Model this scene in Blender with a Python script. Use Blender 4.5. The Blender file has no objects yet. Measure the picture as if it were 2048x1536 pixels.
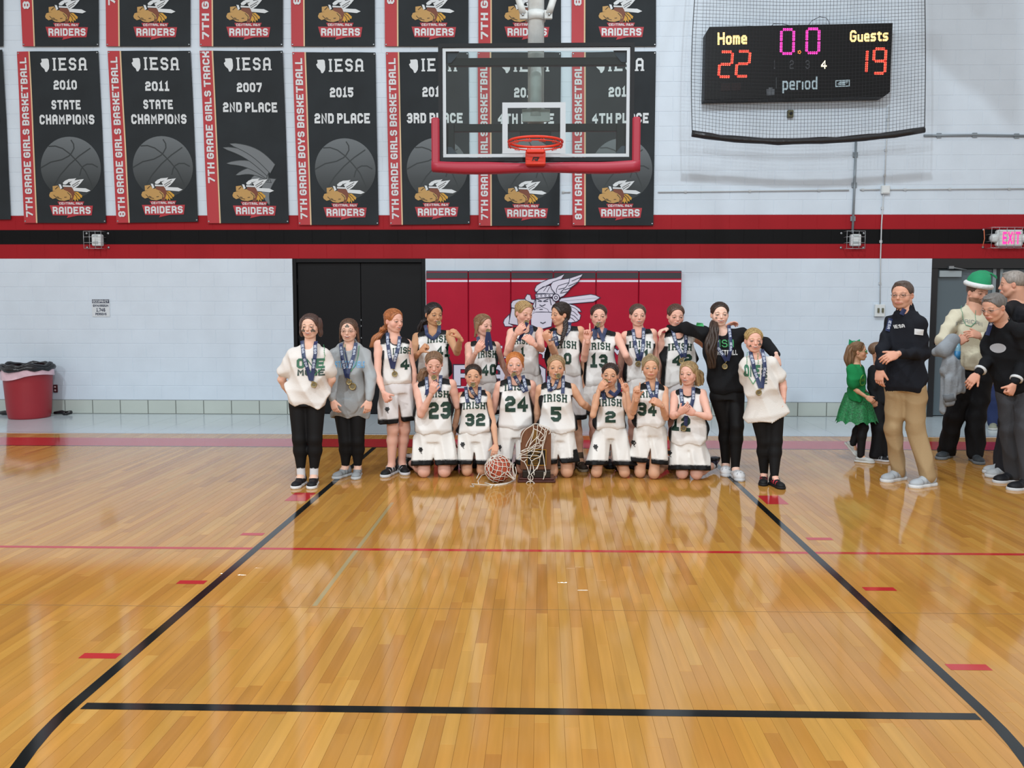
import bpy, math, random
import numpy as np
from mathutils import Vector, Matrix
from mathutils.bvhtree import BVHTree
from mathutils.geometry import tessellate_polygon
random.seed(4); RNG=np.random.RandomState(7)
sc=bpy.context.scene; COL=sc.collection
# ------------------------------------------------------------------ camera
CX,H,F,YAW,PIT,ROL,PX,PY=0.067,1.601,1622.6,0.0219,0.0726,0.0010,1049.8,725.0
def cam_axes():
    cy,sy=math.cos(YAW),math.sin(YAW);cp,sp=math.cos(PIT),math.sin(PIT);cr,sr=math.cos(ROL),math.sin(ROL)
    f=np.array([-sy*cp,cy*cp,-sp]);r=np.array([cy,sy,0.]);u=np.cross(r,f)
    return r*cr+u*sr,-r*sr+u*cr,f
AR,AU,AF=cam_axes()
cd=bpy.data.cameras.new('camera'); cam=bpy.data.objects.new('camera',cd); COL.objects.link(cam)
cd.sensor_width=36; cd.lens=F/2048*36; cd.shift_x=-(PX-1024)/2048; cd.shift_y=(PY-768)/2048
cd.clip_end=100
m=Matrix(((AR[0],AU[0],-AF[0],CX),(AR[1],AU[1],-AF[1],0),(AR[2],AU[2],-AF[2],H),(0,0,0,1)))
cam.matrix_world=m; sc.camera=cam
def W(u,v,Y):
    """world point at depth plane Y seen at photo pixel (u,v)"""
    d=AF+AR*((u-PX)/F)-AU*((v-PY)/F); t=Y/d[1]
    return np.array([CX+d[0]*t,Y,H+d[2]*t])
def WF(u,v):
    d=AF+AR*((u-PX)/F)-AU*((v-PY)/F); t=-H/d[2]
    return np.array([CX+d[0]*t,d[1]*t,0.])
# ------------------------------------------------------------------ world, lights, exposure
vs=sc.view_settings; vs.view_transform='Standard'; vs.look='None'; vs.gamma=1; vs.use_curve_mapping=False; vs.exposure=0.10
wd=bpy.data.worlds.new('gym_air'); sc.world=wd; wd.use_nodes=True
bg=wd.node_tree.nodes['Background']; bg.inputs[0].default_value=(1,.97,.95,1); bg.inputs[1].default_value=.58
def area(name,loc,size,power,target,col=(.95,.98,1),sy=None):
    l=bpy.data.lights.new(name,'AREA'); l.energy=power; l.color=col; l.size=size
    if sy: l.shape='RECTANGLE'; l.size_y=sy
    o=bpy.data.objects.new(name,l); COL.objects.link(o); o.location=loc
    o.rotation_euler=(Vector(target)-Vector(loc)).to_track_quat('-Z','Y').to_euler(); return o
area('key_high_bay_lamp',(2.1,6.0,6.8),.16,125,(3.9,11.5,3.0),(.86,.94,1))
for i,(x,y,z,p) in enumerate([(-5.8,5.4,7.6,75),(6.6,5.6,8.2,25),(-5.5,1.5,9.5,300),(.6,1.2,9.5,230),(-4.5,-5,5.6,540),(3,-5.5,5.6,380)]):  # the low front pair is added fill for the faces
    area('high_bay_and_fill_lamp',(x,y,z),.45,p,(x*.8,y+(2.5 if y<5 else .9),0) if y<5 else (x,y+.9,0),(.88,.95,1))
# ------------------------------------------------------------------ materials
def lin(c):
    if isinstance(c,str):
        c=c.lstrip('#'); c=[int(c[i:i+2],16)/255 for i in (0,2,4)]
    return tuple((x/12.92 if x<=.04045 else ((x+.055)/1.055)**2.4) for x in c)
MATS={}
def M(name,col='#808080',rough=.6,metal=0,noise=None,bump=None,coat=0,attr=None,emit=0,spec=.5,trans=0,stretch=None,sheen=0,sss=0):
    if name in MATS: return MATS[name]
    m=bpy.data.materials.new(name); m.use_nodes=True; nt=m.node_tree; b=nt.nodes['Principled BSDF']
    c=lin(col)+(1,)
    b.inputs['Base Color'].default_value=c; b.inputs['Roughness'].default_value=rough; b.inputs['Metallic'].default_value=metal
    b.inputs['Specular IOR Level'].default_value=spec
    if coat: b.inputs['Coat Weight'].default_value=coat; b.inputs['Coat Roughness'].default_value=.06
    if sheen: b.inputs['Sheen Weight'].default_value=sheen
    if trans: b.inputs['Transmission Weight'].default_value=trans; b.inputs['IOR'].default_value=1.01
    if sss:
        b.inputs['Subsurface Weight'].default_value=sss; b.inputs['Subsurface Radius'].default_value=(.02,.008,.004); b.inputs['Subsurface Scale'].default_value=.5
    if emit: b.inputs['Emission Color'].default_value=c; b.inputs['Emission Strength'].default_value=emit
    N=nt.nodes.new; Lk=nt.links.new; src=None
    if attr:
        a=N('ShaderNodeAttribute'); a.attribute_name=attr; src=a.outputs['Color']; Lk(src,b.inputs['Base Color'])
    if noise or bump:
        tc=N('ShaderNodeTexCoord'); mp=N('ShaderNodeMapping'); Lk(tc.outputs['Object'],mp.inputs[0])
        if stretch: mp.inputs['Scale'].default_value=stretch
    if noise:
        n=N('ShaderNodeTexNoise'); n.inputs['Scale'].default_value=noise[0]; n.inputs['Detail'].default_value=4; Lk(mp.outputs[0],n.inputs['Vector'])
        mr=N('ShaderNodeMapRange'); mr.inputs['To Min'].default_value=1-noise[1]; mr.inputs['To Max'].default_value=1+noise[1]*.6
        mr.inputs['From Min'].default_value=.3; mr.inputs['From Max'].default_value=.7
        Lk(n.outputs['Fac'],mr.inputs['Value'])
        mx=N('ShaderNodeVectorMath'); mx.operation='MULTIPLY'
        if src: Lk(src,mx.inputs[0])
        else: mx.inputs[0].default_value=c[:3]
        Lk(mr.outputs[0],mx.inputs[1]); Lk(mx.outputs[0],b.inputs['Base Color'])
    if bump:
        n=N('ShaderNodeTexNoise'); n.inputs['Scale'].default_value=bump[0]; n.inputs['Detail'].default_value=3; Lk(mp.outputs[0],n.inputs['Vector'])
        bp=N('ShaderNodeBump'); bp.inputs['Strength'].default_value=bump[1]; bp.inputs['Distance'].default_value=.01
        Lk(n.outputs['Fac'],bp.inputs['Height']); Lk(bp.outputs[0],b.inputs['Normal'])
    MATS[name]=m; return m
# ------------------------------------------------------------------ objects
def tag(o,label=None,cat=None,group=None,kind=None):
    if label: o['label']=label
    if cat: o['category']=cat
    if group: o['group']=group
    if kind: o['kind']=kind
    return o
def empty(name,loc=(0,0,0),label=None,cat=None,group=None,kind=None,parent=None):
    o=bpy.data.objects.new(name,None); COL.objects.link(o); o.location=loc; o.empty_display_size=.1
    if parent is not None: o.parent=parent; o.matrix_parent_inverse=Matrix.Translation(-Vector(base_loc(parent)))
    return tag(o,label,cat,group,kind)
def base_loc(p):
    v=Vector((0,0,0))
    while p is not None: v=v+p.location; p=p.parent
    return v
class G:
    """mesh collector in world coordinates"""
    def __init__(s): s.v=[];s.f=[];s.m=[];s.c=[];s.smooth=[]
    def add(s,verts,faces,mi=0,col=None,smooth=False):
        b=len(s.v); s.v.extend([tuple(map(float,p)) for p in verts])
        s.f.extend([tuple(i+b for i in f) for f in faces]); s.m.extend([mi]*len(faces)); s.smooth.extend([smooth]*len(faces))
        s.c.extend(col if isinstance(col,list) else [col or (1,1,1)]*len(verts)); return s
    def box(s,a,b,mi=0,bev=0,smooth=False):
        x0,y0,z0=np.minimum(a,b);x1,y1,z1=np.maximum(a,b)
        if bev<=0:
            v=[(x0,y0,z0),(x1,y0,z0),(x1,y1,z0),(x0,y1,z0),(x0,y0,z1),(x1,y0,z1),(x1,y1,z1),(x0,y1,z1)]
            f=[(0,3,2,1),(4,5,6,7),(0,1,5,4),(1,2,6,5),(2,3,7,6),(3,0,4,7)]
            return s.add(v,f,mi)
        e=bev; v=[];X=(x0,x1);Y=(y0,y1);Z=(z0,z1);sg=(1,-1);idx={}
        for i in (0,1):
            for j in (0,1):
                for k in (0,1):
                    idx[i,j,k,'x']=len(v);v.append((X[i],Y[j]+sg[j]*e,Z[k]+sg[k]*e))
                    idx[i,j,k,'y']=len(v);v.append((X[i]+sg[i]*e,Y[j],Z[k]+sg[k]*e))
                    idx[i,j,k,'z']=len(v);v.append((X[i]+sg[i]*e,Y[j]+sg[j]*e,Z[k]))
        f=[]
        for i in (0,1): f.append([idx[i,j,k,'x'] for j,k in ((0,0),(1,0),(1,1),(0,1))][::(1 if i else -1)])
        for j in (0,1): f.append([idx[i,j,k,'y'] for i,k in ((0,0),(1,0),(1,1),(0,1))][::(-1 if j else 1)])
        for k in (0,1): f.append([idx[i,j,k,'z'] for i,j in ((0,0),(1,0),(1,1),(0,1))][::(1 if k else -1)])
        for i in (0,1):
            for j in (0,1): f.append([idx[i,j,0,'x'],idx[i,j,0,'y'],idx[i,j,1,'y'],idx[i,j,1,'x']][::(1 if i!=j else -1)])
            for k in (0,1): f.append([idx[i,0,k,'x'],idx[i,1,k,'x'],idx[i,1,k,'z'],idx[i,0,k,'z']][::(-1 if i!=k else 1)])
        for j in (0,1):
            for k in (0,1): f.append([idx[0,j,k,'y'],idx[1,j,k,'y'],idx[1,j,k,'z'],idx[0,j,k,'z']][::(1 if j==k else -1)])
        for i in (0,1):
            for j in (0,1):
                for k in (0,1): f.append([idx[i,j,k,a] for a in 'xyz'][::(1 if (i+j+k)%2 else -1)])
        return s.add(v,f,mi,smooth=smooth)
    def tube(s,pts,r,n=8,mi=0,cap=True,closed=False,flat=1.0,up=None):
        P=[np.array(p,float) for p in pts]; m=len(P); R=r if hasattr(r,'__len__') else [r]*m
        V=[];Fc=[]; prev=None
        for i in range(m):
            if closed: t=P[(i+1)%m]-P[i-1]
            else: t=P[min(i+1,m-1)]-P[max(i-1,0)]
            L=np.linalg.norm(t); t=t/L if L>1e-9 else np.array([0,0,1.])
            if prev is None:
                a=np.array(up,float) if up is not None else (np.array([0,0,1.]) if abs(t[2])<.9 else np.array([1.,0,0]))
            else: a=prev
            nrm=a-t*(a@t); nl=np.linalg.norm(nrm)
            if nl<1e-6: nrm=np.cross(t,[1,.3,.2]); nl=np.linalg.norm(nrm)
            nrm/=nl; bn=np.cross(t,nrm); prev=nrm
            for k in range(n):
                q=2*math.pi*k/n; V.append(P[i]+R[i]*(math.cos(q)*nrm*flat+math.sin(q)*bn))
        rng=m if closed else m-1
        for i in range(rng):
            for k in range(n):
                a=i*n+k;b=i*n+(k+1)%n;c=((i+1)%m)*n+(k+1)%n;d=((i+1)%m)*n+k; Fc.append((a,b,c,d))
        if cap and not closed: Fc.append(tuple(range(n))[::-1]); Fc.append(tuple(range((m-1)*n,m*n)))
        return s.add(V,Fc,mi,smooth=True)
    def lathe(s,prof,c,n=24,mi=0,ax='z',smooth=True,sx=1,sy=1):
        V=[];Fc=[];c=np.array(c,float)
        for (r,h) in prof:
            for k in range(n):
                q=2*math.pi*k/n; a,b=r*math.cos(q)*sx,r*math.sin(q)*sy
                V.append(c+np.array({'z':(a,b,h),'y':(a,h,-b),'x':(h,a,b)}[ax]))
        for i in range(len(prof)-1):
            for k in range(n): Fc.append((i*n+k,i*n+(k+1)%n,(i+1)*n+(k+1)%n,(i+1)*n+k))
        Fc.append(tuple(range(n))[::-1]);Fc.append(tuple(range((len(prof)-1)*n,len(prof)*n)))
        return s.add(V,Fc,mi,smooth=smooth)
    def prism(s,poly,a,b,mi=0,axis='y'):
        """extrude 2D polygon (x,z) between y=a and y=b"""
        n=len(poly); mk=(lambda p,t:(p[0],t,p[1])) if axis=='y' else (lambda p,t:(p[0],p[1],t))
        V=[mk(p,a) for p in poly]+[mk(p,b) for p in poly]
        Fc=[tuple(range(n)),tuple(range(n,2*n))[::-1]]+[(i,i+n,(i+1)%n+n,(i+1)%n) for i in range(n)]
        return s.add(V,Fc,mi)
    def build(s,name,mats,parent=None,label=None,cat=None,group=None,kind=None,origin=None,shade=None,bevel=0):
        if not isinstance(mats,(list,tuple)): mats=[mats]
        org=Vector(origin) if origin is not None else (base_loc(parent) if parent is not None else Vector(np.array([np.mean([p[0] for p in s.v]),np.mean([p[1] for p in s.v]),min([p[2] for p in s.v])]) if s.v else (0,0,0)))
        me=bpy.data.meshes.new(name); O=np.array(org)
        me.from_pydata([tuple(np.array(p)-O) for p in s.v],[],s.f)
        for mm in mats: me.materials.append(mm)
        me.polygons.foreach_set('material_index',s.m); me.polygons.foreach_set('use_smooth',s.smooth if shade is None else [shade]*len(s.f))
        if any(c!=(1,1,1) for c in s.c):
            at=me.color_attributes.new('Col','FLOAT_COLOR','POINT'); at.data.foreach_set('color',np.hstack([np.array(s.c,float),np.ones((len(s.c),1))]).ravel())
        me.update(); o=bpy.data.objects.new(name,me); COL.objects.link(o)
        if parent is not None:
            o.parent=parent; o.location=org-base_loc(parent)
        else: o.location=org
        if bevel:
            md=o.modifiers.new('b','BEVEL'); md.width=bevel; md.segments=2; md.limit_method='ANGLE'
        return tag(o,label,cat,group,kind)
def np_obj(name,V,Q,mats,parent,cols=None,mi=None,label=None,smooth=True):
    me=bpy.data.meshes.new(name); O=np.array(base_loc(parent)) if parent is not None else np.zeros(3)
    V=np.asarray(V,np.float32)-O.astype(np.float32); Q=np.asarray(Q,np.int32)
    me.vertices.add(len(V)); me.vertices.foreach_set('co',V.ravel())
    k=Q.shape[1]; me.loops.add(Q.size); me.loops.foreach_set('vertex_index',Q.ravel())
    me.polygons.add(len(Q)); me.polygons.foreach_set('loop_start',np.arange(len(Q),dtype=np.int32)*k)
    for mm in (mats if isinstance(mats,(list,tuple)) else [mats]): me.materials.append(mm)
    if mi is not None: me.polygons.foreach_set('material_index',np.asarray(mi,np.int32))
    me.polygons.foreach_set('use_smooth',np.full(len(Q),smooth))
    if cols is not None:
        at=me.color_attributes.new('Col','FLOAT_COLOR','POINT'); at.data.foreach_set('color',np.hstack([cols,np.ones((len(cols),1))]).astype(np.float32).ravel())
    me.update(calc_edges=True)
    o=bpy.data.objects.new(name,me); COL.objects.link(o)
    if parent is not None: o.parent=parent
    if label: o['label']=label
    return o
# ------------------------------------------------------------------ block lettering
GL={'A':([(0,0),(0,5),(1,6),(3,6),(4,5),(4,0)],[(0,2.6),(4,2.6)]),
'B':([(0,0),(3,0),(4,1),(4,2.2),(3.2,3.1),(4,4),(4,5),(3,6),(0,6),(0,0)],[(0,3.1),(3.2,3.1)]),
'C':([(4,4.2),(4,5),(3,6),(1,6),(0,5),(0,1),(1,0),(3,0),(4,1),(4,1.8)],),
'D':([(0,0),(3,0),(4,1),(4,5),(3,6),(0,6),(0,0)],),
'E':([(4,0),(0,0),(0,6),(4,6)],[(0,3.1),(3,3.1)]),
'F':([(0,0),(0,6),(4,6)],[(0,3.1),(3,3.1)]),
'G':([(4,4.6),(4,5),(3,6),(1,6),(0,5),(0,1),(1,0),(3,0),(4,1),(4,2.8),(2.3,2.8)],),
'H':([(0,0),(0,6)],[(4,0),(4,6)],[(0,3.1),(4,3.1)]),
'I':([(0,0),(0,6)],),'K':([(0,0),(0,6)],[(4,6),(4,4.6),(1,3.1),(4,1.6),(4,0)]),
'L':([(0,6),(0,0),(4,0)],),'M':([(0,0),(0,6),(2.4,2.6),(4.8,6),(4.8,0)],),
'N':([(0,0),(0,6),(4,0),(4,6)],),'O':([(1,0),(3,0),(4,1),(4,5),(3,6),(1,6),(0,5),(0,1),(1,0)],),
'P':([(0,0),(0,6),(3,6),(4,5),(4,3.6),(3,2.7),(0,2.7)],),
'R':([(0,0),(0,6),(3,6),(4,5),(4,3.8),(3,2.9),(0,2.9)],[(2.6,2.9),(4,1.6),(4,0)]),
'S':([(4,4.5),(4,5),(3,6),(1,6),(0,5),(0,4),(1,3.1),(3,3.1),(4,2.2),(4,1),(3,0),(1,0),(0,1),(0,1.5)],),
'T':([(-.3,6),(4.3,6)],[(2,0),(2,6)]),'U':([(0,6),(0,1),(1,0),(3,0),(4,1),(4,6)],),
'V':([(0,6),(2,0),(4,6)],),'W':([(0,6),(1.2,0),(2.6,4),(4,0),(5.2,6)],),'X':([(0,0),(4,6)],[(0,6),(4,0)]),
'Y':([(0,6),(0,4.6),(2,3),(4,4.6),(4,6)],[(2,3),(2,0)]),
'0':([(1,0),(3,0),(4,1),(4,5),(3,6),(1,6),(0,5),(0,1),(1,0)],),'1':([(.4,4.9),(1.7,6),(1.7,0)],[(.3,0),(3.1,0)]),
'2':([(0,4.5),(0,5),(1,6),(3,6),(4,5),(4,3.9),(3,3.1),(1,3.1),(0,2.2),(0,0),(4,0)],),
'3':([(0,4.6),(0,5),(1,6),(3,6),(4,5),(4,4),(3,3.1),(4,2.2),(4,1),(3,0),(1,0),(0,1),(0,1.4)],[(1.3,3.1),(3,3.1)]),
'4':([(3,0),(3,6),(0,2.4),(0,1.7),(4.1,1.7)],),'5':([(4,6),(0,6),(0,3.5),(3,3.5),(4,2.5),(4,1),(3,0),(1,0),(0,1),(0,1.4)],),
'6':([(4,5),(3,6),(1,6),(0,5),(0,1),(1,0),(3,0),(4,1),(4,2.4),(3,3.3),(0,3.3)],),
'7':([(0,6),(4,6),(4,5),(1.6,0)],),'8':([(1,0),(3,0),(4,1),(4,2.2),(3,3.1),(4,4),(4,5),(3,6),(1,6),(0,5),(0,4),(1,3.1),(0,2.2),(0,1),(1,0)],[(1,3.1),(3,3.1)]),
'9':([(0,1),(1,0),(3,0),(4,1),(4,5),(3,6),(1,6),(0,5),(0,3.6),(1,2.8),(4,2.8)],),
'&':([(4,0),(.6,4.2),(.6,5.4),(1.4,6),(2.2,5.4),(2.2,4.4),(0,2.4),(0,.8),(1,0),(2.2,0),(4,2.2)],),',':([(0,.5),(0,-.6)],),
'o':([(.7,0),(2.3,0),(3,.7),(3,3.3),(2.3,4),(.7,4),(0,3.3),(0,.7),(.7,0)],),
'm':([(0,0),(0,4),(1.6,4),(2,3.4),(2,0)],[(2,3.4),(2.4,4),(3.6,4),(4,3.4),(4,0)]),
'e':([(0,2),(3,2),(3,3.3),(2.3,4),(.7,4),(0,3.3),(0,.7),(.7,0),(3,0)],),'u':([(0,4),(0,.7),(.7,0),(3,0)],[(3,0),(3,4)]),
's':([(3,4),(.7,4),(0,3.4),(0,2.6),(.6,2),(2.4,2),(3,1.4),(3,.6),(2.3,0),(0,0)],),'t':([(1,5.4),(1,.6),(1.6,0),(2.4,0)],[(0,4),(2.4,4)]),
'p':([(0,-1.8),(0,4),(2.3,4),(3,3.3),(3,.7),(2.3,0),(0,0)],),'r':([(0,0),(0,4),(2,4)],),'i':([(0,0),(0,3.9)],[(0,5.6),(0,5.61)]),
'd':([(3,6),(3,0),(.7,0),(0,.7),(0,3.3),(.7,4),(3,4)],)}
SER={'I':[(0,0),(0,6)],'R':[(0,0),(-.2,6),(4,0)],'H':[(0,0),(0,6),(4,0),(4,6)],'A':[(0,0),(4,0)],'E':[(0,0),(0,6)]}
def stroke(pts,hw,ext=1,maxl=1e9,across=1):
    P=[np.array(p,float) for p in pts]; closed=len(P)>2 and np.allclose(P[0],P[-1])
    if closed: P=P[:-1]
    n=len(P); L=[];R=[]
    for i in range(n):
        if closed or 0<i<n-1:
            a=P[i]-P[i-1]; b=P[(i+1)%n]-P[i]; a/=np.linalg.norm(a); b/=np.linalg.norm(b)
            na=np.array([-a[1],a[0]]);nb=np.array([-b[1],b[0]]); mm=na+nb; ml=mm@mm
            if ml<.55: mm=mm/math.sqrt(max(ml,1e-6))*1.25 if ml>1e-3 else nb*1.0
            else: mm=mm*2/ml
            p=P[i]
        else:
            b=(P[1]-P[0]) if i==0 else (P[-1]-P[-2]); b/=np.linalg.norm(b); mm=np.array([-b[1],b[0]]); p=P[i].copy()
            if ext is True and not (p[1]<=.01 or p[1]>=5.99 or abs(b[0])>.9): pass
            elif ext: p=p-b*hw if i==0 else p+b*hw
        L.append(p+mm*hw);R.append(p-mm*hw)
    V=[];Fc=[]
    for i in range(n if closed else n-1):
        j=(i+1)%n; d=np.linalg.norm(P[j]-P[i]); k=max(1,int(math.ceil(d/maxl)))
        for a in range(k):
            t0,t1=a/k,(a+1)/k
            for c in range(across):
                s0,s1=c/across,(c+1)/across; base=len(V)
                for t,s_ in ((t0,s0),(t1,s0),(t1,s1),(t0,s1)):
                    l=L[i]*(1-t)+L[j]*t; r=R[i]*(1-t)+R[j]*t; V.append(l*(1-s_)+r*s_)
                Fc.append((base+3,base+2,base+1,base))
    return V,Fc
def text2d(s,h,width=None,hw=.62,serif=False,gap=1.15,maxl=1e9,across=1,arch=0,lower=False):
    """block text centred on 0; returns verts (x,z), faces"""
    V=[];Fc=[];x=0
    for ch in s:
        if ch==' ': x+=2.4; continue
        g=GL[ch]; x0=min(p[0] for st in g for p in st); x1=max(p[0] for st in g for p in st)
        sp=serif and ch in SER; pad=.75 if sp else 0
        x+=pad
        sts=list(g)
        if sp:
            for (a,b) in SER[ch]: sts.append([(a-.85,b),(a+.85,b)])
        for k,st in enumerate(sts):
            isS=sp and k>=len(g)
            xs=max(x1-x0,.1)
            v,f=stroke([(p[0]-x0+x+hw,p[1]) for p in st],hw*(.62 if isS else 1),True,maxl,across)
            if isS: v=[np.array([q[0],q[1]+(hw*.38 if q[1]>3 else -hw*.38)]) for q in v]
            b=len(V);V+=[np.array([q[0],q[1],k*1.0+(n_//4)*.12]) for n_,q in enumerate(v)];Fc+=[tuple(i+b for i in ff) for ff in f]
        x+=x1-x0+2*hw+gap+pad
    x-=gap
    A=np.array(V); A[:,0]-=x/2; A[:,1]+=hw; hh=6+2*hw; A[:,1]-=hh/2
    sc_=h/hh; A[:,:2]*=sc_; A[:,2]*=.0004
    if width: A[:,0]*=width/(x*sc_)
    wd_=width or x*sc_
    if arch: A[:,1]+=arch*(1-(2*A[:,0]/wd_)**2)-arch*.5
    return A,Fc
# ================================================================== SETTING
YW=11.555; CO=.2032; BL=.4064
m_wht=M('white_wall_paint','#c7d3de',.5,noise=(3,.04),bump=(60,.08),spec=.35)
m_red=M('red_wall_paint','#951a22',.55,noise=(3,.05),bump=(60,.08),spec=.15)
m_blk=M('black_wall_paint','#090a0c',.6,noise=(3,.08),bump=(60,.08),spec=.15)
m_tile=M('glazed_green_grey_block','#b3bcb6',.18,noise=(2,.05))
m_grout=M('dark_grout','#6d736e',.8)
# openings
xb0,xb1=W(585,560,YW)[0],W(851,560,YW)[0]; xr0=W(1863,560,YW)[0]
ZL=11*CO
wall=empty('wall_back',(0,YW,0),kind='structure')
def course_mat(r):
    if r==0: return 4
    if r in (11,13): return 1
    if r==12: return 2
    return 0
g=G(); 
g.box((-11.4,YW+.0028,ZL),(11.4,YW+.25,7.2),0); g.box((-11.4,YW+.0028,0),(xb0,YW+.25,ZL),0); g.box((xb1,YW+.0028,0),(xr0,YW+.25,ZL),0); g.box((xr0+2.05,YW+.0028,0),(11.4,YW+.25,ZL),0)
g.build('mortar_backing',[m_wht],wall)
for r,mm in ((11,m_red),(12,m_blk),(13,m_red)):
    G().box((-11.4,YW+.0022,r*CO),(11.4,YW+.02,r*CO+CO)).build('painted_joint',[mm],wall)
blocks=[]
xoff=W(185.2,812,YW)[0]%BL
for r in range(35):
    off=xoff if (r==0 or r%2==0) else xoff+BL/2
    k0=int((-11.4-off)//BL)
    x=off+k0*BL
    while x<11.2:
        a,b=x,x+BL; x+=BL
        if r<11:
            if b>xb0 and a<xb1:
                if a<xb0-.05: b=xb0
                elif b>xb1+.05: a=xb1
                else: continue
            if b>xr0 and a<xr0+2.05:
                if a<xr0-.05: b=xr0
                elif b>xr0+2.10: a=xr0+2.05
                else: continue
        blocks.append((r,a,b))
def blk(g,r,a,b,mi):
    j=.0022 if r else .004
    y=YW+RNG.uniform(-.0004,.0004); x0,x1,z0,z1=a+j,b-j,r*CO+j,(r+1)*CO-j; e=.004
    v=[(x0,YW+.02,z0),(x1,YW+.02,z0),(x1,YW+.02,z1),(x0,YW+.02,z1),(x0,y+e,z0),(x1,y+e,z0),(x1,y+e,z1),(x0,y+e,z1),(x0+e,y,z0+e),(x1-e,y,z0+e),(x1-e,y,z1-e),(x0+e,y,z1-e)]
    f=[(8,9,10,11)]
    for i in range(4):
        k=(i+1)%4; f.append((i,k,4+k,4+i)); f.append((4+i,4+k,8+k,8+i))
    g.add(v,f,mi)
vis=[]
for i,(r,a,b) in enumerate(blocks):
    c=(a+b)/2; free=(r<=10 and -7.4<c<7.3) or (11<=r<=13 and abs(c)<7.4)
    if free and not (r<10 and xb1<c<W(1363,600,YW)[0]): vis.append(i)
vis=sorted(vis,key=lambda i:abs(blocks[i][1]))[:300]; vs_=set(vis)
mts=[m_wht,m_red,m_blk,m_wht,m_tile]
rest=G()
for i,(r,a,b) in enumerate(blocks):
    mi=course_mat(r)
    if i in vs_: gg=G(); blk(gg,r,a,b,0); gg.build('block',[mts[mi]],wall)
    else: blk(rest,r,a,b,mi)
rest.build('block_courses',mts,wall,kind='stuff')
G().box((-11.4,YW+.0012,0),(xb0,YW+.0027,CO)).box((xb1,YW+.0012,0),(xr0,YW+.0027,CO)).build('grout',[m_grout],wall)
# ---- floor
YE=9.79
floor=empty('floor',(0,0,0),kind='structure')
m_plank=M('maple_plank','#cf9f58',.16,attr='Col',noise=(2.2,.10),stretch=(14,.8,1),coat=.0,spec=.5)
m_plank.node_tree.nodes['Principled BSDF'].inputs['Roughness'].default_value=.085
PW=.0572; planks=[]
PAL=[tuple((.5*a+.5*b)*q for a,b,q in zip(lin(c),lin('#b98b4c'),(.92,.86,.66))) for c in ('#c08c48','#c89650','#b88342','#d0a05a','#c3914c','#bb8645','#ca9a55','#b27c42','#cfa562','#c68f4e','#a9713b','#c79249','#be8a46','#c99b52')]
x=-10.2
while x<10.2:
    y=.9+random.uniform(-.8,0)
    while y<YE:
        l=random.choice([.4,.6,.8,.9,1.1,1.3,1.6]); y1=min(y+l,YE)
        planks.append((x,y,x+PW,y1,random.choice(PAL))); y=y1
    x+=PW
def near(p):
    cy=(p[1]+p[3])/2; cx=(p[0]+p[2])/2
    inv=max(p[3],1.9)>2.6 and abs(cx)/max(cy,.1)<.66
    return (0 if inv else 100)+p[3]*1.0-(p[3]-p[1])*.9
order=sorted(range(len(planks)),key=lambda i:near(planks[i])); nearset=set(order[:300])
def plank(g,p):
    x0,y0,x1,y1,c=p; gp=.0003; dz=random.uniform(-.00025,0); k=random.uniform(.93,1.05); c=tuple(t*k for t in c); e=.0005
    a,b,cc,d=x0+gp,x1-gp,y0+gp,y1-gp
    v=[(a,cc,-.012),(b,cc,-.012),(b,d,-.012),(a,d,-.012),(a,cc,dz-e),(b,cc,dz-e),(b,d,dz-e),(a,d,dz-e),(a+e,cc+e,dz),(b-e,cc+e,dz),(b-e,d-e,dz),(a+e,d-e,dz)]
    f=[(8,9,10,11)]
    for i in range(4):
        j=(i+1)%4; f.append((i,j,4+j,4+i)); f.append((4+i,4+j,8+j,8+i))
    g.add(v,f,0,[c]*12)
rest=G()
for i,p in enumerate(planks):
    if i in nearset: gg=G(); plank(gg,p); gg.build('plank',[m_plank],floor)
    else: plank(rest,p)
rest.build('plank_field',[m_plank],floor,kind='stuff')
G().box((-10.3,.0,-.05),(10.3,YE,-.008)).build('subfloor',[M('subfloor','#4a3018',.8)],floor)
m_grey=M('grey_apron_vinyl','#bcc8ce',.14,noise=(1.2,.05))
g=G()
for k in range(-29,29): g.box((k*.366+.001,YE+.05,-.03),((k+1)*.366-.001,YW+.3,0.0-random.uniform(0,.0004)),0)
g.build('apron_sheet',[m_grey],floor)
G().box((-10.4,YE-.005,-.02),(10.4,YE+.05,.004),0,.0015).build('threshold_strip',[M('pale_metal_threshold','#c9d2da',.22,.6)],floor)
# ---- painted court lines
m_lb=M('black_line_paint','#121312',.1); m_lr=M('red_line_paint','#b32a2d',.1); m_lf=M('faded_line_paint','#a08f66',.1)
D0=8.9055; LZ=.0006
def flat(name,poly,mat,z=LZ): G().add([(p[0],p[1],z) for p in poly],[tuple(range(len(poly)))]).build(name,[mat],floor)
FT=D0-5.79
c1=1.8035
for s in (-1,1):
    x0,x1=s*c1-.0254,s*c1+.0254
    flat('lane_line',[(x0,FT),(x1,FT),(x1,D0-.01),(x0,D0-.01)],m_lb)
xa,xb=WF(167,1412)[0],WF(1961,1437)[0]; yf=(WF(600,1417)[1]+WF(1500,1428)[1])/2
flat('free_throw_line',[(xa,yf-.026),(xb,yf-.026),(xb,yf+.026),(xa,yf+.026)],m_lb)
V=[];Fc=[];n=48
for i in range(n+1):
    a=math.pi*i/n
    for r in (c1-.0254,c1+.0254): V.append((-r*math.cos(a),FT-r*math.sin(a),LZ))
for i in range(n): Fc.append((2*i,2*i+1,2*i+3,2*i+2))
G().add(V,Fc).build('free_throw_arc',[m_lb],floor)
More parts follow.
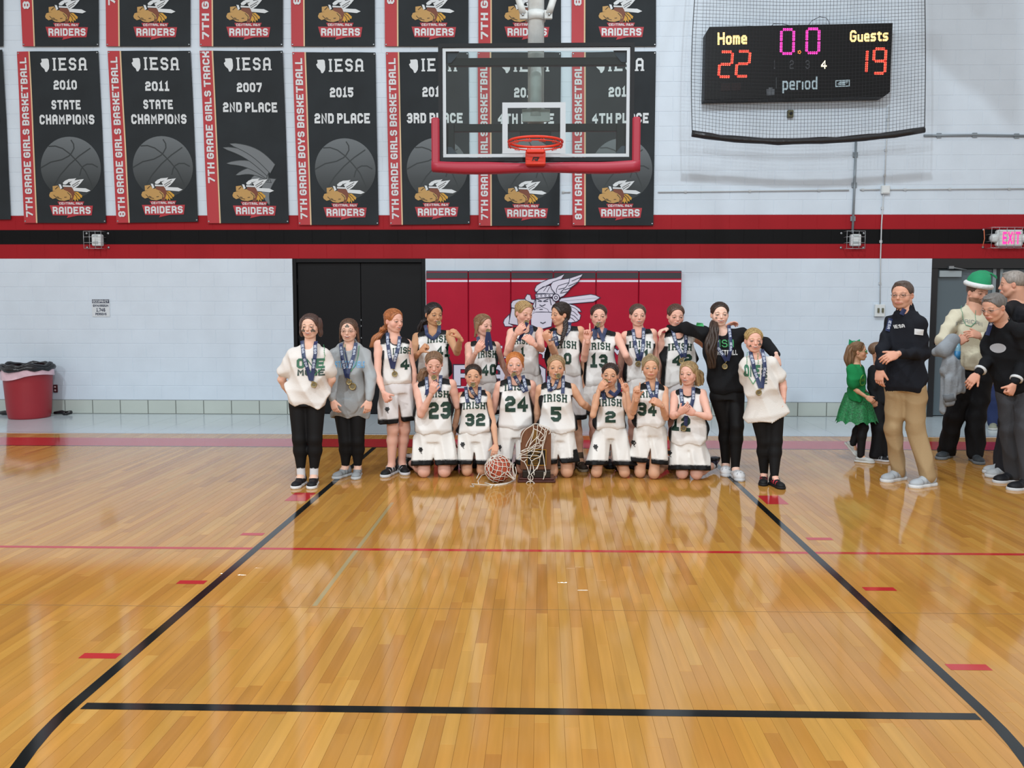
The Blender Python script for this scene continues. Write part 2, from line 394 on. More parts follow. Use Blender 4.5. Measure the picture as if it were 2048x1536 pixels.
for q in ([(172,1306),(243,1307),(232,1317),(153,1317)],[(363,1161),(417,1161),(406,1168),(348,1168)],[(488,1066),(532,1066),(523,1071),(477,1071)],[(592,985),(632,986),(612,1002),(567,1002)],
          [(1890,1328),(1973,1329),(1984,1341),(1901,1340)],[(1722,1174),(1787,1175),(1794,1182),(1732,1181)],[(1610,1075),(1660,1075.5),(1669,1080.5),(1617,1080)],[(1516,991),(1558,991.5),(1577,1008.5),(1532,1008.5)]):
    P=[WF(*a) for a in q]; y0=(P[2][1]+P[3][1])/2; y1=(P[0][1]+P[1][1])/2; x0=(P[0][0]+P[3][0])/2; x1=(P[1][0]+P[2][0])/2
    flat('lane_space_mark',[(x0,y0),(x1,y0),(x1,y1),(x0,y1)],m_lr)
yr=WF(1083,1101.5)[1]; flat('red_cross_line',[(-10.2,yr-.022),(10.2,yr-.022),(10.2,yr+.022),(-10.2,yr+.022)],m_lr,LZ*.6)
yb=WF(1050,895.5)[1]; yt=WF(1050,879.5)[1]
flat('red_end_band',[(-10.2,yb),(10.2,yb),(10.2,yt),(-10.2,yt)],m_lr,LZ*.6); flat('end_line',[(-10.2,yb-.03),(10.2,yb-.03),(10.2,yb),(-10.2,yb)],m_lb,LZ*.6)
A,B=WF(785,1005),WF(643,1212); flat('faded_line',[(A[0]-.013,B[1]),(A[0]+.013,B[1]),(A[0]+.013,A[1]),(A[0]-.013,A[1])],m_lf,LZ*.5)
yj=WF(1050,1219)[1]; flat('plank_joint_line',[(-10.2,yj-.002),(10.2,yj-.002),(10.2,yj+.002),(-10.2,yj+.002)],M('joint_brown','#8a6a3c',.3),LZ*.5)  # faint darker seam across the planks
hd_=empty('shade_caster_1',(5.7,8,8),kind='structure')
_L=np.array([2.1,6.0,6.8]); _sh=[]
for u,v in ((1864,-60),(1867,112),(1950,186),(1990,202),(2036,262),(2046,210),(2044,-60)):
    w_=W(u,v,YW); _p=_L+(w_-_L)*((8.5-_L[1])/(w_[1]-_L[1])); _sh.append((_p[0],_p[2]))
G().prism(_sh,8.5,8.62,0).build('shade_caster_plate',[M('shade_caster_grey','#b9bdbd',.5)],hd_)  # unseen plate, outlined from the shade it is added to cast on the wall
# ---- black double door on the left
m_dblk=M('black_door_paint','#0b0c0f',.5,noise=(2,.1),spec=.2); m_steel=M('brushed_steel','#9aa0a4',.35,.9)
d=empty('door_2',((xb0+xb1)/2,YW,0),kind='structure')
mid=W(721,650,YW)[0]
for a,b in ((xb0+.06,mid-.003),(mid+.003,xb1-.06)): G().box((a,YW+.05,.012),(b,YW+.095,ZL-.06),0,.003).build('door_leaf',[m_dblk],d)
G().box((xb0,YW+.0,0),(xb0+.055,YW+.2,ZL),0,.003).build('jamb',[m_dblk],d); G().box((xb1-.055,YW+.0,0),(xb1,YW+.2,ZL),0,.003).build('jamb',[m_dblk],d)
G().box((xb0+.055,YW+.0,ZL-.055),(xb1-.055,YW+.2,ZL),0,.003).build('door_head',[m_dblk],d)
G().box((xb0+.05,YW+.12,0),(xb1-.05,YW+.14,ZL),0).build('door_back',[m_dblk],d)
for z in (.3,1.1,1.9):
    for xx in (xb0+.057,xb1-.057): G().tube([(xx,YW+.043,z-.05),(xx,YW+.043,z+.05)],.007,8).build('hinge',[m_dblk],d)
for v in (640,652,676): p=W(721,v,YW); G().box((mid-.004,YW+.044,p[2]-.01),(mid+.004,YW+.05,p[2]+.01)).build('latch_plate',[m_steel],d)
# ---- grey double door on the right
m_dg=M('grey_green_door_paint','#55636a',.4,noise=(1.5,.06)); m_dk=M('dark_frame_paint','#15171a',.4)
d=empty('door_1',(xr0+.9,YW,0),kind='structure')
zt=W(1950,537,YW)[2]; XR=xr0+2.05
G().box((xr0,YW-.002,zt),(XR,YW+.2,ZL),0,.004).build('lintel',[m_dk],d)
G().box((xr0,YW+.0,0),(xr0+.09,YW+.2,zt),0,.004).build('jamb',[m_dk],d)
xm0,xm1=W(1981,600,YW+.1)[0],W(2001,600,YW+.1)[0]
G().box((xr0+.10,YW+.08,.012),(xm0-.005,YW+.125,zt-.005),0,.003).build('door_leaf',[m_dg],d)
G().box((xm0,YW+.06,0),(xm1,YW+.16,zt),0,.003).build('mullion',[M('grey_mullion','#7d8a8e',.4)],d)
G().box((xm0+.045,YW+.055,0),(xm1-.045,YW+.07,zt),0).build('mullion_groove',[m_dk],d)
G().box((xm1+.005,YW+.08,.012),(XR-.05,YW+.125,zt-.005),0,.003).build('door_leaf',[m_dg],d)
G().box((xr0+.05,YW+.15,0),(XR,YW+.17,zt),0).build('door_back',[m_dk],d)
p0,p1=W(1881,541,YW),W(1925,554,YW)
cl=G().box((p0[0],YW+.02,p1[2]),(p1[0],YW+.078,p0[2]),0,.004).build('door_closer',[M('grey_closer','#9aa6ab',.4,.3)],d)
q=W(1900,535,YW); G().box((q[0]-.03,YW-.04,q[2]-.02),(q[0]+.04,YW+.0,q[2]+.02),0,.004).tube([(q[0],YW-.03,q[2]),(W(1933,538,YW)[0],YW-.0,q[2]-.03)],.008).build('closer_arm',[m_steel],cl)
q=W(1870,688,YW); G().box((q[0]-.02,YW+.0,q[2]-.02),(xm0-.06,YW+.05,q[2]+.03),0,.006).build('push_bar',[M('pale_push_bar','#b9c0c2',.35,.3)],d)
# ---- ceiling stays out of frame; side walls close the hall further out
# ================================================================== BANNERS
m_cloth=M('banner_cloth','#20262a',.7,noise=(2.5,.22),spec=.3); m_bred=M('banner_red_print','#a82c33',.6); m_bwht=M('banner_white_print','#c9cfd2',.6)
m_cream=M('banner_cream_piping','#c9b08c',.6); m_gold=M('emblem_gold','#c0902f',.6); m_gold2=M('emblem_light_gold','#b08a4e',.6); m_brown=M('emblem_brown','#6e3a24',.6)
m_dkr=M('emblem_crimson','#a52a34',.6); m_ink=M('emblem_ink','#1d1713',.6); m_ballg=M('ball_print','#5b6266',.6,attr='Col'); m_seam=M('ball_seam_print','#232a2c',.6)
def tri2d(poly):
    t=tessellate_polygon([[Vector((p[0],p[1],0)) for p in poly]]); out=[]
    for a in t:
        (x0,y0),(x1,y1),(x2,y2)=[poly[i][:2] for i in a]
        out.append(tuple(a) if (x1-x0)*(y2-y0)-(x2-x0)*(y1-y0)>0 else tuple(a)[::-1])
    return out
class Quad:
    """bilinear patch given by photo corners TL,TR,BR,BL on a wall plane, with soft cloth waves"""
    def __init__(s,c,Y,amp=0,seed=0):
        s.P=[W(p[0],p[1],Y) for p in c]; s.Y=Y; s.amp=amp; s.b0=.28; s.q=np.random.RandomState(seed).uniform(0,6,6)
        s.w=np.linalg.norm((s.P[1]+s.P[2]-s.P[0]-s.P[3])/2); s.h=np.linalg.norm((s.P[0]+s.P[1]-s.P[2]-s.P[3])/2)
    def __call__(s,a,b,off=0):
        """a 0..1 across, b 0..1 up"""
        TL,TR,BR,BL=s.P; p=TL*(1-a)*b+TR*a*b+BR*a*(1-b)+BL*(1-a)*(1-b); q=s.q
        w=s.amp*(math.sin(7*a+3.2*b+q[0])+.6*math.sin(4.5*a-8*b+q[1])+.5*math.sin(13*a+5*b+q[2])*(b**2))*min(1,max(0,(b-s.b0)/.3))+s.amp*1.2
        return (p[0],s.Y-off-w,p[2])
def put(g,Q,V,F_,c,off,mi=0):
    """2D shape (metres, centred) onto a patch at (a,b)"""
    g.add([Q(c[0]+v[0]/Q.w,c[1]+v[1]/Q.h,off+(v[2] if len(v)>2 else 0)) for v in V],F_,mi)
def poly_on(g,Q,poly,c,off,mi=0):
    put(g,Q,poly,[tuple(t) for t in tri2d(poly)],c,off,mi)
EMB=[('gold2',[(385,910),(470,900),(490,930),(520,960),(600,950),(640,1010),(500,990),(385,985)]),
('gold',[(700,1000),(780,1000),(850,1060),(838,1095),(815,1080),(812,1122),(785,1100),(778,1148),(750,1110),(735,1148),(712,1110),(690,1145),(660,1080)]),
('brown',[(560,925),(690,930),(735,985),(720,1060),(690,1145),(640,1145),(640,1000),(560,965)]),
('gold2',[(325,1050),(345,1005),(400,990),(520,985),(620,990),(672,1030),(690,1080),(640,1120),(560,1140),(480,1130),(430,1095),(380,1110),(335,1080)]),
('wht',[(700,935),(910,945),(985,980),(925,1005),(720,985)]),
('wht',[(550,860),(590,825),(650,800),(725,795),(768,788),(735,825),(650,850),(600,885),(560,885)]),
('wht',[(655,865),(720,825),(780,815),(888,802),(840,860),(790,910),(740,940),(700,945)]),
('wht',[(485,880),(520,885),(540,940),(510,960)]),('wht',[(550,895),(700,905),(700,925),(550,920)])]
EMS=[[(400,1050),(440,1090),(520,1110)],[(620,1010),(668,1060),(660,1110)],[(470,920),(430,955)],[(740,1010),(790,1050),(810,1080)],[(725,1030),(760,1070),(770,1110)],[(700,900),(820,830)],[(710,925),(800,870)],[(640,850),(670,890)],[(450,1075),(480,1085)],[(570,1085),(600,1082)]]
LBL=[('dkr',[(450,1150),(875,1150),(850,1206),(480,1206)]),('dkr',[(325,1208),(1010,1215),(985,1365),(760,1368),(590,1405),(610,1367),(370,1365)])]
def emblem(Q,parent,c,k):
    """winged sword emblem with school label; k = metres per drawing unit"""
    T=lambda P:[((x-660)*k,-(y-1100)*k) for x,y in P]
    g=G(); mats=[m_gold2,m_gold,m_brown,m_bwht,m_ink]; ix={'gold2':0,'gold':1,'brown':2,'wht':3}
    for i,(mm,P) in enumerate(EMB): poly_on(g,Q,T(P),c,.004+.0006*i,ix[mm])
    for P in EMS:
        v,f=stroke(T(P),4*k); put(g,Q,v,f,c,.0102,4)
    g.build('emblem',mats,parent)
    g=G()
    for i,(mm,P) in enumerate(LBL): poly_on(g,Q,T(P),c,.004+.001*i,0)
    V,f=text2d('CENTRAL A&M',36*k,370*k,hw=.8); put(g,Q,V,f,(c[0]+5*k/Q.w,c[1]-80*k/Q.h),.0068,1)
    V,f=text2d('RAIDERS',112*k,600*k,hw=.85); put(g,Q,V,f,(c[0]+12*k/Q.w,c[1]-188*k/Q.h),.0068,1)
    g.build('school_label',[m_dkr,m_bwht],parent)
def banner(c,side,lines,art,label,top=False,seed=0,lw=None):
    Q=Quad(c,YW-.022,.006,seed); Q.b0=.34 if top else .27
    root=empty('championship_banner',tuple(Q(.5,0)),label,'banner','championship banners hung on the back wall')
    g=G(); na,nb=24,56; V=[Q(i/na,j/nb) for j in range(nb+1) for i in range(na+1)]
    Fc=[(j*(na+1)+i,j*(na+1)+i+1,(j+1)*(na+1)+i+1,(j+1)*(na+1)+i) for j in range(nb) for i in range(na)]
    g.add(V,Fc,0,smooth=True); B=[(v[0],v[1]+.004,v[2]) for v in V]; g.add(B,[f[::-1] for f in Fc],0,smooth=True)
    g.build('cloth',[m_cloth],root)
    sw=.165/Q.w*(Q.w/1.13)
    g=G(); nb=40
    for (a0,a1,mi,o) in ((0,sw,0,.0016),(sw,sw+.017,1,.0018)):
        V=[Q(a,j/nb,o) for j in range(nb+1) for a in (a0,(a0+a1)/2,a1)]
        g.add(V,[(3*j+i,3*j+i+1,3*j+i+4,3*j+i+3) for j in range(nb) for i in (0,1)],mi,smooth=True)
    g.build('side_band',[m_bred,m_cream],root)
    # grommets
    for a in (.015,.985):
        for b in ((.01,) if top else (.01,.99)): p=Q(a,b,.003); G().lathe([(.004,0),(.011,.0),(.011,.003),(.004,.004)],(p[0],p[1]-.003,p[2]),10,ax='y').build('grommet',[m_steel],root)
    # side text, reading upward
    n=len(side); h=.1; full=(lw or .93)*Q.h
    V,f=text2d(side,h,full,hw=.86,maxl=.12); V=[(-v[1],v[0],v[2]) for v in V]
    bc=.5 if not lw else .36+ .0
    if top:
        V=[(v[0],v[1]+full/2,v[2]) for v in V]; bc=0; keep=.02+side_off[seed%8]
        V=[(v[0],v[1]+keep*Q.h,v[2]) for v in V]
    elif lw: V=[(v[0],v[1]+full/2,v[2]) for v in V]; bc=.235
    g=G(); put(g,Q,V,f,(sw/2,bc),.0034,0); g.build('side_lettering',[m_bwht],root)
    mc=(sw+.017+1)/2
    g=G()
    for (s_,b,h,w,st) in lines:
        V,f=text2d(s_,h,w,hw=.70 if st else .95,serif=bool(st),maxl=.12)
        put(g,Q,V,f,(mc+(.065 if st else 0),b),.0034,0)
        if st:  # little state outline beside the letters
            P=[(-.055,.07),(.02,.075),(.035,.06),(.04,-.02),(.035,-.06),(.01,-.1),(-.01,-.1),(-.02,-.065),(-.055,-.03),(-.07,.01),(-.05,.03)]
            poly_on(g,Q,[(x*1.15,y*1.05) for x,y in P],(mc-.265/Q.w,b),.0036,0)
    if lines: g.build('lettering',[m_bwht],root)
    if art=='ball':
        g=G(); r=.43; nr,ns=10,48; V=[];C=[];Fc=[]
        cy=.325
        def lim(x,y): return max(-r,min(r,x)),y
        for i in range(nr+1):
            for k in range(ns):
                a=2*math.pi*k/ns; x,y=r*i/nr*math.cos(a),r*i/nr*math.sin(a)
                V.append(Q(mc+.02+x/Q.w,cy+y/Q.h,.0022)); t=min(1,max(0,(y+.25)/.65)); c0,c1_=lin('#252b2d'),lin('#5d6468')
                C.append(tuple(c0[j]*(1-t)+c1_[j]*t for j in range(3)))
        for i in range(nr):
            for k in range(ns): Fc.append((i*ns+k,(i+1)*ns+k,(i+1)*ns+(k+1)%ns,i*ns+(k+1)%ns))
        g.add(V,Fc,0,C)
        SC=r/500.
        for P in ([(-345,345),(-240,350),(-120,310),(0,220),(130,80),(240,-60),(320,-240),(345,-330)],[(30,440),(65,380),(68,310),(20,230),(-20,190),(-140,130),(-330,90),(-495,0)],[(330,310),(150,190),(-20,50),(-180,-120),(-300,-300)],[(440,10),(360,55),(270,55),(205,20),(170,-30),(145,-120)]):
            Pv=[(x*SC,y*SC) for x,y in P]; v,f=stroke(Pv,.0085); put(g,Q,v,f,(mc+.02,cy),.003,1)
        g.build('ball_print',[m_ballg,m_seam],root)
    elif art=='wing':
        g=G(); SC=.0026; FX=lambda P:[((x-285)*SC,-(y-960)*SC) for x,y in P]
        for i,(tx,ty_,bx,by,w_) in enumerate(((370,1130,385,985,44),(250,1035,375,985,40),(190,968,370,975,38),(142,905,365,965,38),(126,820,375,950,42),(165,800,395,935,46))):
            n=10; L_=[];R_=[]; dx,dy=bx-tx,by-ty_; ll=math.hypot(dx,dy); nx,ny=-dy/ll,dx/ll
            for k in range(n+1):
                t=k/n; cx=tx+dx*t+nx*26*math.sin(t*math.pi)*(-1); cy=ty_+dy*t+ny*26*math.sin(t*math.pi)*(-1); w=w_*math.sin(min(1,.12+t*.9)*math.pi*.55)*.62; L_.append((cx+nx*w,cy+ny*w)); R_.append((cx-nx*w,cy-ny*w))
            P=FX([(tx,ty_)]+L_[1:]+R_[:0:-1]); poly_on(g,Q,P,(mc-.0,.29),.0022+.0006*i,0)
            v,f=stroke(P+[P[0]],.0045); put(g,Q,v,f,(mc-.0,.29),.0024+.0006*i,1)
        g.build('wing_print',[M('wing_grey_print','#666c70',.6),m_seam],root)
    kk=1.13/1252
    emblem(Q,root,(mc+.0,.145 if not top else .145*2.5/Q.h),kk)
    return root
side_off=[0]*8
GB='7TH GRADE GIRLS BASKETBALL'
IE=lambda b:('IESA',b,.175,.50,True)
BT=[((34,103.5),(197,102),(212.6,446),(49,446)),((215.5,102),(381.4,102),(396.5,443.6),(233.7,446)),((400,102),(566,102),(578,446.5),(415.8,446.5)),
((585,104.5),(751,105),(757.5,450),(597.5,450)),((771.6,104.4),(936.8,104.4),(940,448),(780,450)),((955.4,104.4),(1122,104.7),(1119,451.7),(957.5,451.7)),((1144,104.4),(1312,103),(1306.6,451),(1145,451))]
info=[(GB,'2010','STATE','CHAMPIONS','ball'),(GB.replace('7','8'),'2011','STATE','CHAMPIONS','ball'),('7TH GRADE GIRLS TRACK','2007','2ND PLACE',None,'wing'),
('7TH GRADE BOYS BASKETBALL','2015','2ND PLACE',None,'ball'),(GB,'2014','3RD PLACE',None,'ball'),(GB,'2014','4TH PLACE',None,'ball'),(GB.replace('7','8'),'2019','4TH PLACE',None,'ball')]
for i,(c,(sd,yr_,l1,l2,art)) in enumerate(zip(BT,info)):
    L=[IE(.925)]
    if l2: L+=[(yr_,.805 if i==0 else .795,.13,.33,0),(l1,.69,.13,.41,0),(l2,.605,.135,.78,0)]
    elif i==2: L+=[(yr_,.79,.13,.35,0),(l1,.675,.135,.76,0)]
    else: L+=[(yr_,.77,.135,.33,0),(l1,.62,.14,.78,0)]
    banner(c,sd,L,art,'lower row banner reading %s %s, %s, %s'%(yr_,(l1+' '+(l2 or '')).strip().lower(),sd.lower(),['leftmost complete one','second from left','with grey wing','beside the backboard','cut by the backboard edge','behind the orange rim','rightmost one'][i]),seed=i+1,lw=.76 if i==2 else None)
TT=[(30,196,46,198),(209,381,213,381),(397,566,400,566),(580,749,583,750),(768,937,770,937),(956,1122,957,1122),(1144,1312,1143,1312)]
TS=['8TH GRADE BOYS TRACK','7TH GRADE BOYS TRACK','7TH GRADE GIRLS TRACK','8TH GRADE BOYS TRACK','8TH GRADE BOYS TRACK','7TH GRADE BOYS TRACK','8TH GRADE BOYS TRACK']
offs=[.31,.345,.04,.35,.355,.04,.34]
ords=['first','second','third','fourth','fifth','sixth','seventh']
for i,(a,b,a2,b2) in enumerate(TT):
    k=1.0
    c=((a,-262),(b,-262),(b2,93),(a2,93)); side_off[(i+10)%8]=offs[i]*.62 if offs[i]>.1 else .02
    banner(c,TS[i],[],None,'black banner cut by the top edge, %s complete one from left in upper row'%ords[i],True,seed=i+10)
for (c,lab) in (((-150,101),(6,100),(22,439),(-140,440)),'dark hanging banner cut by the left picture edge in the lower row'),(((-155,-262),(5,-262),(7,93),(-150,93)),'dark hanging banner cut by the left picture edge in the upper row'):
    Q=Quad(c,YW-.022,.006,3); root=empty('championship_banner',tuple(Q(.5,0)),lab,'banner','championship banners hung on the back wall')
    g=G(); na,nb=16,30; V=[Q(i/na,j/nb) for j in range(nb+1) for i in range(na+1)]
    Fc=[(j*(na+1)+i,j*(na+1)+i+1,(j+1)*(na+1)+i+1,(j+1)*(na+1)+i) for j in range(nb) for i in range(na)]
    g.add(V,Fc,0,smooth=True); g.add([(v[0],v[1]+.004,v[2]) for v in V],[f[::-1] for f in Fc],0,smooth=True); g.build('cloth',[m_cloth],root)
    g=G(); V,f=text2d('CHAMPIONS',.14,.78,hw=.78,maxl=.12); put(g,Q,V,f,(.58,.6),.0034,0); g.build('lettering',[m_bwht],root)
# ================================================================== WALL PAD
m_padr=M('red_vinyl_pad','#a5152f',.5,noise=(3,.05),bump=(40,.05),spec=.15); m_padk=M('black_vinyl_band','#23242b',.4); m_padw=M('pale_vinyl_print','#cdc9d8',.45); m_navy=M('emblem_outline_ink','#1e1f3a',.5)
YP=YW-.09
x0=W(852,600,YP)[0]; x1=W(1363,600,YP)[0]; zt_=W(1100,543,YP)[2]; zb=W(1100,803,YP)[2]; pw=(x1-x0)/6
pad=empty('wall_pad',((x0+x1)/2,YP,zb),'red padded wall mat with black top band and pale warrior emblem behind the players','wall pad')
zk=W(1100,557,YP)[2]
for i in range(6):
    a,b=x0+i*pw+.003,x0+(i+1)*pw-.003
    pp=G().box((a,YP,zb),(b,YW-.003,zt_-.002),0,.012).build('pad_panel',[m_padr],pad)
    G().box((a+.006,YP-.002,zk),(b-.006,YP+.01,zt_-.014),0,.001).build('top_band',[m_padk],pp)
    G().box((a,YP+.01,zt_-.012),(b,YW-.003,zt_+.014),0,.005).build('top_rail',[M('dark_rail','#3b4250',.4)],pp)
    z=W(1100,562,YP)[2]; G().box((a+.006,YP-.002,z-.014),(b-.006,YP+.01,z+.014)).build('white_stripe',[m_padw],pp)
    z=W(1100,775,YP)[2]; G().box((a+.006,YP-.002,z-.014),(b-.006,YP+.01,z+.014)).build('white_stripe',[m_padw],pp)
def PP(x,y): w=W(1000+x/9.036,530+y/9.036,YP); return (w[0],w[2])
g=G(); lay=[0]
def shape(P,hw=.010,fill=1):
    Q_=[PP(*p) for p in P]; o=.0035+lay[0]*.0008; lay[0]+=1
    if fill: g.add([(p[0],YP-o,p[1]) for p in Q_],tri2d(Q_),0)
    v,f=stroke(Q_+[Q_[0]] if fill else Q_,hw/2 if fill else hw/2.6); g.add([(p[0],YP-o-.0004,p[1]) for p in v],f,1)
shape([(60,1040),(80,980),(170,890),(175,1060),(250,1110),(90,1110)])
shape([(210,780),(290,790),(330,1090),(160,1060)])
shape([(200,700),(230,650),(330,620),(480,620),(560,700),(560,790),(300,790),(205,770)])
shape([(450,600),(490,530),(545,540),(570,620),(640,630),(620,700),(470,640)])
shape([(1230,700),(1350,730),(1440,790),(1470,850),(1400,840),(1460,910),(1440,985),(1390,1020),(1200,1060),(1150,900)])
for P in ([(1250,740),(1350,780),(1440,850)],[(1240,800),(1340,850),(1400,910)],[(1250,880),(1340,920),(1410,990)],[(1250,950),(1300,960),(1350,1010)]): shape(P,fill=0)
shape([(1065,640),(1105,600),(1640,530),(1720,545),(1810,590),(1690,665),(1110,715)])
shape([(1100,655),(1780,595)],.004,0)
shape([(640,485),(625,440),(660,370),(740,320),(870,260),(1010,230),(1165,165),(1110,255),(1000,300),(930,330),(800,400),(700,480)])
shape([(650,520),(700,450),(780,395),(900,370),(960,440),(985,530),(800,515)])
for P in ([(850,390),(790,470)],[(895,400),(850,490)],[(700,450),(790,400),(930,330)]): shape(P,fill=0)
shape([(560,860),(600,800),(880,840),(960,870),(930,1110),(740,1160),(560,1080)])
shape([(650,600),(905,590),(1000,640),(1010,760),(960,860),(870,850),(650,850),(590,740)])
shape([(590,880),(645,790),(750,755),(860,800),(885,850),(745,845),(640,850)],.006)
for P in ([(670,615),(755,655)],[(690,655),(740,660)],[(870,615),(785,655)],[(800,660),(860,655)],[(720,722),(760,742),(815,716)],[(650,610),(640,760)],[(900,600),(925,720)],[(720,800),(765,800)],[(735,1035),(775,1055),(820,1030)]): shape(P,.014,0)
shape([(1495,165),(1260,240),(1060,270),(950,310),(915,370),(930,430),(985,500),(1010,530),(1080,590),(1150,560),(1220,490),(1290,400),(1400,320)])
for P in ([(1260,240),(1245,320),(1130,350),(1050,380),(1020,440),(1020,495)],[(1240,330),(1180,410),(1060,440)],[(1465,220),(1300,290)],[(1400,310),(1240,380)],[(1300,400),(1170,450)],[(1230,480),(1090,510)],[(1160,430),(1100,490)]): shape(P,.012,0)
shape([(635,530),(960,520),(960,575),(650,602)])
for x,y in ((670,560),(745,556),(820,553),(893,551)): shape([(x+15*math.cos(t),y+15*math.sin(t)) for t in np.linspace(0,6.283,9)],.008,0)
for r in (62,26): shape([(1010+r*math.cos(t),590+r*1.05*math.sin(t)) for t in np.linspace(0,6.283,21)[:-1]],.012)
g.build('warrior_emblem',[m_padw,m_navy],pad)
g=G()
for (s_,u,v,h,w_) in (('CENTRAL A&M',1100,704,.17,2.1),('RAIDERS',1084,751,.29,2.5)):
    c=W(u,v,YP)
    for (hw,o,mi) in ((1.0,.006,1),(.72,.0105,0)):
        V,f=text2d(s_,h*(1+ (.10 if mi else 0)),w_*(1+(.015 if mi else 0)),hw=hw,gap=.8); G().add([(c[0]+q[0],YP-o-q[2]*2,c[2]+q[1]) for q in V],f).build('lettering_outline' if mi else 'pad_lettering',[m_navy if mi else m_padw],pad)
# ================================================================== SCOREBOARD
YS=YW-.22
m_sb=M('scoreboard_black','#0a0b0d',.5,noise=(4,.1),spec=.25); m_am=M('lit_amber_lettering','#ffcf80',emit=1.5); m_rd=M('lit_red_led','#ff7258',emit=1.7); m_mg=M('lit_magenta_led','#ff5ccb',emit=1.4)
m_wl=M('grey_white_lettering','#9fb3bb',.5); m_dim=M('unlit_numeral','#34363b',.5)
cS=W(1597,122,YS); sb=empty('scoreboard',tuple(cS),'black electronic scoreboard showing Home 22 Guests 19 on the back wall','scoreboard')
def S(x,y,o=0): p=W(1400+x/5.12,30+y/5.12,YS); return (p[0],YS-o,p[2])
out=[(62,180),(98,120),(1975,80),(1945,790),(1885,835),(45,870)]
g=G(); Q_=[S(*p) for p in out]; g.prism([(p[0],p[2]) for p in Q_],YS,YW-.004,0); g.build('cabinet',[m_sb],sb,bevel=.006)
def sbt(name,s_,x,y,w_,h_,mat,tilt=-.012,hw=.62,o=.004):
    c=S(x,y); k=1/5.12/F*YS
    V,f=text2d(s_,h_*k,w_*k,hw=hw,gap=.9); ca,sa=math.cos(-tilt*0+ .02),math.sin(.02)
    G().add([(c[0]+v[0]*ca-v[1]*sa,YS-o-v[2],c[2]+v[0]*sa+v[1]*ca) for v in V],f).build(name,[mat],sb)
sbt('home_lettering','Home',330,240,290,120,m_am,hw=.7); sbt('guests_lettering','Guests',1730,213,375,112,m_am,hw=.7); sbt('period_lettering','period',1022,700,345,125,m_wl,hw=.55)
for s_,x in (('1',762),('2',938),('3',1100)): sbt('period_numeral',s_,x,508,40 if s_!='1' else 14,85,m_dim,hw=.5)
sbt('period_numeral','4',1268,508,55,82,M('lit_white_numeral','#ffedc4',emit=1.8),hw=.6)
SEG={'0':'abcdef','2':'abged','1':'bc','9':'abcdfg'}
def led(ch,x,y,w_,h_,mat,skew=0):
    a=w_/2;b=h_/2; c=22; segs={'a':[(-a+c,b),(a-c,b)],'b':[(a,b-c),(a,c*.7)],'c':[(a,-c*.7),(a,-b+c)],'d':[(a-c,-b),(-a+c,-b)],'e':[(-a,-b+c),(-a,-c*.7)],'f':[(-a,c*.7),(-a,b-c)],'g':[(-a+c,0),(a-c,0)]}
    g=G()
    for s_ in SEG[ch]:
        (xa,ya),(xb_,yb_)=segs[s_]; n=max(3,int(math.hypot(xb_-xa,yb_-ya)/17)+1)
        hor=abs(xb_-xa)>abs(yb_-ya)
        for i in range(n):
            t=i/(n-1)
            for o in (-9,9):
                px=xa+(xb_-xa)*t+(0 if hor else o); py=ya+(yb_-ya)*t+(o if hor else 0)
                p=S(x+px+skew*py,y-py); r=.0078
                g.lathe([(r,0),(r*.8,-.006),(r*.3,-.008)],(p[0],YS,p[2]),8,ax='y')
    for s_ in SEG[ch]:
        (xa,ya),(xb_,yb_)=segs[s_]; pa=S(x+xa+skew*ya,y-ya);pb=S(x+xb_+skew*yb_,y-yb_)
        v,f=stroke([(pa[0],pa[2]),(pb[0],pb[2])],.0155); g.add([(q[0],YS-.003,q[1]) for q in v],f,1)
    g.build('led_digit',[mat,M(mat.name+'_lens','#c8241a' if mat is m_rd else '#b80a80',emit=.8)],sb)
led('2',262,505,125,255,m_rd,.08);led('2',440,500,125,255,m_rd,.08);led('1',1645,475,125,240,m_rd,.05);led('9',1838,472,120,250,m_rd,.05)
led('0',895,272,125,245,m_mg,.02);led('0',1155,265,125,245,m_mg,.02)
g=G()
for a in range(5): p=S(1018+14*math.cos(a*1.257),380+14*math.sin(a*1.257)); g.lathe([(.008,0),(.005,-.007)],(p[0],YS,p[2]),8,ax='y')
g.build('decimal_point',[M('lit_orange_led','#ff8a40',emit=1.5)],sb)
g=G()
v,f=stroke([S(*q)[::2] for q in ((1390,675),(1528,668),(1528,727),(1390,733),(1390,675))],.006); g.add([(q[0],YS-.004,q[1]) for q in v],f)
v,f=stroke([S(*q)[::2] for q in ((1415,704),(1440,688),(1505,686),(1480,712),(1415,716),(1450,700),(1500,698))],.008); g.add([(q[0],YS-.004,q[1]) for q in v],f)
g.build('maker_badge',[m_wl],sb)
g=G()
for P in ([(680,760),(762,758),(765,820),(684,824)],[(702,742),(742,740),(742,756),(702,758)]):
    q=[S(*a) for a in P]; g.add([(a[0],YS-.003,a[2]) for a in q],[(3,2,1,0)])
v,f=stroke([S(780,642)[::2],S(780,752)[::2]],.003); g.add([(q[0],YS-.003,q[1]) for q in v],f)
g.build('sticker',[M('dull_sticker','#474c52',.5)],sb)
g=G()
for P in ([(215,700),(310,698),(310,775),(215,778)],[(322,698),(420,694),(420,772),(322,775)]):
    q=[S(*a) for a in P]; g.add([(a[0],YS-.003,a[2]) for a in q],[(3,2,1,0)])
g.build('unlit_display',[M('unlit_display','#1c1416',.2)],sb)
cpts=[S(x,y)for x,y in ((750,98),(775,72),(860,70),(960,95),(1035,90),(1035,70),(1045,92),(1130,95),(1170,40),(1250,0),(1320,10),(1345,50),(1350,85),(1400,84))]
tag(G().tube([(p[0],YW-.12,p[2]+.01) for p in cpts],.004,6).build('power_cable',[m_dk]),'thin black cable looping above the scoreboard','cable')
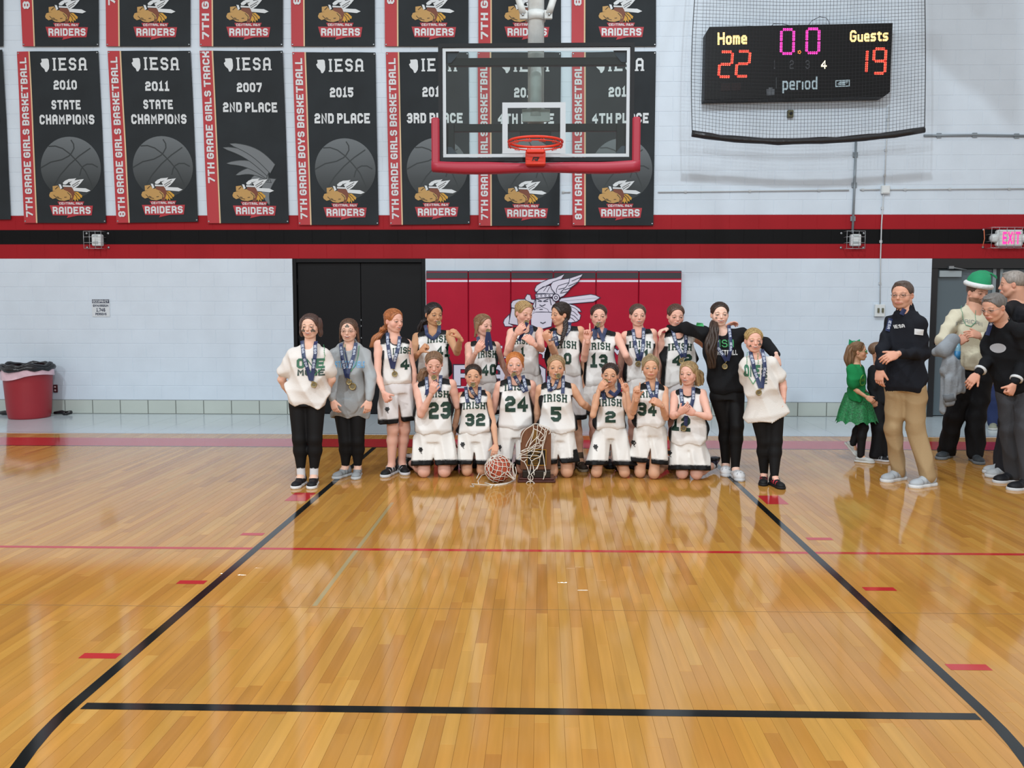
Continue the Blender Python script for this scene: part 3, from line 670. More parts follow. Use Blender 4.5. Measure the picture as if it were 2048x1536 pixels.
# protective net in front of the scoreboard
YN=YW-.75; net=empty('scoreboard_net',tuple(W(1617,290,YN)),'black protective net with a sagging padded bottom bar hanging before the scoreboard','net')
m_net=M('black_net_cord','#17181c',.7)
bar=[(1381,272),(1450,281),(1560,288),(1680,285),(1780,276),(1849,266)]
def netpt(a,b):
    """a across 0..1, b 0 bottom .. 1 top"""
    u=1385+(1848-1385)*a; bx=[p[0] for p in bar]; vb=np.interp(u,bx,[p[1] for p in bar])-6
    ut=1396+(1850-1396)*a; v=vb*(1-b)+(-90)*b; uu=u*(1-b)+ut*b+ (-6*math.sin(b*3.14) if a<.02 else 0)
    p=W(uu,v,YN); return (p[0],YN+.10*math.sin(3.1*a+.4)*(1-b)*.6+.015*math.sin(9*a+5*b),p[2])
g=G(); na,nb=68,52
for i in range(na+1): g.tube([netpt(i/na,j/20) for j in range(21)],.0021 if 0<i<na else .006,3,cap=False)
for j in range(nb+1): g.tube([netpt(i/20,j/nb) for i in range(21)],.0021,3,cap=False)
g.build('netting',[m_net],net,kind='stuff')
P=[netpt(i/16,0) for i in range(17)]
G().tube([(p[0],p[1]-.0,p[2]-.0) for p in P],[.042+.004*math.sin(i*2.3) for i in range(17)],12).build('bottom_bar',[M('black_padded_vinyl','#1b1c1f',.3,bump=(18,.5))],net)
# ================================================================== WALL SERVICES
m_cond=M('painted_conduit','#b9bfc2',.45); m_condg=M('grey_conduit','#828c93',.4,.3); m_pl=M('white_plastic','#cfd5d6',.4)
def pipe(px,r,label,mat,name='conduit',Y=YW-.02,cat='conduit'):
    g=G(); P=[W(u,v,Y) for u,v in px]; g.tube(P,r,8)
    root=empty(name,tuple(P[-1]),label,cat); g.build('tube',[mat],root)
    n=max(2,len(px)); 
    for t in np.linspace(.15,.85,3 if abs(px[0][0]-px[-1][0])+abs(px[0][1]-px[-1][1])>60 else 1):
        cl=G()
        k=t*(len(P)-1); i=int(k); p=P[i]+(P[i+1]-P[i])*(k-i); cl.box(p-np.array([r*2,.0,r*2]),p+np.array([r*2,.016,r*2]),0,.002); cl.build('clip',[mat],root)
    return root
pipe([(1712,283),(1709,370),(1705,466)],.017,'grey vertical conduit running down to the right wall alarm',m_condg)
pipe([(1848,271),(1950,270),(2070,272)],.016,'grey horizontal conduit right of the scoreboard net',m_condg)
pipe([(1124,384),(1141,384)],.009,'short pale conduit stub showing between two banners under the backboard',m_cond)
pipe([(1316,384),(1500,382),(1698,380)],.009,'thin pale horizontal conduit between the banners and the grey vertical conduit',m_cond)
pipe([(1720,379),(1760,379)],.009,'short pale conduit between grey conduit and junction box',m_cond)
pipe([(1772,379),(1900,378),(2070,377)],.009,'thin pale horizontal conduit right of the small junction box',m_cond)
pipe([(1778,212),(1772,300),(1769,372)],.008,'thin pale vertical conduit under the scoreboard corner',m_cond)
pipe([(1767,388),(1763,450),(1761,516),(1760,608)],.009,'thin pale vertical conduit down to the light switch',m_cond)
def wbox(u,v,w_,h_,d,label,name,mat,cat,Y=YW):
    c=W(u,v,Y); root=empty(name,tuple(c),label,cat); k=Y/F
    G().box((c[0]-w_*k/2,YW-.002-d,c[2]-h_*k/2),(c[0]+w_*k/2,YW-.002,c[2]+h_*k/2),0,.006).build('housing',[mat],root); return root,c,k
r_,c,k=wbox(1769,380,16,16,.05,'small white junction box under the scoreboard corner','junction_box',m_pl,'junction box')
G().box((c[0]-.045,YW-.056,c[2]-.045),(c[0]+.045,YW-.052,c[2]+.045),0,.003).build('cover_plate',[m_pl],r_)
r_,c,k=wbox(1757,621,19,24,.06,'white switch box with two dark toggles left of the grey doors','light_switch',m_pl,'switch')
for s in (-.03,.03): G().box((c[0]+s-.012,YW-.085,c[2]-.03),(c[0]+s+.012,YW-.062,c[2]+.035),0,.004).build('toggle',[M('olive_toggle','#5b5a45',.5)],r_)
r_,c,k=wbox(1579,229,11,14,.06,'small olive sensor below the scoreboard','wall_sensor',M('olive_sensor','#575438',.5,noise=(40,.3)),'sensor')
G().lathe([(.02,0),(.02,-.02),(.0,-.03)],(c[0],YW-.062,c[2]),12,ax='y').build('lens',[m_dk],r_)
r_,c,k=wbox(112,777,9,16,.02,'dark red wall outlet beside the trash can','outlet',M('dark_red_plate','#4a1822',.4),'outlet')
for s in (-.024,.024): G().lathe([(.014,0),(.014,-.006),(.002,-.007)],(c[0],YW-.022,c[2]+s),12,ax='y').build('socket',[M('pale_socket','#c9b6b6',.4)],r_)
# occupancy sign
P0,P1=W(184,598,YW),W(220.5,633.5,YW); root=empty('occupancy_sign',((P0[0]+P1[0])/2,YW-.01,P1[2]),'small white occupancy sign reading Gymnasium 1,746 Persons on the left wall','sign')
G().box((P0[0],YW-.008,P1[2]),(P1[0],YW-.002,P0[2])).build('plate',[M('sign_white','#c6cdd2',.5)],root)
w_=P1[0]-P0[0]; hh=P0[2]-P1[2]; cx=(P0[0]+P1[0])/2; g=G(); g.box((P0[0]+.005,YW-.0095,P0[2]-.06),(P1[0]-.005,YW-.008,P0[2]-.006),0)
g.build('header_band',[M('sign_navy','#30394f',.5)],root)
g=G()
for s_,zc,h_,ww,mi in (('OCCUPANCY',.033,.04,w_*.88,1),('GYMNASIUM',.095,.034,w_*.86,0),('1,746',.155,.05,w_*.5,0),('PERSONS',.215,.034,w_*.62,0)):
    V,f=text2d(s_,h_,ww,hw=.8); g.add([(cx+q[0],YW-.0115-q[2],P0[2]-zc+q[1]) for q in V],f,mi)
g.build('sign_lettering',[M('sign_navy','#30394f',.5),M('sign_white','#c6cdd2',.5)],root)
# caged alarms and exit sign
def cage(root,x0,x1,z0,z1,d,nx,nz,r=.0035):
    g=G(); y0,y1=YW-.004,YW-d
    for i in range(nx+1):
        x=x0+(x1-x0)*i/nx; g.tube([(x,y0,z0),(x,y1,z0),(x,y1,z1),(x,y0,z1)],r,5)
    for j in range(nz+1):
        z=z0+(z1-z0)*j/nz; g.tube([(x0,y0,z),(x0,y1,z),(x1,y1,z),(x1,y0,z)],r,5)
    g.build('wire_cage',[M('galvanised_wire','#a9adb0',.35,.5)],root)
    for x in (x0-.03,x1+.03):
        for z in (z0+.02,z1-.02): G().lathe([(.018,0),(.018,-.006),(.006,-.012)],(x,YW-.003,z),10,ax='y').build('cage_bolt',[m_steel],root)
for u,lab in ((197,'white wall alarm in a wire cage on the black stripe, left side under the banners'),(1706,'white wall alarm in a wire cage at the foot of the grey conduit')):
    c=W(u+2,481,YW); root=empty('wall_alarm',(c[0],YW,c[2]-.1),lab,'alarm','caged wall alarms')
    G().box((c[0]-.068,YW-.09,c[2]-.082),(c[0]+.068,YW-.003,c[2]+.082),0,.012).build('housing',[m_pl],root)
    for q in (-.05,-.03,.055): G().box((c[0]-.045,YW-.094,c[2]+q),(c[0]+.03,YW-.089,c[2]+q+.008)).build('grille_slot',[M('slot_grey','#8a9a9b',.5)],root)
    cage(root,c[0]-.15,c[0]+.1,c[2]-.12,c[2]+.12,.14,3,3)
c=W(2014,477,YW); root=empty('exit_sign',(c[0],YW,c[2]-.14),'caged white exit sign glowing pink above the grey doors','sign')
G().box((c[0]-.18,YW-.09,c[2]-.115),(c[0]+.18,YW-.003,c[2]+.115),0,.02).build('housing',[m_pl],root)
for s in (-1,1): G().lathe([(.0,.05),(.055,.05),(.06,.0),(.05,-.03),(.02,-.04)],(c[0]+s*.205,YW-.06,c[2]),16,ax='y').build('lamp_head',[m_pl],root)
V,f=text2d('EXIT',.165,.24,hw=.75); G().add([(c[0]+.01+q[0],YW-.094-q[2],c[2]+q[1]) for q in V],f).build('exit_lettering',[M('lit_pink_lettering','#ff2a86',emit=1.4)],root)
cage(root,c[0]-.30,c[0]+.32,c[2]-.14,c[2]+.14,.16,6,3)
G().tube([W(u,v,YW-.162) for u,v in ((1968,459),(1969,478),(1965,494))],.006,6).build('cable_tie',[M('orange_tie','#c96b48',.5)],root)
# ================================================================== TRASH CAN
m_can=M('red_plastic_can','#92202a',.45,noise=(3,.06)); m_bag=M('black_bin_liner','#14161a',.25,bump=(25,.6)); m_clr=M('clear_bin_liner','#d8b6c0',.3,noise=(8,.2))
Yc=11.16; c=W(58,800,Yc); cx=c[0]; root=empty('trash_can',(cx,Yc,0),'round red trash can with black liner against the left wall','trash can')
kx=Yc/F
G().lathe([(.0,.0),(.255,.0),(.262,.02),(.275,.1),(.30,.5),(.305,.62),(.318,.63),(.318,.65),(.295,.65),(.285,.62),(.25,.05)],(cx-.0,Yc,.0),40).build('can_body',[m_can],root)
g=G(); n=44
for rr,z,r2 in ((.325,.70,.034),(.30,.735,.028)): g.tube([(cx-.01+rr*math.cos(t),Yc+rr*math.sin(t),z+.012*math.sin(5*t)+.008*math.sin(11*t)) for t in np.linspace(0,2*math.pi,n+1)[:-1]],[r2*(1+.3*math.sin(7*t)) for t in np.linspace(0,6.28,n)],8,closed=True)
g.build('black_liner_roll',[m_bag],root)
g=G(); V=[];Fc=[]
for i,t in enumerate(np.linspace(0,2*math.pi,n+1)[:-1]):
    lo=.60-.07*max(0,math.cos(t-3.6))-.015*math.sin(3*t)
    for r,z in ((.322,.70),(.326,.64),(.327,lo)): V.append((cx+(r+.004*math.sin(9*t))*math.cos(t),Yc+r*math.sin(t),z))
for i in range(n):
    j=(i+1)%n
    for a in (0,1): Fc.append((3*i+a,3*i+a+1,3*j+a+1,3*j+a))
g.add(V,Fc,0,smooth=True).build('clear_liner_skirt',[m_clr],root)
g=G()
for s_,us in ((1,[(100,830),(112,831),(122,830),(132,828),(146,827.5)]),):
    P=[WF(u,v+2) for u,v in us]; g.tube([(p[0],YW-.16,.03+.012*math.sin(i*2)) for i,p in enumerate(P)],[.02,.03,.034,.03,.026],8)
tag(g.build('liner_scrap',[m_bag]),'crumpled black bin liner on the floor right of the trash can','bin liner')
g=G(); P=[WF(u,832) for u in (-14,-2,8,20)]; g.tube([(p[0],YW-.16,.028) for p in P],[.02,.035,.03,.012],8)
tag(g.build('liner_scrap',[m_bag]),'black bin liner on the floor left of the trash can','bin liner')
# ================================================================== BASKETBALL HOOP
YB=7.69; m_blkm=M('black_steel','#0d0f12',.45,.1,spec=.3); m_glass=bpy.data.materials.new('backboard_glass'); MATS['backboard_glass']=m_glass
m_glass.use_nodes=True; nt=m_glass.node_tree; nt.nodes.clear(); o_=nt.nodes.new('ShaderNodeOutputMaterial'); mx=nt.nodes.new('ShaderNodeMixShader'); tr=nt.nodes.new('ShaderNodeBsdfTransparent'); gl=nt.nodes.new('ShaderNodeBsdfGlossy'); fr=nt.nodes.new('ShaderNodeFresnel')
tr.inputs[0].default_value=(.90,.95,.94,1); gl.inputs['Roughness'].default_value=.01; fr.inputs[0].default_value=1.5
nt.links.new(fr.outputs[0],mx.inputs[0]); nt.links.new(tr.outputs[0],mx.inputs[1]); nt.links.new(gl.outputs[0],mx.inputs[2]); nt.links.new(mx.outputs[0],o_.inputs[0])
m_bw=M('white_board_line','#b4bbc0',.45); m_org=M('orange_rim_paint','#d8361f',.35); m_mast=M('weathered_white_steel','#c3c6c4',.5,noise=(9,.16),bump=(30,.1)); m_pdr=M('red_board_padding','#9c1e34',.45)
TL,BR=W(876,87,YB),W(1267,322,YB); bx0,bx1=TL[0],BR[0]; bz1,bz0=TL[2],BR[2]; bc=(bx0+bx1)/2
hoop=empty('basketball_hoop',(bc,YB,bz0),'ceiling mounted glass backboard with bare orange rim and red edge padding','basketball hoop')
fw=.036
g=G(); g.box((bx0,YB,bz0),(bx1,YB+.05,bz0+fw)).box((bx0,YB,bz1-fw),(bx1,YB+.05,bz1)).box((bx0,YB,bz0+fw),(bx0+fw,YB+.05,bz1-fw)).box((bx1-fw,YB,bz0+fw),(bx1,YB+.05,bz1-fw)); g.build('board_frame',[m_blkm],hoop)
G().box((bx0+fw,YB+.012,bz0+fw),(bx1-fw,YB+.022,bz1-fw)).build('glass_pane',[m_glass],hoop)
def rect(g,x0,x1,z0,z1,t,y,th=.002): 
    g.box((x0,y,z0),(x1,y+th,z0+t)).box((x0,y,z1-t),(x1,y+th,z1)).box((x0,y,z0+t),(x0+t,y+th,z1-t)).box((x1-t,y,z0+t),(x1,y+th,z1-t))
g=G(); rect(g,bx0+fw+.004,bx1-fw-.004,bz0+fw+.004,bz1-fw-.004,.030,YB+.009); g.build('border_line',[m_bw],hoop)
s0,s1=W(1004.5,204.5,YB),W(1131,306.5,YB); g=G(); rect(g,s0[0],s1[0],s1[2],s0[2],.05,YB+.009); g.build('target_square',[m_bw],hoop)
# padding
pl0,pl1=W(863,237,YB),W(879,342,YB); pr0=W(1281,232,YB); zl=W(1070,341,YB)[2]
g=G()
path=[(pl0[0]+.035,YB+.02,pl0[2]),(pl0[0]+.045,YB+.02,bz0+.15),(pl0[0]+.055,YB+.02,bz0-.01)]
for sgn,xe in ((0,pl0[0]),(1,pr0[0])):
    x_in=xe+.075 if not sgn else xe-.075
    g.box((min(xe,x_in),YB-.03,bz0-.06),(max(xe,x_in),YB+.075,W(1070,235,YB)[2]),0,.014)
g.build('side_padding',[m_pdr],hoop)
g=G(); n=28; V=[];Fc=[]
for i in range(n+1):
    t=i/n; x=pl0[0]+(pr0[0]-pl0[0])*t; sag=.012*math.sin(t*9)+.02*math.sin(t*math.pi)
    z0=bz0-.088-sag; z1=bz0+.006-.022*math.sin(t*math.pi)-.004*math.sin(t*17)
    for (y,z) in ((YB-.03,z0+.012),(YB-.035,(z0+z1)/2),(YB-.028,z1-.004),(YB-.01,z1),(YB+.07,z1),(YB+.075,z0+.012),(YB+.06,z0),(YB-.015,z0)): V.append((x,y,z))
for i in range(n):
    for k in range(8): Fc.append((i*8+k,i*8+(k+1)%8,(i+1)*8+(k+1)%8,(i+1)*8+k))
Fc.append(tuple(range(8))[::-1]);Fc.append(tuple(range(n*8,n*8+8)))
g.add(V,Fc,0,smooth=True).build('bottom_padding',[m_pdr],hoop)
# rim
rc=W(1071,282,YB-.385); rc=np.array([W(1071,282,YB-.385)[0],YB-.385,W(1071,284,YB-.385)[2]]); R_=.238
rim=G().tube([rc+np.array([R_*math.cos(t),R_*math.sin(t),0]) for t in np.linspace(0,2*math.pi,49)[:-1]],.0115,10,closed=True).build('rim',[m_org],hoop)
g=G().tube([rc+np.array([R_*math.cos(t),R_*math.sin(t),-.028]) for t in np.linspace(0,2*math.pi,49)[:-1]],.006,8,closed=True)
for k in range(12):
    t=2*math.pi*(k+.5)/12; p=rc+np.array([R_*math.cos(t),R_*math.sin(t),0]); q=rc+np.array([R_*math.cos(t+.12),R_*math.sin(t+.12),-.04]); q2=rc+np.array([R_*math.cos(t-.12),R_*math.sin(t-.12),-.04]); g.tube([p,q,q+np.array([0,0,.0]),q2,p],.0035,5)
g.build('net_hooks',[m_org],rim)
a,b=W(1051,303,YB-.11),W(1091,330,YB-.11)
G().box((a[0],YB-.13,b[2]),(b[0],YB-.03,a[2]),0,.008).build('rim_bracket',[m_org],rim)
G().box((a[0]+.01,YB-.17,a[2]-.02),(b[0]-.01,YB-.0,a[2]+.012),0,.006).build('rim_arm',[m_org],rim)
q=W(1071,318,YB-.13); v,f=stroke([(-.025,-.012),(-.018,.012),(.028,.012),(.02,-.004),(-.01,-.004),(.0,-.012),(.018,-.012)],.005); G().add([(q[0]+p[0],YB-.1325,q[2]+p[1]) for p in v],f).build('maker_mark',[m_dk],rim)
# rear frame
def bar2(u0,v0,u1,v1,Y,th,name,mat,par=hoop):
    a,b=W(u0,v0,Y),W(u1,v1,Y); return G().box((a[0],Y,b[2]),(b[0],Y+th,a[2]),0,.004).build(name,[mat],par)
bar2(897,116,1252,130,YB+.07,.05,'rear_top_bar',m_blkm); bar2(906,248,1236,262,YB+.07,.05,'rear_mid_bar',m_blkm)
bar2(889,248,909,318,YB+.06,.05,'rear_side_bar',m_blkm); bar2(1233,248,1257,318,YB+.06,.05,'rear_side_bar',m_blkm)
m_bb=M('blue_black_bracket','#172338',.35,.2)
for (u,v,s,t) in ((888,102,1,1),(1257,100,-1,1),(889,318,1,-1),(1257,316,-1,-1)):
    P=[W(u,v,YB+.05),W(u+s*30,v,YB+.05),W(u+s*26,v+t*10,YB+.05),W(u+s*14,v+t*24,YB+.05),W(u,v+t*24,YB+.05)]
    G().prism([(p[0],p[2]) for p in P][::(1 if s*t<0 else -1)],YB+.05,YB+.07).build('corner_bracket',[m_bb],hoop)
mx_=W(1072,100,YB+.3)[0]; r_m=.078
G().tube([(mx_,YB+.3,W(1072,262,YB+.3)[2]),(mx_,YB+.3,7.5)],r_m,20).build('mast',[m_mast],hoop)
G().tube([(mx_,YB+.3,W(1072,124,YB+.3)[2]),(mx_,YB+.22,W(1072,150,YB+.2)[2]),(mx_,YB+.14,W(1072,235,YB+.15)[2])],[.05,.056,.06],14).build('lower_neck',[m_mast],hoop)
bar2(1044,218,1100,243,YB+.11,.03,'clamp_plate',m_mast)
G().lathe([(.085,-.05),(.088,.05),(.04,.06)],(mx_,YB+.2,W(1072,229,YB+.2)[2]),18).build('clamp_collar',[m_mast],hoop)
bar2(1040,262,1102,272,YB+.08,.03,'goal_plate',m_blkm); 
zc=W(1071,33,YB+.3)[2]
col=G().lathe([(.08,-.045),(.09,-.045),(.09,.04),(.08,.04)],(mx_,YB+.3,zc),24).build('brace_collar',[m_mast],hoop)
for s in (-1,1):
    G().box((mx_+s*.08,YB+.22,zc-.05),(mx_+s*.155,YB+.25,zc+.035),0,.008).build('collar_lug',[m_mast],hoop)
    G().lathe([(.012,0),(.012,-.012),(.004,-.014)],(mx_+s*.125,YB+.22,zc-.01),10,ax='y').build('bolt',[m_steel],hoop)
    G().tube([(mx_+s*.12,YB+.235,zc+.0),(mx_+s*.145,YB+.24,zc+.08),(mx_+s*.62,YB+.35,zc+1.6)],.033,12).build('brace',[m_mast],hoop)
# ================================================================== TROPHY, BALL, CUT NETS
m_wal=M('walnut_plaque','#6f4730',.3,noise=(6,.2),stretch=(6,1,1)); m_base=M('dark_walnut_base','#4a241e',.25,noise=(6,.2),stretch=(1,6,1)); m_brass=M('brass','#c79a3c',.3,.8); m_bkp=M('black_plate','#0f0f0e',.25)
YT=7.2
def T_(u,v,Y=YT): return W(u,v,Y)
b0,b1=T_(1035,957,7.16),T_(1111,971,7.16); tro=empty('trophy',((b0[0]+b1[0])/2,7.3,0),'tall walnut plaque trophy with brass framed black plate standing between kneeling players','trophy')
cxm=(b0[0]+b1[0])/2
G().box((b0[0],7.16,0),(b1[0],7.42,b0[2]*.55),0,.006).box((b0[0]+.012,7.172,b0[2]*.55),(b1[0]-.012,7.41,b0[2]),0,.006).build('base',[m_base],tro)
s0,s1=T_(1045,942,7.19),T_(1101,957,7.19)
G().box((s0[0],7.19,b0[2]),(s1[0],7.39,s0[2]),0,.004).build('step',[M('black_step','#1a1714',.3)],tro)
p0,p1=T_(1041,852,7.25),T_(1102,944,7.25); a_=p0[0]; b_=p1[0]; zt2=p0[2]; zb2=s0[2]; mid_=(a_+b_)/2; rw=(b_-a_)/2
poly=[(a_,zb2),(b_,zb2)]+[(mid_+rw*math.cos(t),zt2-rw*.62+rw*.62*math.sin(t)) for t in np.linspace(0,math.pi,17)]
G().prism(poly,7.25,7.285).build('plaque',[m_wal],tro,bevel=.004)
q0,q1=T_(1053.5,898.5,7.245),T_(1092.5,931,7.245)
G().box((q0[0],7.243,q1[2]),(q1[0],7.25,q0[2])).build('black_plate',[m_bkp],tro)
g=G(); rect(g,q0[0],q1[0],q1[2],q0[2],.006,7.240,.003); g.build('brass_frame',[m_brass],tro)
g=G()
for i,(v,w_) in enumerate(((902,.05),(906,.075),(909.5,.04),(913,.07),(917,.085),(920.5,.05),(924,.08),(927,.06))):
    z=T_(1070,v,7.243)[2]; n=int(w_/.009)
    for k in range(n):
        x=mid_-w_/2+k*.009; g.box((x,7.2415,z-.003),(x+.006,7.243,z+.003))
g.build('engraved_text',[m_brass],tro,kind='stuff')
# brass state medallion
P=[(-.035,.07),(.03,.075),(.04,.04),(.042,-.03),(.02,-.075),(.0,-.08),(-.01,-.05),(-.04,-.02),(-.05,.01),(-.03,.035)]
c=T_(1069,872,7.24); G().prism([(c[0]+x*.75,c[2]+y*.75) for x,y in P][::-1],7.238,7.25).build('brass_medallion',[M('dull_brass','#8e6d38',.35,.6)],tro,bevel=.002)
m_cord=M('white_net_cord','#d9d2c6',.8)
root=empty('cut_net',tuple(T_(1070,905,7.2)),'white cut down hoop net draped over the walnut trophy','net')
def cord(g,px,Y,r=.0035,jit=0):
    P=[]
    for i,q in enumerate(px):
        yy=(Y if q[1]<938 or Y<7.12 else 7.145) if len(q)<3 else q[2]; P.append(T_(q[0],q[1],yy))
    # smooth catmull
    S_=[]
    for i in range(len(P)-1):
        p0_,p1_,p2_,p3_=P[max(i-1,0)],P[i],P[i+1],P[min(i+2,len(P)-1)]
        for t in np.linspace(0,1,4,endpoint=False):
            S_.append(.5*((2*p1_)+(-p0_+p2_)*t+(2*p0_-5*p1_+4*p2_-p3_)*t*t+(-p0_+3*p1_-3*p2_+p3_)*t**3))
    S_.append(P[-1]); g.tube(S_,r,6)
k=1/11.378
def Z(*pts): return [(940+x*k,850+y*k) for x,y in pts]
g=G()
for i,P in enumerate([Z((1160,400),(1175,260),(1250,120),(1400,20),(1450,-20),(1550,-20),(1700,30),(1800,60),(1830,150),(1790,210)),
 Z((1440,0),(1440,120),(1390,260),(1310,400),(1270,500)),Z((1450,80),(1440,200),(1380,380),(1350,480)),Z((1540,0),(1530,150),(1520,300),(1500,430),(1450,620),(1390,720),(1360,760)),
 Z((1440,80),(1600,160),(1680,240)),Z((1560,0),(1620,60),(1700,120),(1740,190)),Z((1650,40),(1610,150),(1560,260),(1570,400),(1620,470)),Z((1730,60),(1700,160),(1690,300),(1650,420),(1640,560)),
 Z((1800,60),(1740,150),(1730,230),(1690,380),(1660,500),(1640,620),(1600,740)),Z((1500,280),(1620,360),(1700,330)),Z((1680,240),(1600,330),(1570,410),(1450,470),(1330,540)),
 Z((1580,400),(1480,440),(1400,500),(1240,560),(1160,600)),Z((1620,480),(1500,480),(1380,540),(1280,600),(1120,670)),Z((1560,260),(1440,360),(1360,460),(1300,560)),
 Z((1160,600),(1300,590),(1450,600),(1620,620)),Z((1120,670),(1300,690),(1480,690),(1590,710)),Z((1060,780),(1150,700),(1300,640),(1480,520)),Z((1160,700),(1160,790),(1230,830),(1290,780)),
 Z((1160,750),(1300,740),(1360,760),(1400,820),(1480,770),(1590,720),(1640,580)),Z((1230,830),(1300,960),(1350,1130)),Z((1400,820),(1380,960),(1350,1130)),Z((1400,820),(1440,960),(1460,1140)),
 Z((1590,720),(1580,850),(1520,1010)),Z((1580,850),(1500,1000),(1390,1120)),Z((1640,580),(1680,760),(1700,920),(1725,1060),(1710,1150)),Z((1640,620),(1670,740),(1690,870)),Z((1690,1070),(1685,1180),(1665,1240)),
 Z((1350,1130),(1320,1190),(1350,1250),(1420,1250),(1430,1180),(1380,1120)),Z((1370,1160),(1370,1260),(1375,1370)),Z((1280,1330),(1320,1290),(1430,1290),(1440,1340),(1380,1380),(1300,1370),(1280,1330)),Z((1430,1290),(1490,1350),(1545,1410)),Z((1380,500),(1480,540),(1600,500),(1650,420))]):
    cord(g,[(a,b) for a,b in P],7.222-(i%5)*.006,.0036)
g.build('cords',[m_cord],root)
# ball
cb=T_(997,937,7.2); cb[2]=.119; R_=.119; ball=empty('basketball',(cb[0],cb[1],0),'orange basketball wrapped in a cut white net on the floor','basketball')
g=G(); nu,nv=32,20; g.lathe([(max(1e-4,R_*math.sin(math.pi*j/nv)),-R_*math.cos(math.pi*j/nv)) for j in range(nv+1)],cb,nu)
g.build('leather_shell',[M('orange_leather','#b04a2c',.5,bump=(400,.3),noise=(6,.08))],ball)
g=G(); ax=Matrix.Rotation(.5,3,'X')@Matrix.Rotation(.4,3,'Z')
for kind in range(4):
    P=[]
    for t in np.linspace(0,2*math.pi,41)[:-1]:
        if kind==0: p=(math.cos(t),math.sin(t),0)
        elif kind==1: p=(0,math.cos(t),math.sin(t))
        else:
            s=1 if kind==2 else -1; x=s*(.55+.2*math.cos(2*t)); r=math.sqrt(1-x*x); p=(x,r*math.cos(t),r*math.sin(t))
        P.append(np.array(ax@Vector(p))*R_*1.0+cb)
    g.tube(P,.0022,5,closed=True)
g.build('ball_seam',[M('seam_black','#1c1512',.6)],ball)
netb=empty('cut_net',(cb[0],cb[1],0),'white cut down hoop net spread over and beside the basketball','net')
g=G(); RR=R_*1.055
def sp(th,ph,r=RR): return cb+np.array([r*math.sin(th)*math.cos(ph),r*math.sin(th)*math.sin(ph),r*math.cos(th)])
tilt=Matrix.Rotation(-.5,3,'Y')@Matrix.Rotation(.35,3,'X')
def spt(th,ph,r=RR):
    v=tilt@Vector((math.sin(th)*math.cos(ph),math.sin(th)*math.sin(ph),math.cos(th))); p=cb+np.array(v)*r
    if p[2]<.004: p[2]=.004
    return p
n=12
for k_ in range(n):
    for s in (-1,1):
        P=[]
        for i in range(13):
            th=.12+i*.17; P.append(spt(th,2*math.pi*k_/n+s*.26*math.sin(i*1.05)+s*.0,RR+.003*math.sin(i*2+k_)))
        g.tube(P,.0031,5)
def fl(pts): return [np.array([WF(940+x*k,850+y*k)[0],WF(940+x*k,850+y*k)[1],.004+z]) for x,y,z in pts]
for P in ([(150,1250,.01),(220,1160,.03),(320,1140,.05),(430,1230,.02)],[(0,1400,0),(90,1410,0),(40,1350,0),(200,1360,0),(420,1380,0),(560,1375,0),(700,1360,0),(880,1330,0),(980,1290,0),(1030,1240,.02)],[(200,1360,0),(180,1280,0),(260,1210,.02),(340,1200,.03)],[(470,1450,0),(510,1390,0),(430,1350,0),(330,1330,0)],[(380,1340,0),(520,1370,0),(760,1340,0),(950,1300,0)],[(350,1320,0),(480,1360,0),(640,1385,0),(840,1350,0),(1000,1270,.01)],[(560,1400,0),(620,1380,0),(700,1330,.0)]):
    g.tube(fl(P),.0034,6)
for P in ([(955,850),(975,1050),(1000,1260)],[(1000,880),(985,1000),(1010,1120),(1035,1230)],[(930,900),(900,1000),(930,1130),(1000,1260)],[(1030,950),(1055,1080),(1020,1200)],[(800,1100),(900,1170),(1010,1250)],[(850,1040),(930,1150),(1030,1240)],[(780,1090),(640,1190),(500,1180),(440,1080),(450,900)]):
    cord(g,Z(*P),7.085 if P[0][0]<900 else 7.16,.0033)
g.build('cords',[m_cord],netb)
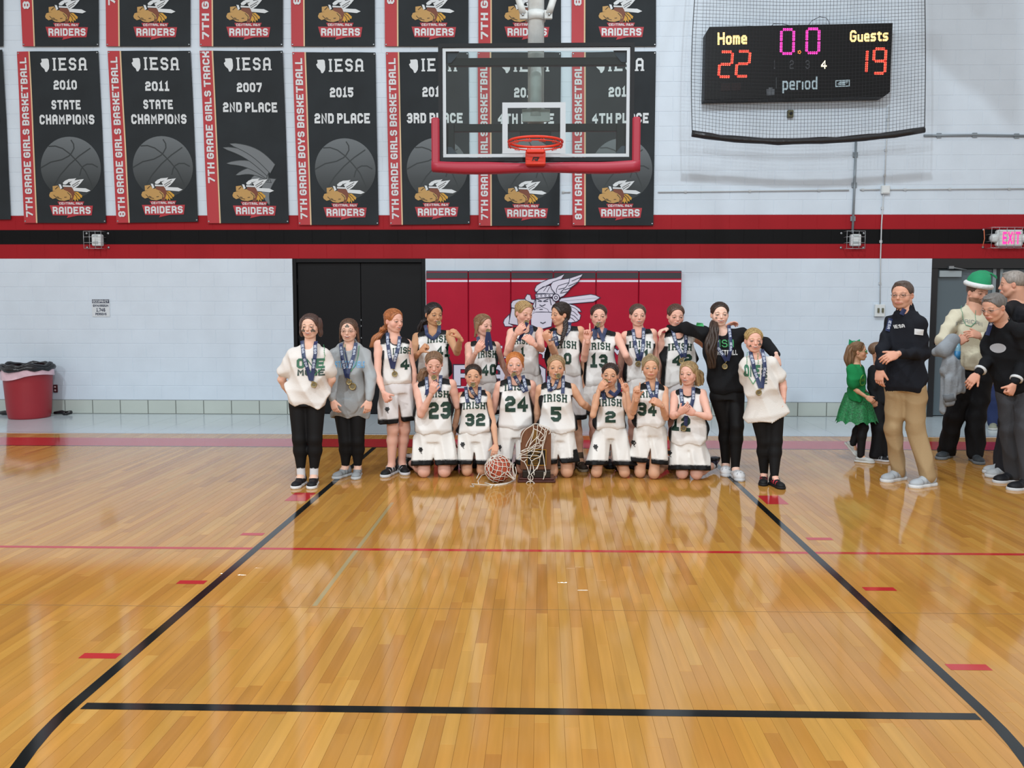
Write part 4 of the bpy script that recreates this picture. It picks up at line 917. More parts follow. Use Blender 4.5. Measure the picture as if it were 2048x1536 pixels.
# ================================================================== FIGURE BUILDER
class Field:
    def __init__(s,lo,hi,h):
        s.h=h; s.lo=np.array(lo,float); s.n=np.maximum(4,np.ceil((np.array(hi)-s.lo)/h).astype(int)+1); s.f=np.full(s.n,1.,np.float32)
    def _sl(s,lo,hi):
        a=np.maximum(0,np.floor((np.array(lo)-s.lo)/s.h).astype(int)); b=np.minimum(s.n,np.ceil((np.array(hi)-s.lo)/s.h).astype(int)+1)
        if (b<=a).any(): return None
        ax=[(s.lo[i]+s.h*np.arange(a[i],b[i])).astype(np.float32) for i in range(3)]
        return tuple(slice(a[i],b[i]) for i in range(3)),(ax[0][:,None,None],ax[1][None,:,None],ax[2][None,None,:])
    def add(s,pr,k=.012):
        fn,lo,hi=pr; m=k+2*s.h; r=s._sl(np.array(lo)-m,np.array(hi)+m)
        if r is None: return s
        d=fn(*r[1]); c=s.f[r[0]]; t=np.clip(.5+.5*(c-d)/k,0,1); s.f[r[0]]=c*(1-t)+d*t-k*t*(1-t); return s
    def cut(s,pr,k=.006):
        fn,lo,hi=pr; m=k+2*s.h; r=s._sl(np.array(lo)-m,np.array(hi)+m)
        if r is None: return s
        d=-fn(*r[1]); c=s.f[r[0]]; t=np.clip(.5-.5*(c-d)/k,0,1); s.f[r[0]]=c*(1-t)+d*t+k*t*(1-t); return s
    def half(s,p,n):
        """keep the side where (x-p).n < 0"""
        ax=[(s.lo[i]+s.h*np.arange(s.n[i])).astype(np.float32) for i in range(3)]
        d=(ax[0][:,None,None]-p[0])*n[0]+(ax[1][None,:,None]-p[1])*n[1]+(ax[2][None,None,:]-p[2])*n[2]; s.f=np.maximum(s.f,d); return s
    def mesh(s):
        f=s.f; f[0]=f[-1]=1;f[:,0]=f[:,-1]=1;f[:,:,0]=f[:,:,-1]=1
        nx,ny,nz=f.shape; ins=f<0
        c=ins[:-1,:-1,:-1].astype(np.int8); cnt=np.zeros_like(c)
        for dx in (0,1):
            for dy in (0,1):
                for dz in (0,1): cnt+=ins[dx:nx-1+dx,dy:ny-1+dy,dz:nz-1+dz]
        act=(cnt>0)&(cnt<8); idx=np.full(act.shape,-1,np.int64); I=np.argwhere(act); idx[act]=np.arange(len(I))
        if not len(I): return np.zeros((0,3)),np.zeros((0,4),int)
        acc=np.zeros((len(I),3));w=np.zeros(len(I)); i,j,k=I.T
        cor=[(a,b,c_) for a in (0,1) for b in (0,1) for c_ in (0,1)]
        for p in cor:
            for ax in range(3):
                if p[ax]: continue
                q=list(p);q[ax]=1
                f0=f[i+p[0],j+p[1],k+p[2]].astype(float); f1=f[i+q[0],j+q[1],k+q[2]].astype(float)
                m=(f0<0)!=(f1<0); t=np.where(m,f0/(f0-f1+1e-20),0)
                for a in range(3): acc[:,a]+=np.where(m,p[a]+(t if a==ax else 0),0)
                w+=m
        V=s.lo+s.h*(I+acc/w[:,None]); Q=[]
        for ax in range(3):
            a,b=(ax+1)%3,(ax+2)%3
            s0=[slice(None)]*3; s1=[slice(None)]*3; s0[ax]=slice(0,-1);s1[ax]=slice(1,None)
            e=ins[tuple(s0)]!=ins[tuple(s1)]; E=np.argwhere(e)
            E=E[(E[:,a]>0)&(E[:,b]>0)&(E[:,a]<f.shape[a]-1)&(E[:,b]<f.shape[b]-1)]
            if not len(E): continue
            flip=ins[tuple(E.T)]
            def g_(da,db): e_=E.copy(); e_[:,a]-=da; e_[:,b]-=db; return idx[tuple(e_.T)]
            q=np.stack([g_(1,1),g_(0,1),g_(0,0),g_(1,0)],1); q[~flip]=q[~flip][:,::-1]; Q.append(q)
        return V,np.concatenate(Q)
def bb(*P,r=0): A=np.array(P); return A.min(0)-r,A.max(0)+r
def cone(a,b,ra,rb,ax=None,fl=1.):
    a=np.array(a,float);b=np.array(b,float);ab=b-a;L2=max(float(ab@ab),1e-9)
    def fn(X,Y,Z):
        x,y,z=X-a[0],Y-a[1],Z-a[2]; t=np.clip((x*ab[0]+y*ab[1]+z*ab[2])/L2,0,1)
        qx,qy,qz=x-t*ab[0],y-t*ab[1],z-t*ab[2]; q=qx*qx+qy*qy+qz*qz
        if ax is not None: c=qx*ax[0]+qy*ax[1]+qz*ax[2]; q=q+c*c*(1/fl**2-1)
        return np.sqrt(q)-(ra+(rb-ra)*t)
    lo,hi=bb(a,b,r=max(ra,rb)); return fn,lo,hi
def ell(c,r,R=None):
    c=np.array(c,float);r=np.array(r,float); R=np.eye(3) if R is None else np.array(R)
    def fn(X,Y,Z):
        x,y,z=X-c[0],Y-c[1],Z-c[2]; u=[x*R[i][0]+y*R[i][1]+z*R[i][2] for i in range(3)]
        k0=np.sqrt(sum((u[i]/r[i])**2 for i in range(3))); k1=np.sqrt(sum((u[i]/r[i]**2)**2 for i in range(3)))
        return k0*(k0-1)/np.maximum(k1,1e-6)
    m=r.max(); return fn,c-m,c+m
def loft(B,T,lat,st,pw=2.3):
    """elliptic tube from B to T; st rows: t, halfwidth, halfdepth, forward offset"""
    B=np.array(B,float);T=np.array(T,float);u=T-B;L=np.linalg.norm(u);u=u/L;l=np.array(lat)-u*(np.array(lat)@u);l/=np.linalg.norm(l); fw=np.cross(u,l)*-1
    if fw[1]>0 and abs(fw[1])>.05 and False: fw=-fw
    st=np.array(st,float)
    def fn(X,Y,Z):
        x,y,z=X-B[0],Y-B[1],Z-B[2]; s=(x*u[0]+y*u[1]+z*u[2])/L
        w=np.interp(s,st[:,0],st[:,1]);d=np.interp(s,st[:,0],st[:,2]);o=np.interp(s,st[:,0],st[:,3])
        a=x*l[0]+y*l[1]+z*l[2]; b=x*fw[0]+y*fw[1]+z*fw[2]-o
        k=(np.abs(a/w)**pw+np.abs(b/d)**pw)**(1/pw); e=(k-1)*np.minimum(w,d)
        return np.maximum(e,np.maximum((st[0,0]-s)*L,(s-st[-1,0])*L)).astype(np.float32)
    m=max(st[:,1].max(),st[:,2].max())+.03; lo,hi=bb(B+u*L*st[0,0],B+u*L*st[-1,0],r=m); return fn,lo,hi
def wr(fn_lo_hi,amp,fr,seed=0):
    """add soft cloth folds to a primitive"""
    fn,lo,hi=fn_lo_hi; q=np.random.RandomState(seed).uniform(0,6,4)
    def f2(X,Y,Z):
        a=X*fr[0]*.9+Z*fr[2]*.45+q[0]+1.2*np.sin(Z*8+X*5+q[1]); b=X*fr[0]*.35-Z*fr[2]*.8+Y*fr[1]+q[2]+.9*np.sin(X*11+q[3])
        return fn(X,Y,Z)+amp*(1.1*(2*np.abs(np.sin(a*.5))-1)+.9*(2*np.abs(np.sin(b*.5))-1)-.9)
    return f2,lo,hi
def merge(parts):
    V=[];Q=[];C=[];n=0
    for v,q,c in parts:
        V.append(v);Q.append(q+n);C.append(c);n+=len(v)
    return np.concatenate(V),np.concatenate(Q),np.concatenate(C)
def nrm(v): v=np.array(v,float); return v/max(np.linalg.norm(v),1e-9)
def yawv(deg,p=0): a=math.radians(deg); b=math.radians(p); return np.array([math.sin(a)*math.cos(b),-math.cos(a)*math.cos(b),-math.sin(b)])
m_skin=M('skin','#d9a184',.55,attr='Col',spec=.22,sss=.12,bump=(180,.05)); m_eye=M('eye','#ffffff',.15,attr='Col'); m_teeth=M('teeth','#e6e0d6',.3)
m_shoeM={}
def clothmat(name,rough=.8,bump=(90,.25)): return M(name,'#ffffff',rough,attr='Col',bump=bump,spec=.25)
m_jer=clothmat('jersey_knit',.62,(220,.12)); m_cot=clothmat('cotton_jersey',.85,(120,.2)); m_leg=clothmat('black_stretch_fabric',.7,(200,.1)); m_twill=clothmat('twill',.8,(160,.2)); m_shoe=clothmat('shoe_fabric',.55,(150,.2))
m_tulle=M('green_tulle','#1e7a45',.5,noise=(60,.5),bump=(80,.6)); m_green=M('dark_green_lettering','#16382c',.6); m_blkp=M('black_print','#141414',.6)
m_rib=M('navy_ribbon','#1b2a54',.45,noise=(30,.08)); m_ribw=M('ribbon_white_print','#c9d2e2',.5); m_medal=M('antique_gold_medal','#8d7a50',.35,.7,noise=(60,.3)); m_medr=M('medal_face','#6b6048',.4,.6,noise=(90,.35))
def hairmat(c):
    n='hair_'+c.strip('#'); return M(n,c,.38,noise=(40,.28),bump=(60,.5),stretch=(1.6,1.6,.3),spec=.45)
def HF(hc,yw,pt,rl):
    f=yawv(yw,pt); r=np.array([math.cos(math.radians(yw)),math.sin(math.radians(yw)),0.]); u=np.cross(f,r)
    a=math.radians(rl); r2=r*math.cos(a)+u*math.sin(a); u2=-r*math.sin(a)+u*math.cos(a); return np.array([r2,f,u2])
def hand(fd,w,d,n,t,pose,sc):
    """palm and five fingers; d along palm, n palm normal, t towards the thumb"""
    w=np.array(w);d=nrm(d);n=nrm(np.array(n)-d*(np.array(n)@d));t=nrm(np.array(t)-d*(np.array(t)@d)-n*(np.array(t)@n))
    R=np.array([t,d,n]); c=w+d*.046*sc
    fd.add(cone(w-d*.02*sc,w+d*.02*sc,.0215*sc,.023*sc,n,.78),.01)
    fd.add(ell(c,(.037*sc,.052*sc,.0165*sc),R),.012)
    for i,o in enumerate((.027,.0095,-.0085,-.0255)): fd.add(cone(w+d*.03*sc+t*o*.6*sc,w+d*.082*sc+t*o*sc,.011*sc,.0098*sc),.008)
    fd.add(cone(w+d*.022*sc+t*.02*sc,w+d*.05*sc+t*.034*sc+n*.006*sc,.015*sc,.012*sc),.01)
    cu={'fist':[(78,95,50)]*4,'relax':[(22,28,15),(27,32,18),(32,36,20),(36,40,22)],'open':[(5,8,4),(3,6,4),(3,7,4),(8,10,5)],
        'one':[(2,4,3),(80,98,50),(84,98,50),(84,95,50)],'two':[(2,4,3),(2,5,3),(82,98,50),(84,95,50)],'pinch':[(48,58,25),(45,52,25),(38,42,20),(30,35,18)],'grip':[(60,60,35)]*4}[pose]
    th={'fist':(.5,.55,.7),'relax':(.55,.75,.25),'open':(.95,.55,.05),'one':(.25,.6,.85),'two':(.2,.55,.9),'pinch':(.35,.8,.6),'grip':(.4,.6,.8)}[pose]
    for i,(o,L) in enumerate(((.027,.066),(.0095,.074),(-.0085,.069),(-.0255,.054))):
        p=w+(d*.083+t*o)*sc; a=0; sp=t*(o*(2.2 if pose=='open' else 1.2)); dd=d
        r=.0082*sc*(1 if i<3 else .9)
        for k,(fr_,ang) in enumerate(zip((.45,.30,.25),cu[i])):
            a+=math.radians(ang); dr=nrm(math.cos(a)*(d+sp)+math.sin(a)*n); q=p+dr*L*fr_*sc; fd.add(cone(p,q,r,r*.93),.0028); p=q; r*=.93
    p=w+d*.03*sc+t*.028*sc+n*.003*sc; dr=nrm(t*th[0]+d*th[1]+n*th[2]*.6); q=p+dr*.036*sc; fd.add(cone(p,q,.0115*sc,.0095*sc),.005)
    dr2=nrm(dr+n*th[2]*.7+d*.15); fd.add(cone(q,q+dr2*.026*sc,.0092*sc,.0078*sc),.003)
SK={'fair':'#e2b8a3','pink':'#e1b09d','warm':'#d4a486','tan':'#c59672','pale':'#e9c3b1','man':'#d3a189'}
def rgb(c): return np.array(lin(c) if isinstance(c,str) else c)
def paint(n,c): return np.tile(rgb(c),(n,1))
def mixc(C,w,c): w=np.clip(w,0,1)[:,None]; return C*(1-w)+rgb(c)*w
def head(hc,R,HH,skin,ex,opt):
    """returns head mesh parts in world space; local x right, y forward, z up, chin z=0 crown z=1"""
    f=Field((-.62,-.66,-.42),(.62,.66,1.12),.021); A=lambda x:np.array(x,float)
    f.add(ell((0,-.07,.655),(.355,.43,.345)),.05); f.add(ell((0,.05,.42),(.312,.315,.33)),.10)
    jw=opt.get('jaw',1.0)
    f.add(ell((0,.11,.19),(.225*jw,.20,.165)),.10); f.add(ell((0,.235,.085),(.105*jw,.085,.075)),.07)
    for s in (-1,1):
        f.add(ell((s*.18,.19,.36),(.115,.10,.11)),.10); f.add(cone((s*.245*jw,-.02,.27),(s*.12*jw,.18,.11),.075,.065),.08)
        f.add(cone((s*.04,.345,.585),(s*.20,.285,.595),.032,.028),.05)
        f.cut(ell((s*.155,.415,.495),(.078,.062,.048)),.06)
        E=A((s*.155,.296,.495)); f.add(ell(E,(.070,.070,.060)),.02)
        f.cut(ell(E+A((0,.07,-.004)),(.052,.05,(.009 if ex in('squint','laugh') else .0175))),.006)
        er=opt.get('ear',.41); f.add(ell((s*(.345),-.05,.46),(.045,.075,.115),np.array([[math.cos(.35),s*math.sin(.35),0],[-s*math.sin(.35),math.cos(.35),0],[0,0,1]])),.02)
        f.cut(ell((s*.40,-.03,.47),(.03,.035,.06)),.015); f.add(cone((s*.03,.36,.355),(s*.05,.35,.35),.03,.026),.03)
    f.add(cone((0,.335,.56),(0,.415,.385),.030,.046),.045); f.add(ell((0,.425,.375),(.042,.035,.035)),.02)
    sm={'smile':.045,'laugh':.055,'bite':.035,'neutral':.004,'squint':.04,'talk':.01}.get(ex,.0); op={'smile':.030,'laugh':.045,'bite':.042,'neutral':0,'squint':.030,'talk':.02}.get(ex,0)
    f.add(ell((0,.30,.225),(.13,.09,.085)),.06)
    for k in range(6):
        x0,x1=-.125+.25*k/6,-.125+.25*(k+1)/6; yy=lambda x:.392-3.4*x*x; zu=lambda x:.243+op*.45-.012*(abs(x)/.125)**2*(1)+sm*(x/.125)**2-(op*.45)*(x/.125)**2; zl=lambda x:.205-op*.6+sm*1.15*(x/.125)**2+(op*.6+.01)*(x/.125)**2
        f.add(cone((x0,yy(x0),zu(x0)),(x1,yy(x1),zu(x1)),.017,.017),.012); f.add(cone((x0,yy(x0)-.006,zl(x0)),(x1,yy(x1)-.006,zl(x1)),.02,.02),.012)
    if op: f.cut(ell((0,.38,.222+sm*.4),(.104,.10,max(op*.66,.013))),.006)
    if op==0: f.cut(cone((-.09,.40,.224+sm),(.09,.40,.224+sm),.006,.006),.01)
    # neck root
    nk=R@((opt['neck']-hc)/HH)+A((0,0,.5)) if 'neck' in opt else A((0,-.1,-.25))
    nr=opt.get('nr',.21); f.add(cone((0,-.10,.30),nk,nr,nr*1.06),.07)
    v,q=f.mesh(); x,y,z=v.T
    C=paint(len(v),skin); ax=np.abs(x)
    C=mixc(C,.24*np.exp(-(((ax-.20)/.11)**2+((z-.35)/.10)**2))*(y>.05)*opt.get('blush',1),'#c8604e'); C=mixc(C,.14*np.exp(-((x/.06)**2+((z-.37)/.05)**2))*(y>.35),'#c8604e')
    C=mixc(C,.25*((ax>.33)&(y<.1)&(z>.3)&(z<.6)),'#c0604e')
    lipd=np.abs(z-(.224+sm*(x/.125)**2))-(.030+op*.6)*(1-(ax/.138)**2).clip(0,1); C=mixc(C,((lipd<.006)&(ax<.132)&(y>.27)&(z>.12)&(z<.31))*.75,opt.get('lip','#b5605a'))
    if op: inn=(np.sqrt((x/.106)**2+((z-.222-sm*.4)/(op*.66+.004))**2)<1.02)&(y>.2)&(y<.388-3.0*x*x); C=mixc(C,inn*.9,'#4a1512')
    bc=opt.get('brow','#6b4a30'); bz=.592+.02*np.sin((ax-.07)/.15*3.14)-.02*(ax>.2); C=mixc(C,((np.abs(z-bz)<.014)&(ax>.065)&(ax<.235)&(y>.2))*opt.get('bw',.7),bc)
    lash=(np.abs(np.sqrt(((ax-.155)/.066)**2+((z-.491)/(.020 if ex in('squint','laugh') else .028))**2)-1)<.34)&(z>.488)&(y>.28); C=mixc(C,lash*.8,'#3a2a22')
    if opt.get('beard'): C=mixc(C,opt['beard'][1]*((z<.32)&(y>-.02)&~((ax<.1)&(z>.18)&(z<.26)))*np.clip((.36-z)*14,0,1)*np.clip((z+.05)*20,0,1),opt['beard'][0])
    for (px,pz,pr,pc) in opt.get('fp',[]):
        dd=np.minimum(np.minimum(np.hypot(x-px-pr*.55,z-pz),np.hypot(x-px+pr*.55,z-pz)),np.hypot(x-px,z-pz-pr*.7)); C=mixc(C,((dd<pr*.55)&(y>.1))*.85,pc)
    Wd=lambda v_: hc+((v_-A((0,0,.5)))*HH)@R
    out={'mesh':(Wd(v),q[:,::-1],C),'W':Wd}
    return out
def eyes(root,Wd,R,HH,iris,ex):
    for s in (-1,1):
        g=G(); n,m_=14,9; c=np.array([s*.155,.296,.495]); r=.064; V=[];C=[];Fc=[]
        gz=np.array([0,1,-.05])
        for j in range(m_+1):
            for i in range(n):
                th=math.pi*j/m_; ph=2*math.pi*i/n; p=np.array([math.sin(th)*math.cos(ph),math.cos(th),math.sin(th)*math.sin(ph)])
                V.append(c+r*p); C.append(lin('#100c0a') if th<.30 else (lin(iris) if th<.60 else lin('#9c9089')))
        for j in range(m_):
            for i in range(n): Fc.append((j*n+i,(j+1)*n+i,(j+1)*n+(i+1)%n,j*n+(i+1)%n))
        g.add([Wd(v) for v in V],Fc,0,C,True); g.build('eye',[m_eye],root)
def teeth(root,Wd,sm,op):
    V=[];Fc=[];n=8
    for i in range(n+1):
        x=-.09+.18*i/n; y=.386-3.2*x*x
        for (z,yy) in ((.243+sm*.4+op*.3,y),(.222+sm*.4-op*.12,y+.003),(.222+sm*.4-op*.12,y-.03),(.243+sm*.4+op*.3,y-.03)): V.append(Wd(np.array([x,yy,z])))
    for i in range(n):
        for k in range(4): Fc.append((4*i+k,4*i+(k+1)%4,4*i+4+(k+1)%4,4*i+4+k))
    G().add(V,Fc,0,smooth=True).build('teeth',[m_teeth],root)
def hair(root,Wd,R,HH,hc,style,col,opt):
    f=Field((-.75,-.95,-1.35),(.75,.55,1.15),.030)
    th=opt.get('hth',.028); A=np.array
    if style in('short','bald'):
        t=.018 if style=='short' else .006
        f.add(ell((0,-.07,.66),(.355+t,.43+t,.345+t*1.6)),.02); f.cut(ell((0,.36,.42),(.42,.30,.42)),.03); f.cut(ell((0,.1,.15),(.6,.40,.24)),.03)
        for s in (-1,1): f.cut(ell((s*.37,-.04,.45),(.07,.085,.12)),.02)
        if style=='short': f.add(ell((0,.02,.93),(.25,.30,.07)),.05)
    else:
        f.add(ell((0,-.07,.665),(.355+th,.43+th,.345+th*1.1)),.02); f.add(ell((0,-.22,.42),(.30,.27,.28)),.06)
        f.cut(ell((0,.44,.40),(.385,.41,.475)),.02); f.cut(ell((0,.05,.13),(.55,.33,.27)),.03)
        for s in (-1,1): f.cut(ell((s*.40,-.02,.45),(.10,.075,.12)),.03)
        if style=='puffy':
            for s in (-1,1): f.add(ell((s*.37,-.15,.55),(.12,.20,.32)),.05); f.add(ell((s*.40,-.14,.24),(.10,.13,.20)),.05)
        if style=='wisps' or opt.get('wisps'):
            for s in (-1,1): f.add(cone((s*.34,.05,.62),(s*.40,.0,.22),.028,.014),.02); f.add(cone((s*.33,.1,.66),(s*.385,.08,.36),.02,.010),.02)
        if style=='loose':
            for s in (-1,1): f.add(cone((s*.35,-.08,.6),(s*.41,-.12,-.02),.085,.05),.06); f.add(cone((s*.37,.02,.6),(s*.42,-.02,.12),.045,.03),.04)
        if style=='braids':
            for k in range(5): f.add(cone((-.2+.1*k,.22,.92),(-.22+.11*k,-.35,.86),.035,.04),.012)
        if style=='bun': f.add(ell((0,-.28,.98),(.16,.15,.13)),.03)
    pts=opt.get('tail')
    v,q=f.mesh()
    if len(v):
        # strand relief
        x,y,z=v.T; a=np.arctan2(y+.07,x); rr=1+.010*np.sin(a*34+4*np.sin(z*7))+.008*np.sin(a*61+z*13); v=np.stack([x*rr,(y+.07)*rr-.07,.5+(z-.5)*(1+.008*np.sin(a*20+z*30))],1)
        hobj=np_obj('hair',Wd(v),q[:,::-1],[hairmat(col)],root)
        if style not in('short','bald'):
            c2='#%02x%02x%02x'%tuple(min(255,int(int(col[i:i+2],16)*1.12+6)) for i in (1,3,5)); g=G(); rs=np.random.RandomState(int(abs(hc[0])*1000)%999)
            Rd=np.array([.355+th+.004,.43+th+.004,.345+th*1.1+.004]); cen=np.array([0,-.07,.665]); gp=np.array([0,-.93,-.12 if style!='bun' else .6]); gp/=np.linalg.norm(gp)
            for k in range(84):
                a=math.pi*(k+.5)/84+rs.uniform(-.03,.03); st_=np.array([math.cos(a)*1.0,.42+.22*math.sin(a),-.12+.70*math.sin(a)]); st_/=np.linalg.norm(st_)
                mid_=np.array([math.cos(a)*.92,-.15,.35+.55*math.sin(a)]); mid_/=np.linalg.norm(mid_); P=[]
                for t in np.linspace(0,1,11):
                    d_=(1-t)**2*st_+2*t*(1-t)*mid_*1.15+t*t*gp; d_/=np.linalg.norm(d_); d_=d_+np.array([.012*math.sin(9*t+k),0,.012*math.cos(7*t+k*2)]); P.append(Wd(cen+d_*Rd*(1+.010*(k%3))))
                g.tube(P,[HH*(.006+.005*math.sin(math.pi*t)) for t in np.linspace(0,1,11)],5,mi=k%2)
            so_=g.build('hair_strands',[hairmat(col),hairmat(c2)],root,kind='stuff'); so_.parent=hobj
    if pts is not None:
        g=G(); n=len(pts); S_=[]
        for i in range(n-1):
            p0_,p1_,p2_,p3_=[np.array(pts[max(0,min(n-1,i+k))][:4],float) for k in (-1,0,1,2)]
            for t in np.linspace(0,1,6,endpoint=False): S_.append(.5*((2*p1_)+(-p0_+p2_)*t+(2*p0_-5*p1_+4*p2_-p3_)*t*t+(-p0_+3*p1_-3*p2_+p3_)*t**3))
        S_.append(np.array(pts[-1][:4],float))
        if opt.get('plait'):
            for k in range(3):
                P=[];
                for i,s_ in enumerate(S_): P.append(s_[:3]+np.array([math.sin(i*1.3+k*2.09)*s_[3]*.55,math.cos(i*1.3+k*2.09)*s_[3]*.45,0]))
                g.tube(P,[s_[3]*.62 for s_ in S_],8)
            nm='plait'
        else:
            rs=np.random.RandomState(3)
            for k in range(15):
                a=2*math.pi*k/15+rs.uniform(-.2,.2); rad=0 if k==0 else (.5+.35*(k%2)); ph=rs.uniform(0,6); P=[]
                for i,s_ in enumerate(S_):
                    t=i/(len(S_)-1); w_=s_[3]*(rad); o=opt.get('curl',.12)*s_[3]*math.sin(t*14+ph)
                    P.append(s_[:3]+np.array([math.cos(a)*w_+o,math.sin(a)*w_*.8,math.sin(a+1)*w_*.3]))
                g.tube(P,[max(.002,s_[3]*(.42 if k else .7)) for s_ in S_],7)
            nm='ponytail'
        g.build(nm,[hairmat(col)],root)
def shoe(root,ank,fw,up,L,cols,style='sneaker',name='shoe'):
    """ank: ankle joint; fw toe direction; up direction of the instep"""
    fw=nrm(fw);up=nrm(np.array(up)-fw*(np.array(up)@fw)); rt=np.cross(fw,up); o=np.array(ank)-up*(.075*L/.24)
    k=L/.24; f=Field((-.075,-.10,-.02),(.075,.19,.16),.0072)
    f.add(cone((0,-.035,.045),(0,.03,.048),.033,.034),.02); f.add(cone((0,.02,.05),(0,.105,.028),.036,.031,(0,0,1),.95),.02); f.add(ell((0,.115,.030),(.043,.052,.030)),.02)
    if style=='sneaker': f.add(cone((0,-.03,.06),(0,-.022,.088),.035,.033),.015); f.cut(cone((0,-.022,.086),(0,-.02,.14),.024,.028),.006); f.add(cone((0,.022,.075),(0,.012,.102),.018,.014),.01)
    if style=='high': f.add(cone((0,-.03,.06),(0,-.022,.125),.037,.037),.015); f.cut(cone((0,-.022,.125),(0,-.02,.16),.026,.028),.006)
    if style=='clog': f.add(ell((0,.10,.045),(.052,.062,.042)),.02); f.cut(ell((0,-.045,.10),(.034,.055,.05)),.01)
    if style=='flat': f.cut(ell((0,-.01,.09),(.032,.055,.03)),.01)
    v,q=f.mesh(); x,y,z=v.T; C=paint(len(v),cols[0])
    if len(cols)>2: C=mixc(C,((y>.0)&(y<.10)&(np.abs(x)>.014)&(np.sin(y*170)>.35)&(z>.03))*.9 if style!='clog' else ((y>.09)&(np.abs(np.sin(x*105))<.35)&(np.abs(np.sin(y*110))<.35)&(z>.05))*.9,cols[2])
    Wd=lambda v_:o+(v_[:,0:1]*rt+v_[:,1:2]*fw+v_[:,2:3]*up)*k
    sh=np_obj(name,Wd(v),q,[m_shoe],root,C)
    f=Field((-.08,-.11,-.02),(.08,.20,.06),.0072)
    f.add(cone((0,-.045,.013),(0,.01,.013),.037,.034),.02); f.add(cone((0,.04,.013),(.0,.11,.013),.036,.045),.03); f.add(ell((0,.125,.013),(.043,.05,.04)),.02); f.half((0,0,.026),(0,0,1)); f.half((0,0,0.0),(0,0,-1))
    v,q=f.mesh(); sl=np_obj('sole',Wd(v),q,[m_shoe],root,paint(len(v),cols[1]))
    sl.parent=sh
    if style in('sneaker','high'):
        g=G()
        for i in range(4):
            y=.03+.018*i; z=.083-.011*i; P=np.array([(-.016,y,z-.004),(0,y+.003,z+.002),(.016,y,z-.004)]); g.tube(Wd(P),.0022*k,5)
        P=np.array([(-.004,.03,.09),(-.03,.022,.088),(-.036,.045,.07)]); g.tube(Wd(P),.0018*k,5); P=P*np.array([-1,1,1]); g.tube(Wd(P),.0018*k,5)
        lc=g.build('lace',[M('lace_'+cols[3 if len(cols)>3 else 1].strip('#'),cols[3 if len(cols)>3 else 1],.8)],root); lc.parent=sh
def solve(P,px,L,sg,Yb):
    best=None
    for k in range(90):
        Y=P[1]+sg*k*.005; q=W(px[0],px[1],Y); e=abs(np.linalg.norm(q-P)-L)
        if best is None or e<best[0]-1e-4: best=(e,q)
    return best[1]
SHAM=[]
def heart(cx,cz,r,rot):
    P=[]
    for t in np.linspace(0,2*math.pi,17)[:-1]:
        x=.9*math.sin(t)**3; y=(.8*math.cos(t)-.32*math.cos(2*t)-.12*math.cos(3*t)+.35)*.85; a=rot; P.append((cx+r*(x*math.cos(a)-y*math.sin(a)),cz+r*(x*math.sin(a)+y*math.cos(a))))
    return P
class Proj:
    def __init__(s,parts): 
        V=[];Q=[];n=0
        for v,q in parts: V.append(v);Q.append(q+n);n+=len(v)
        s.V=np.concatenate(V);s.t=BVHTree.FromPolygons([Vector(p) for p in s.V],[tuple(map(int,a)) for a in np.concatenate(Q)])
    def y(s,x,z,d=None,Y0=-2.5,base=7):
        h=s.t.ray_cast(Vector((x,base-1.2,z)),Vector((0,1,0)),3.0)
        return h[0][1] if h[0] is not None else d
def decal(pr,base,root,name,V,Fc,cx,cz,off,mat,rot=0,dflt=None,par=None,shear=0):
    ca,sa=math.cos(rot),math.sin(rot); P=[];ys=[]
    for v in V:
        x=cx+v[0]*ca-v[1]*sa; z=cz+v[0]*sa+v[1]*ca; y=pr.y(x,z,None,base=base); P.append([x,y,z,v[2] if len(v)>2 else 0]); 
    known=[p[1] for p in P if p[1] is not None]
    if not known: return None
    dm=float(np.median(known))
    for p in P:
        if p[1] is None or abs(p[1]-dm)>.16: p[1]=dm+ .02
    g=G(); g.add([(p[0],p[1]-off-p[3],p[2]) for p in P],Fc); return g.build(name,[mat],root)
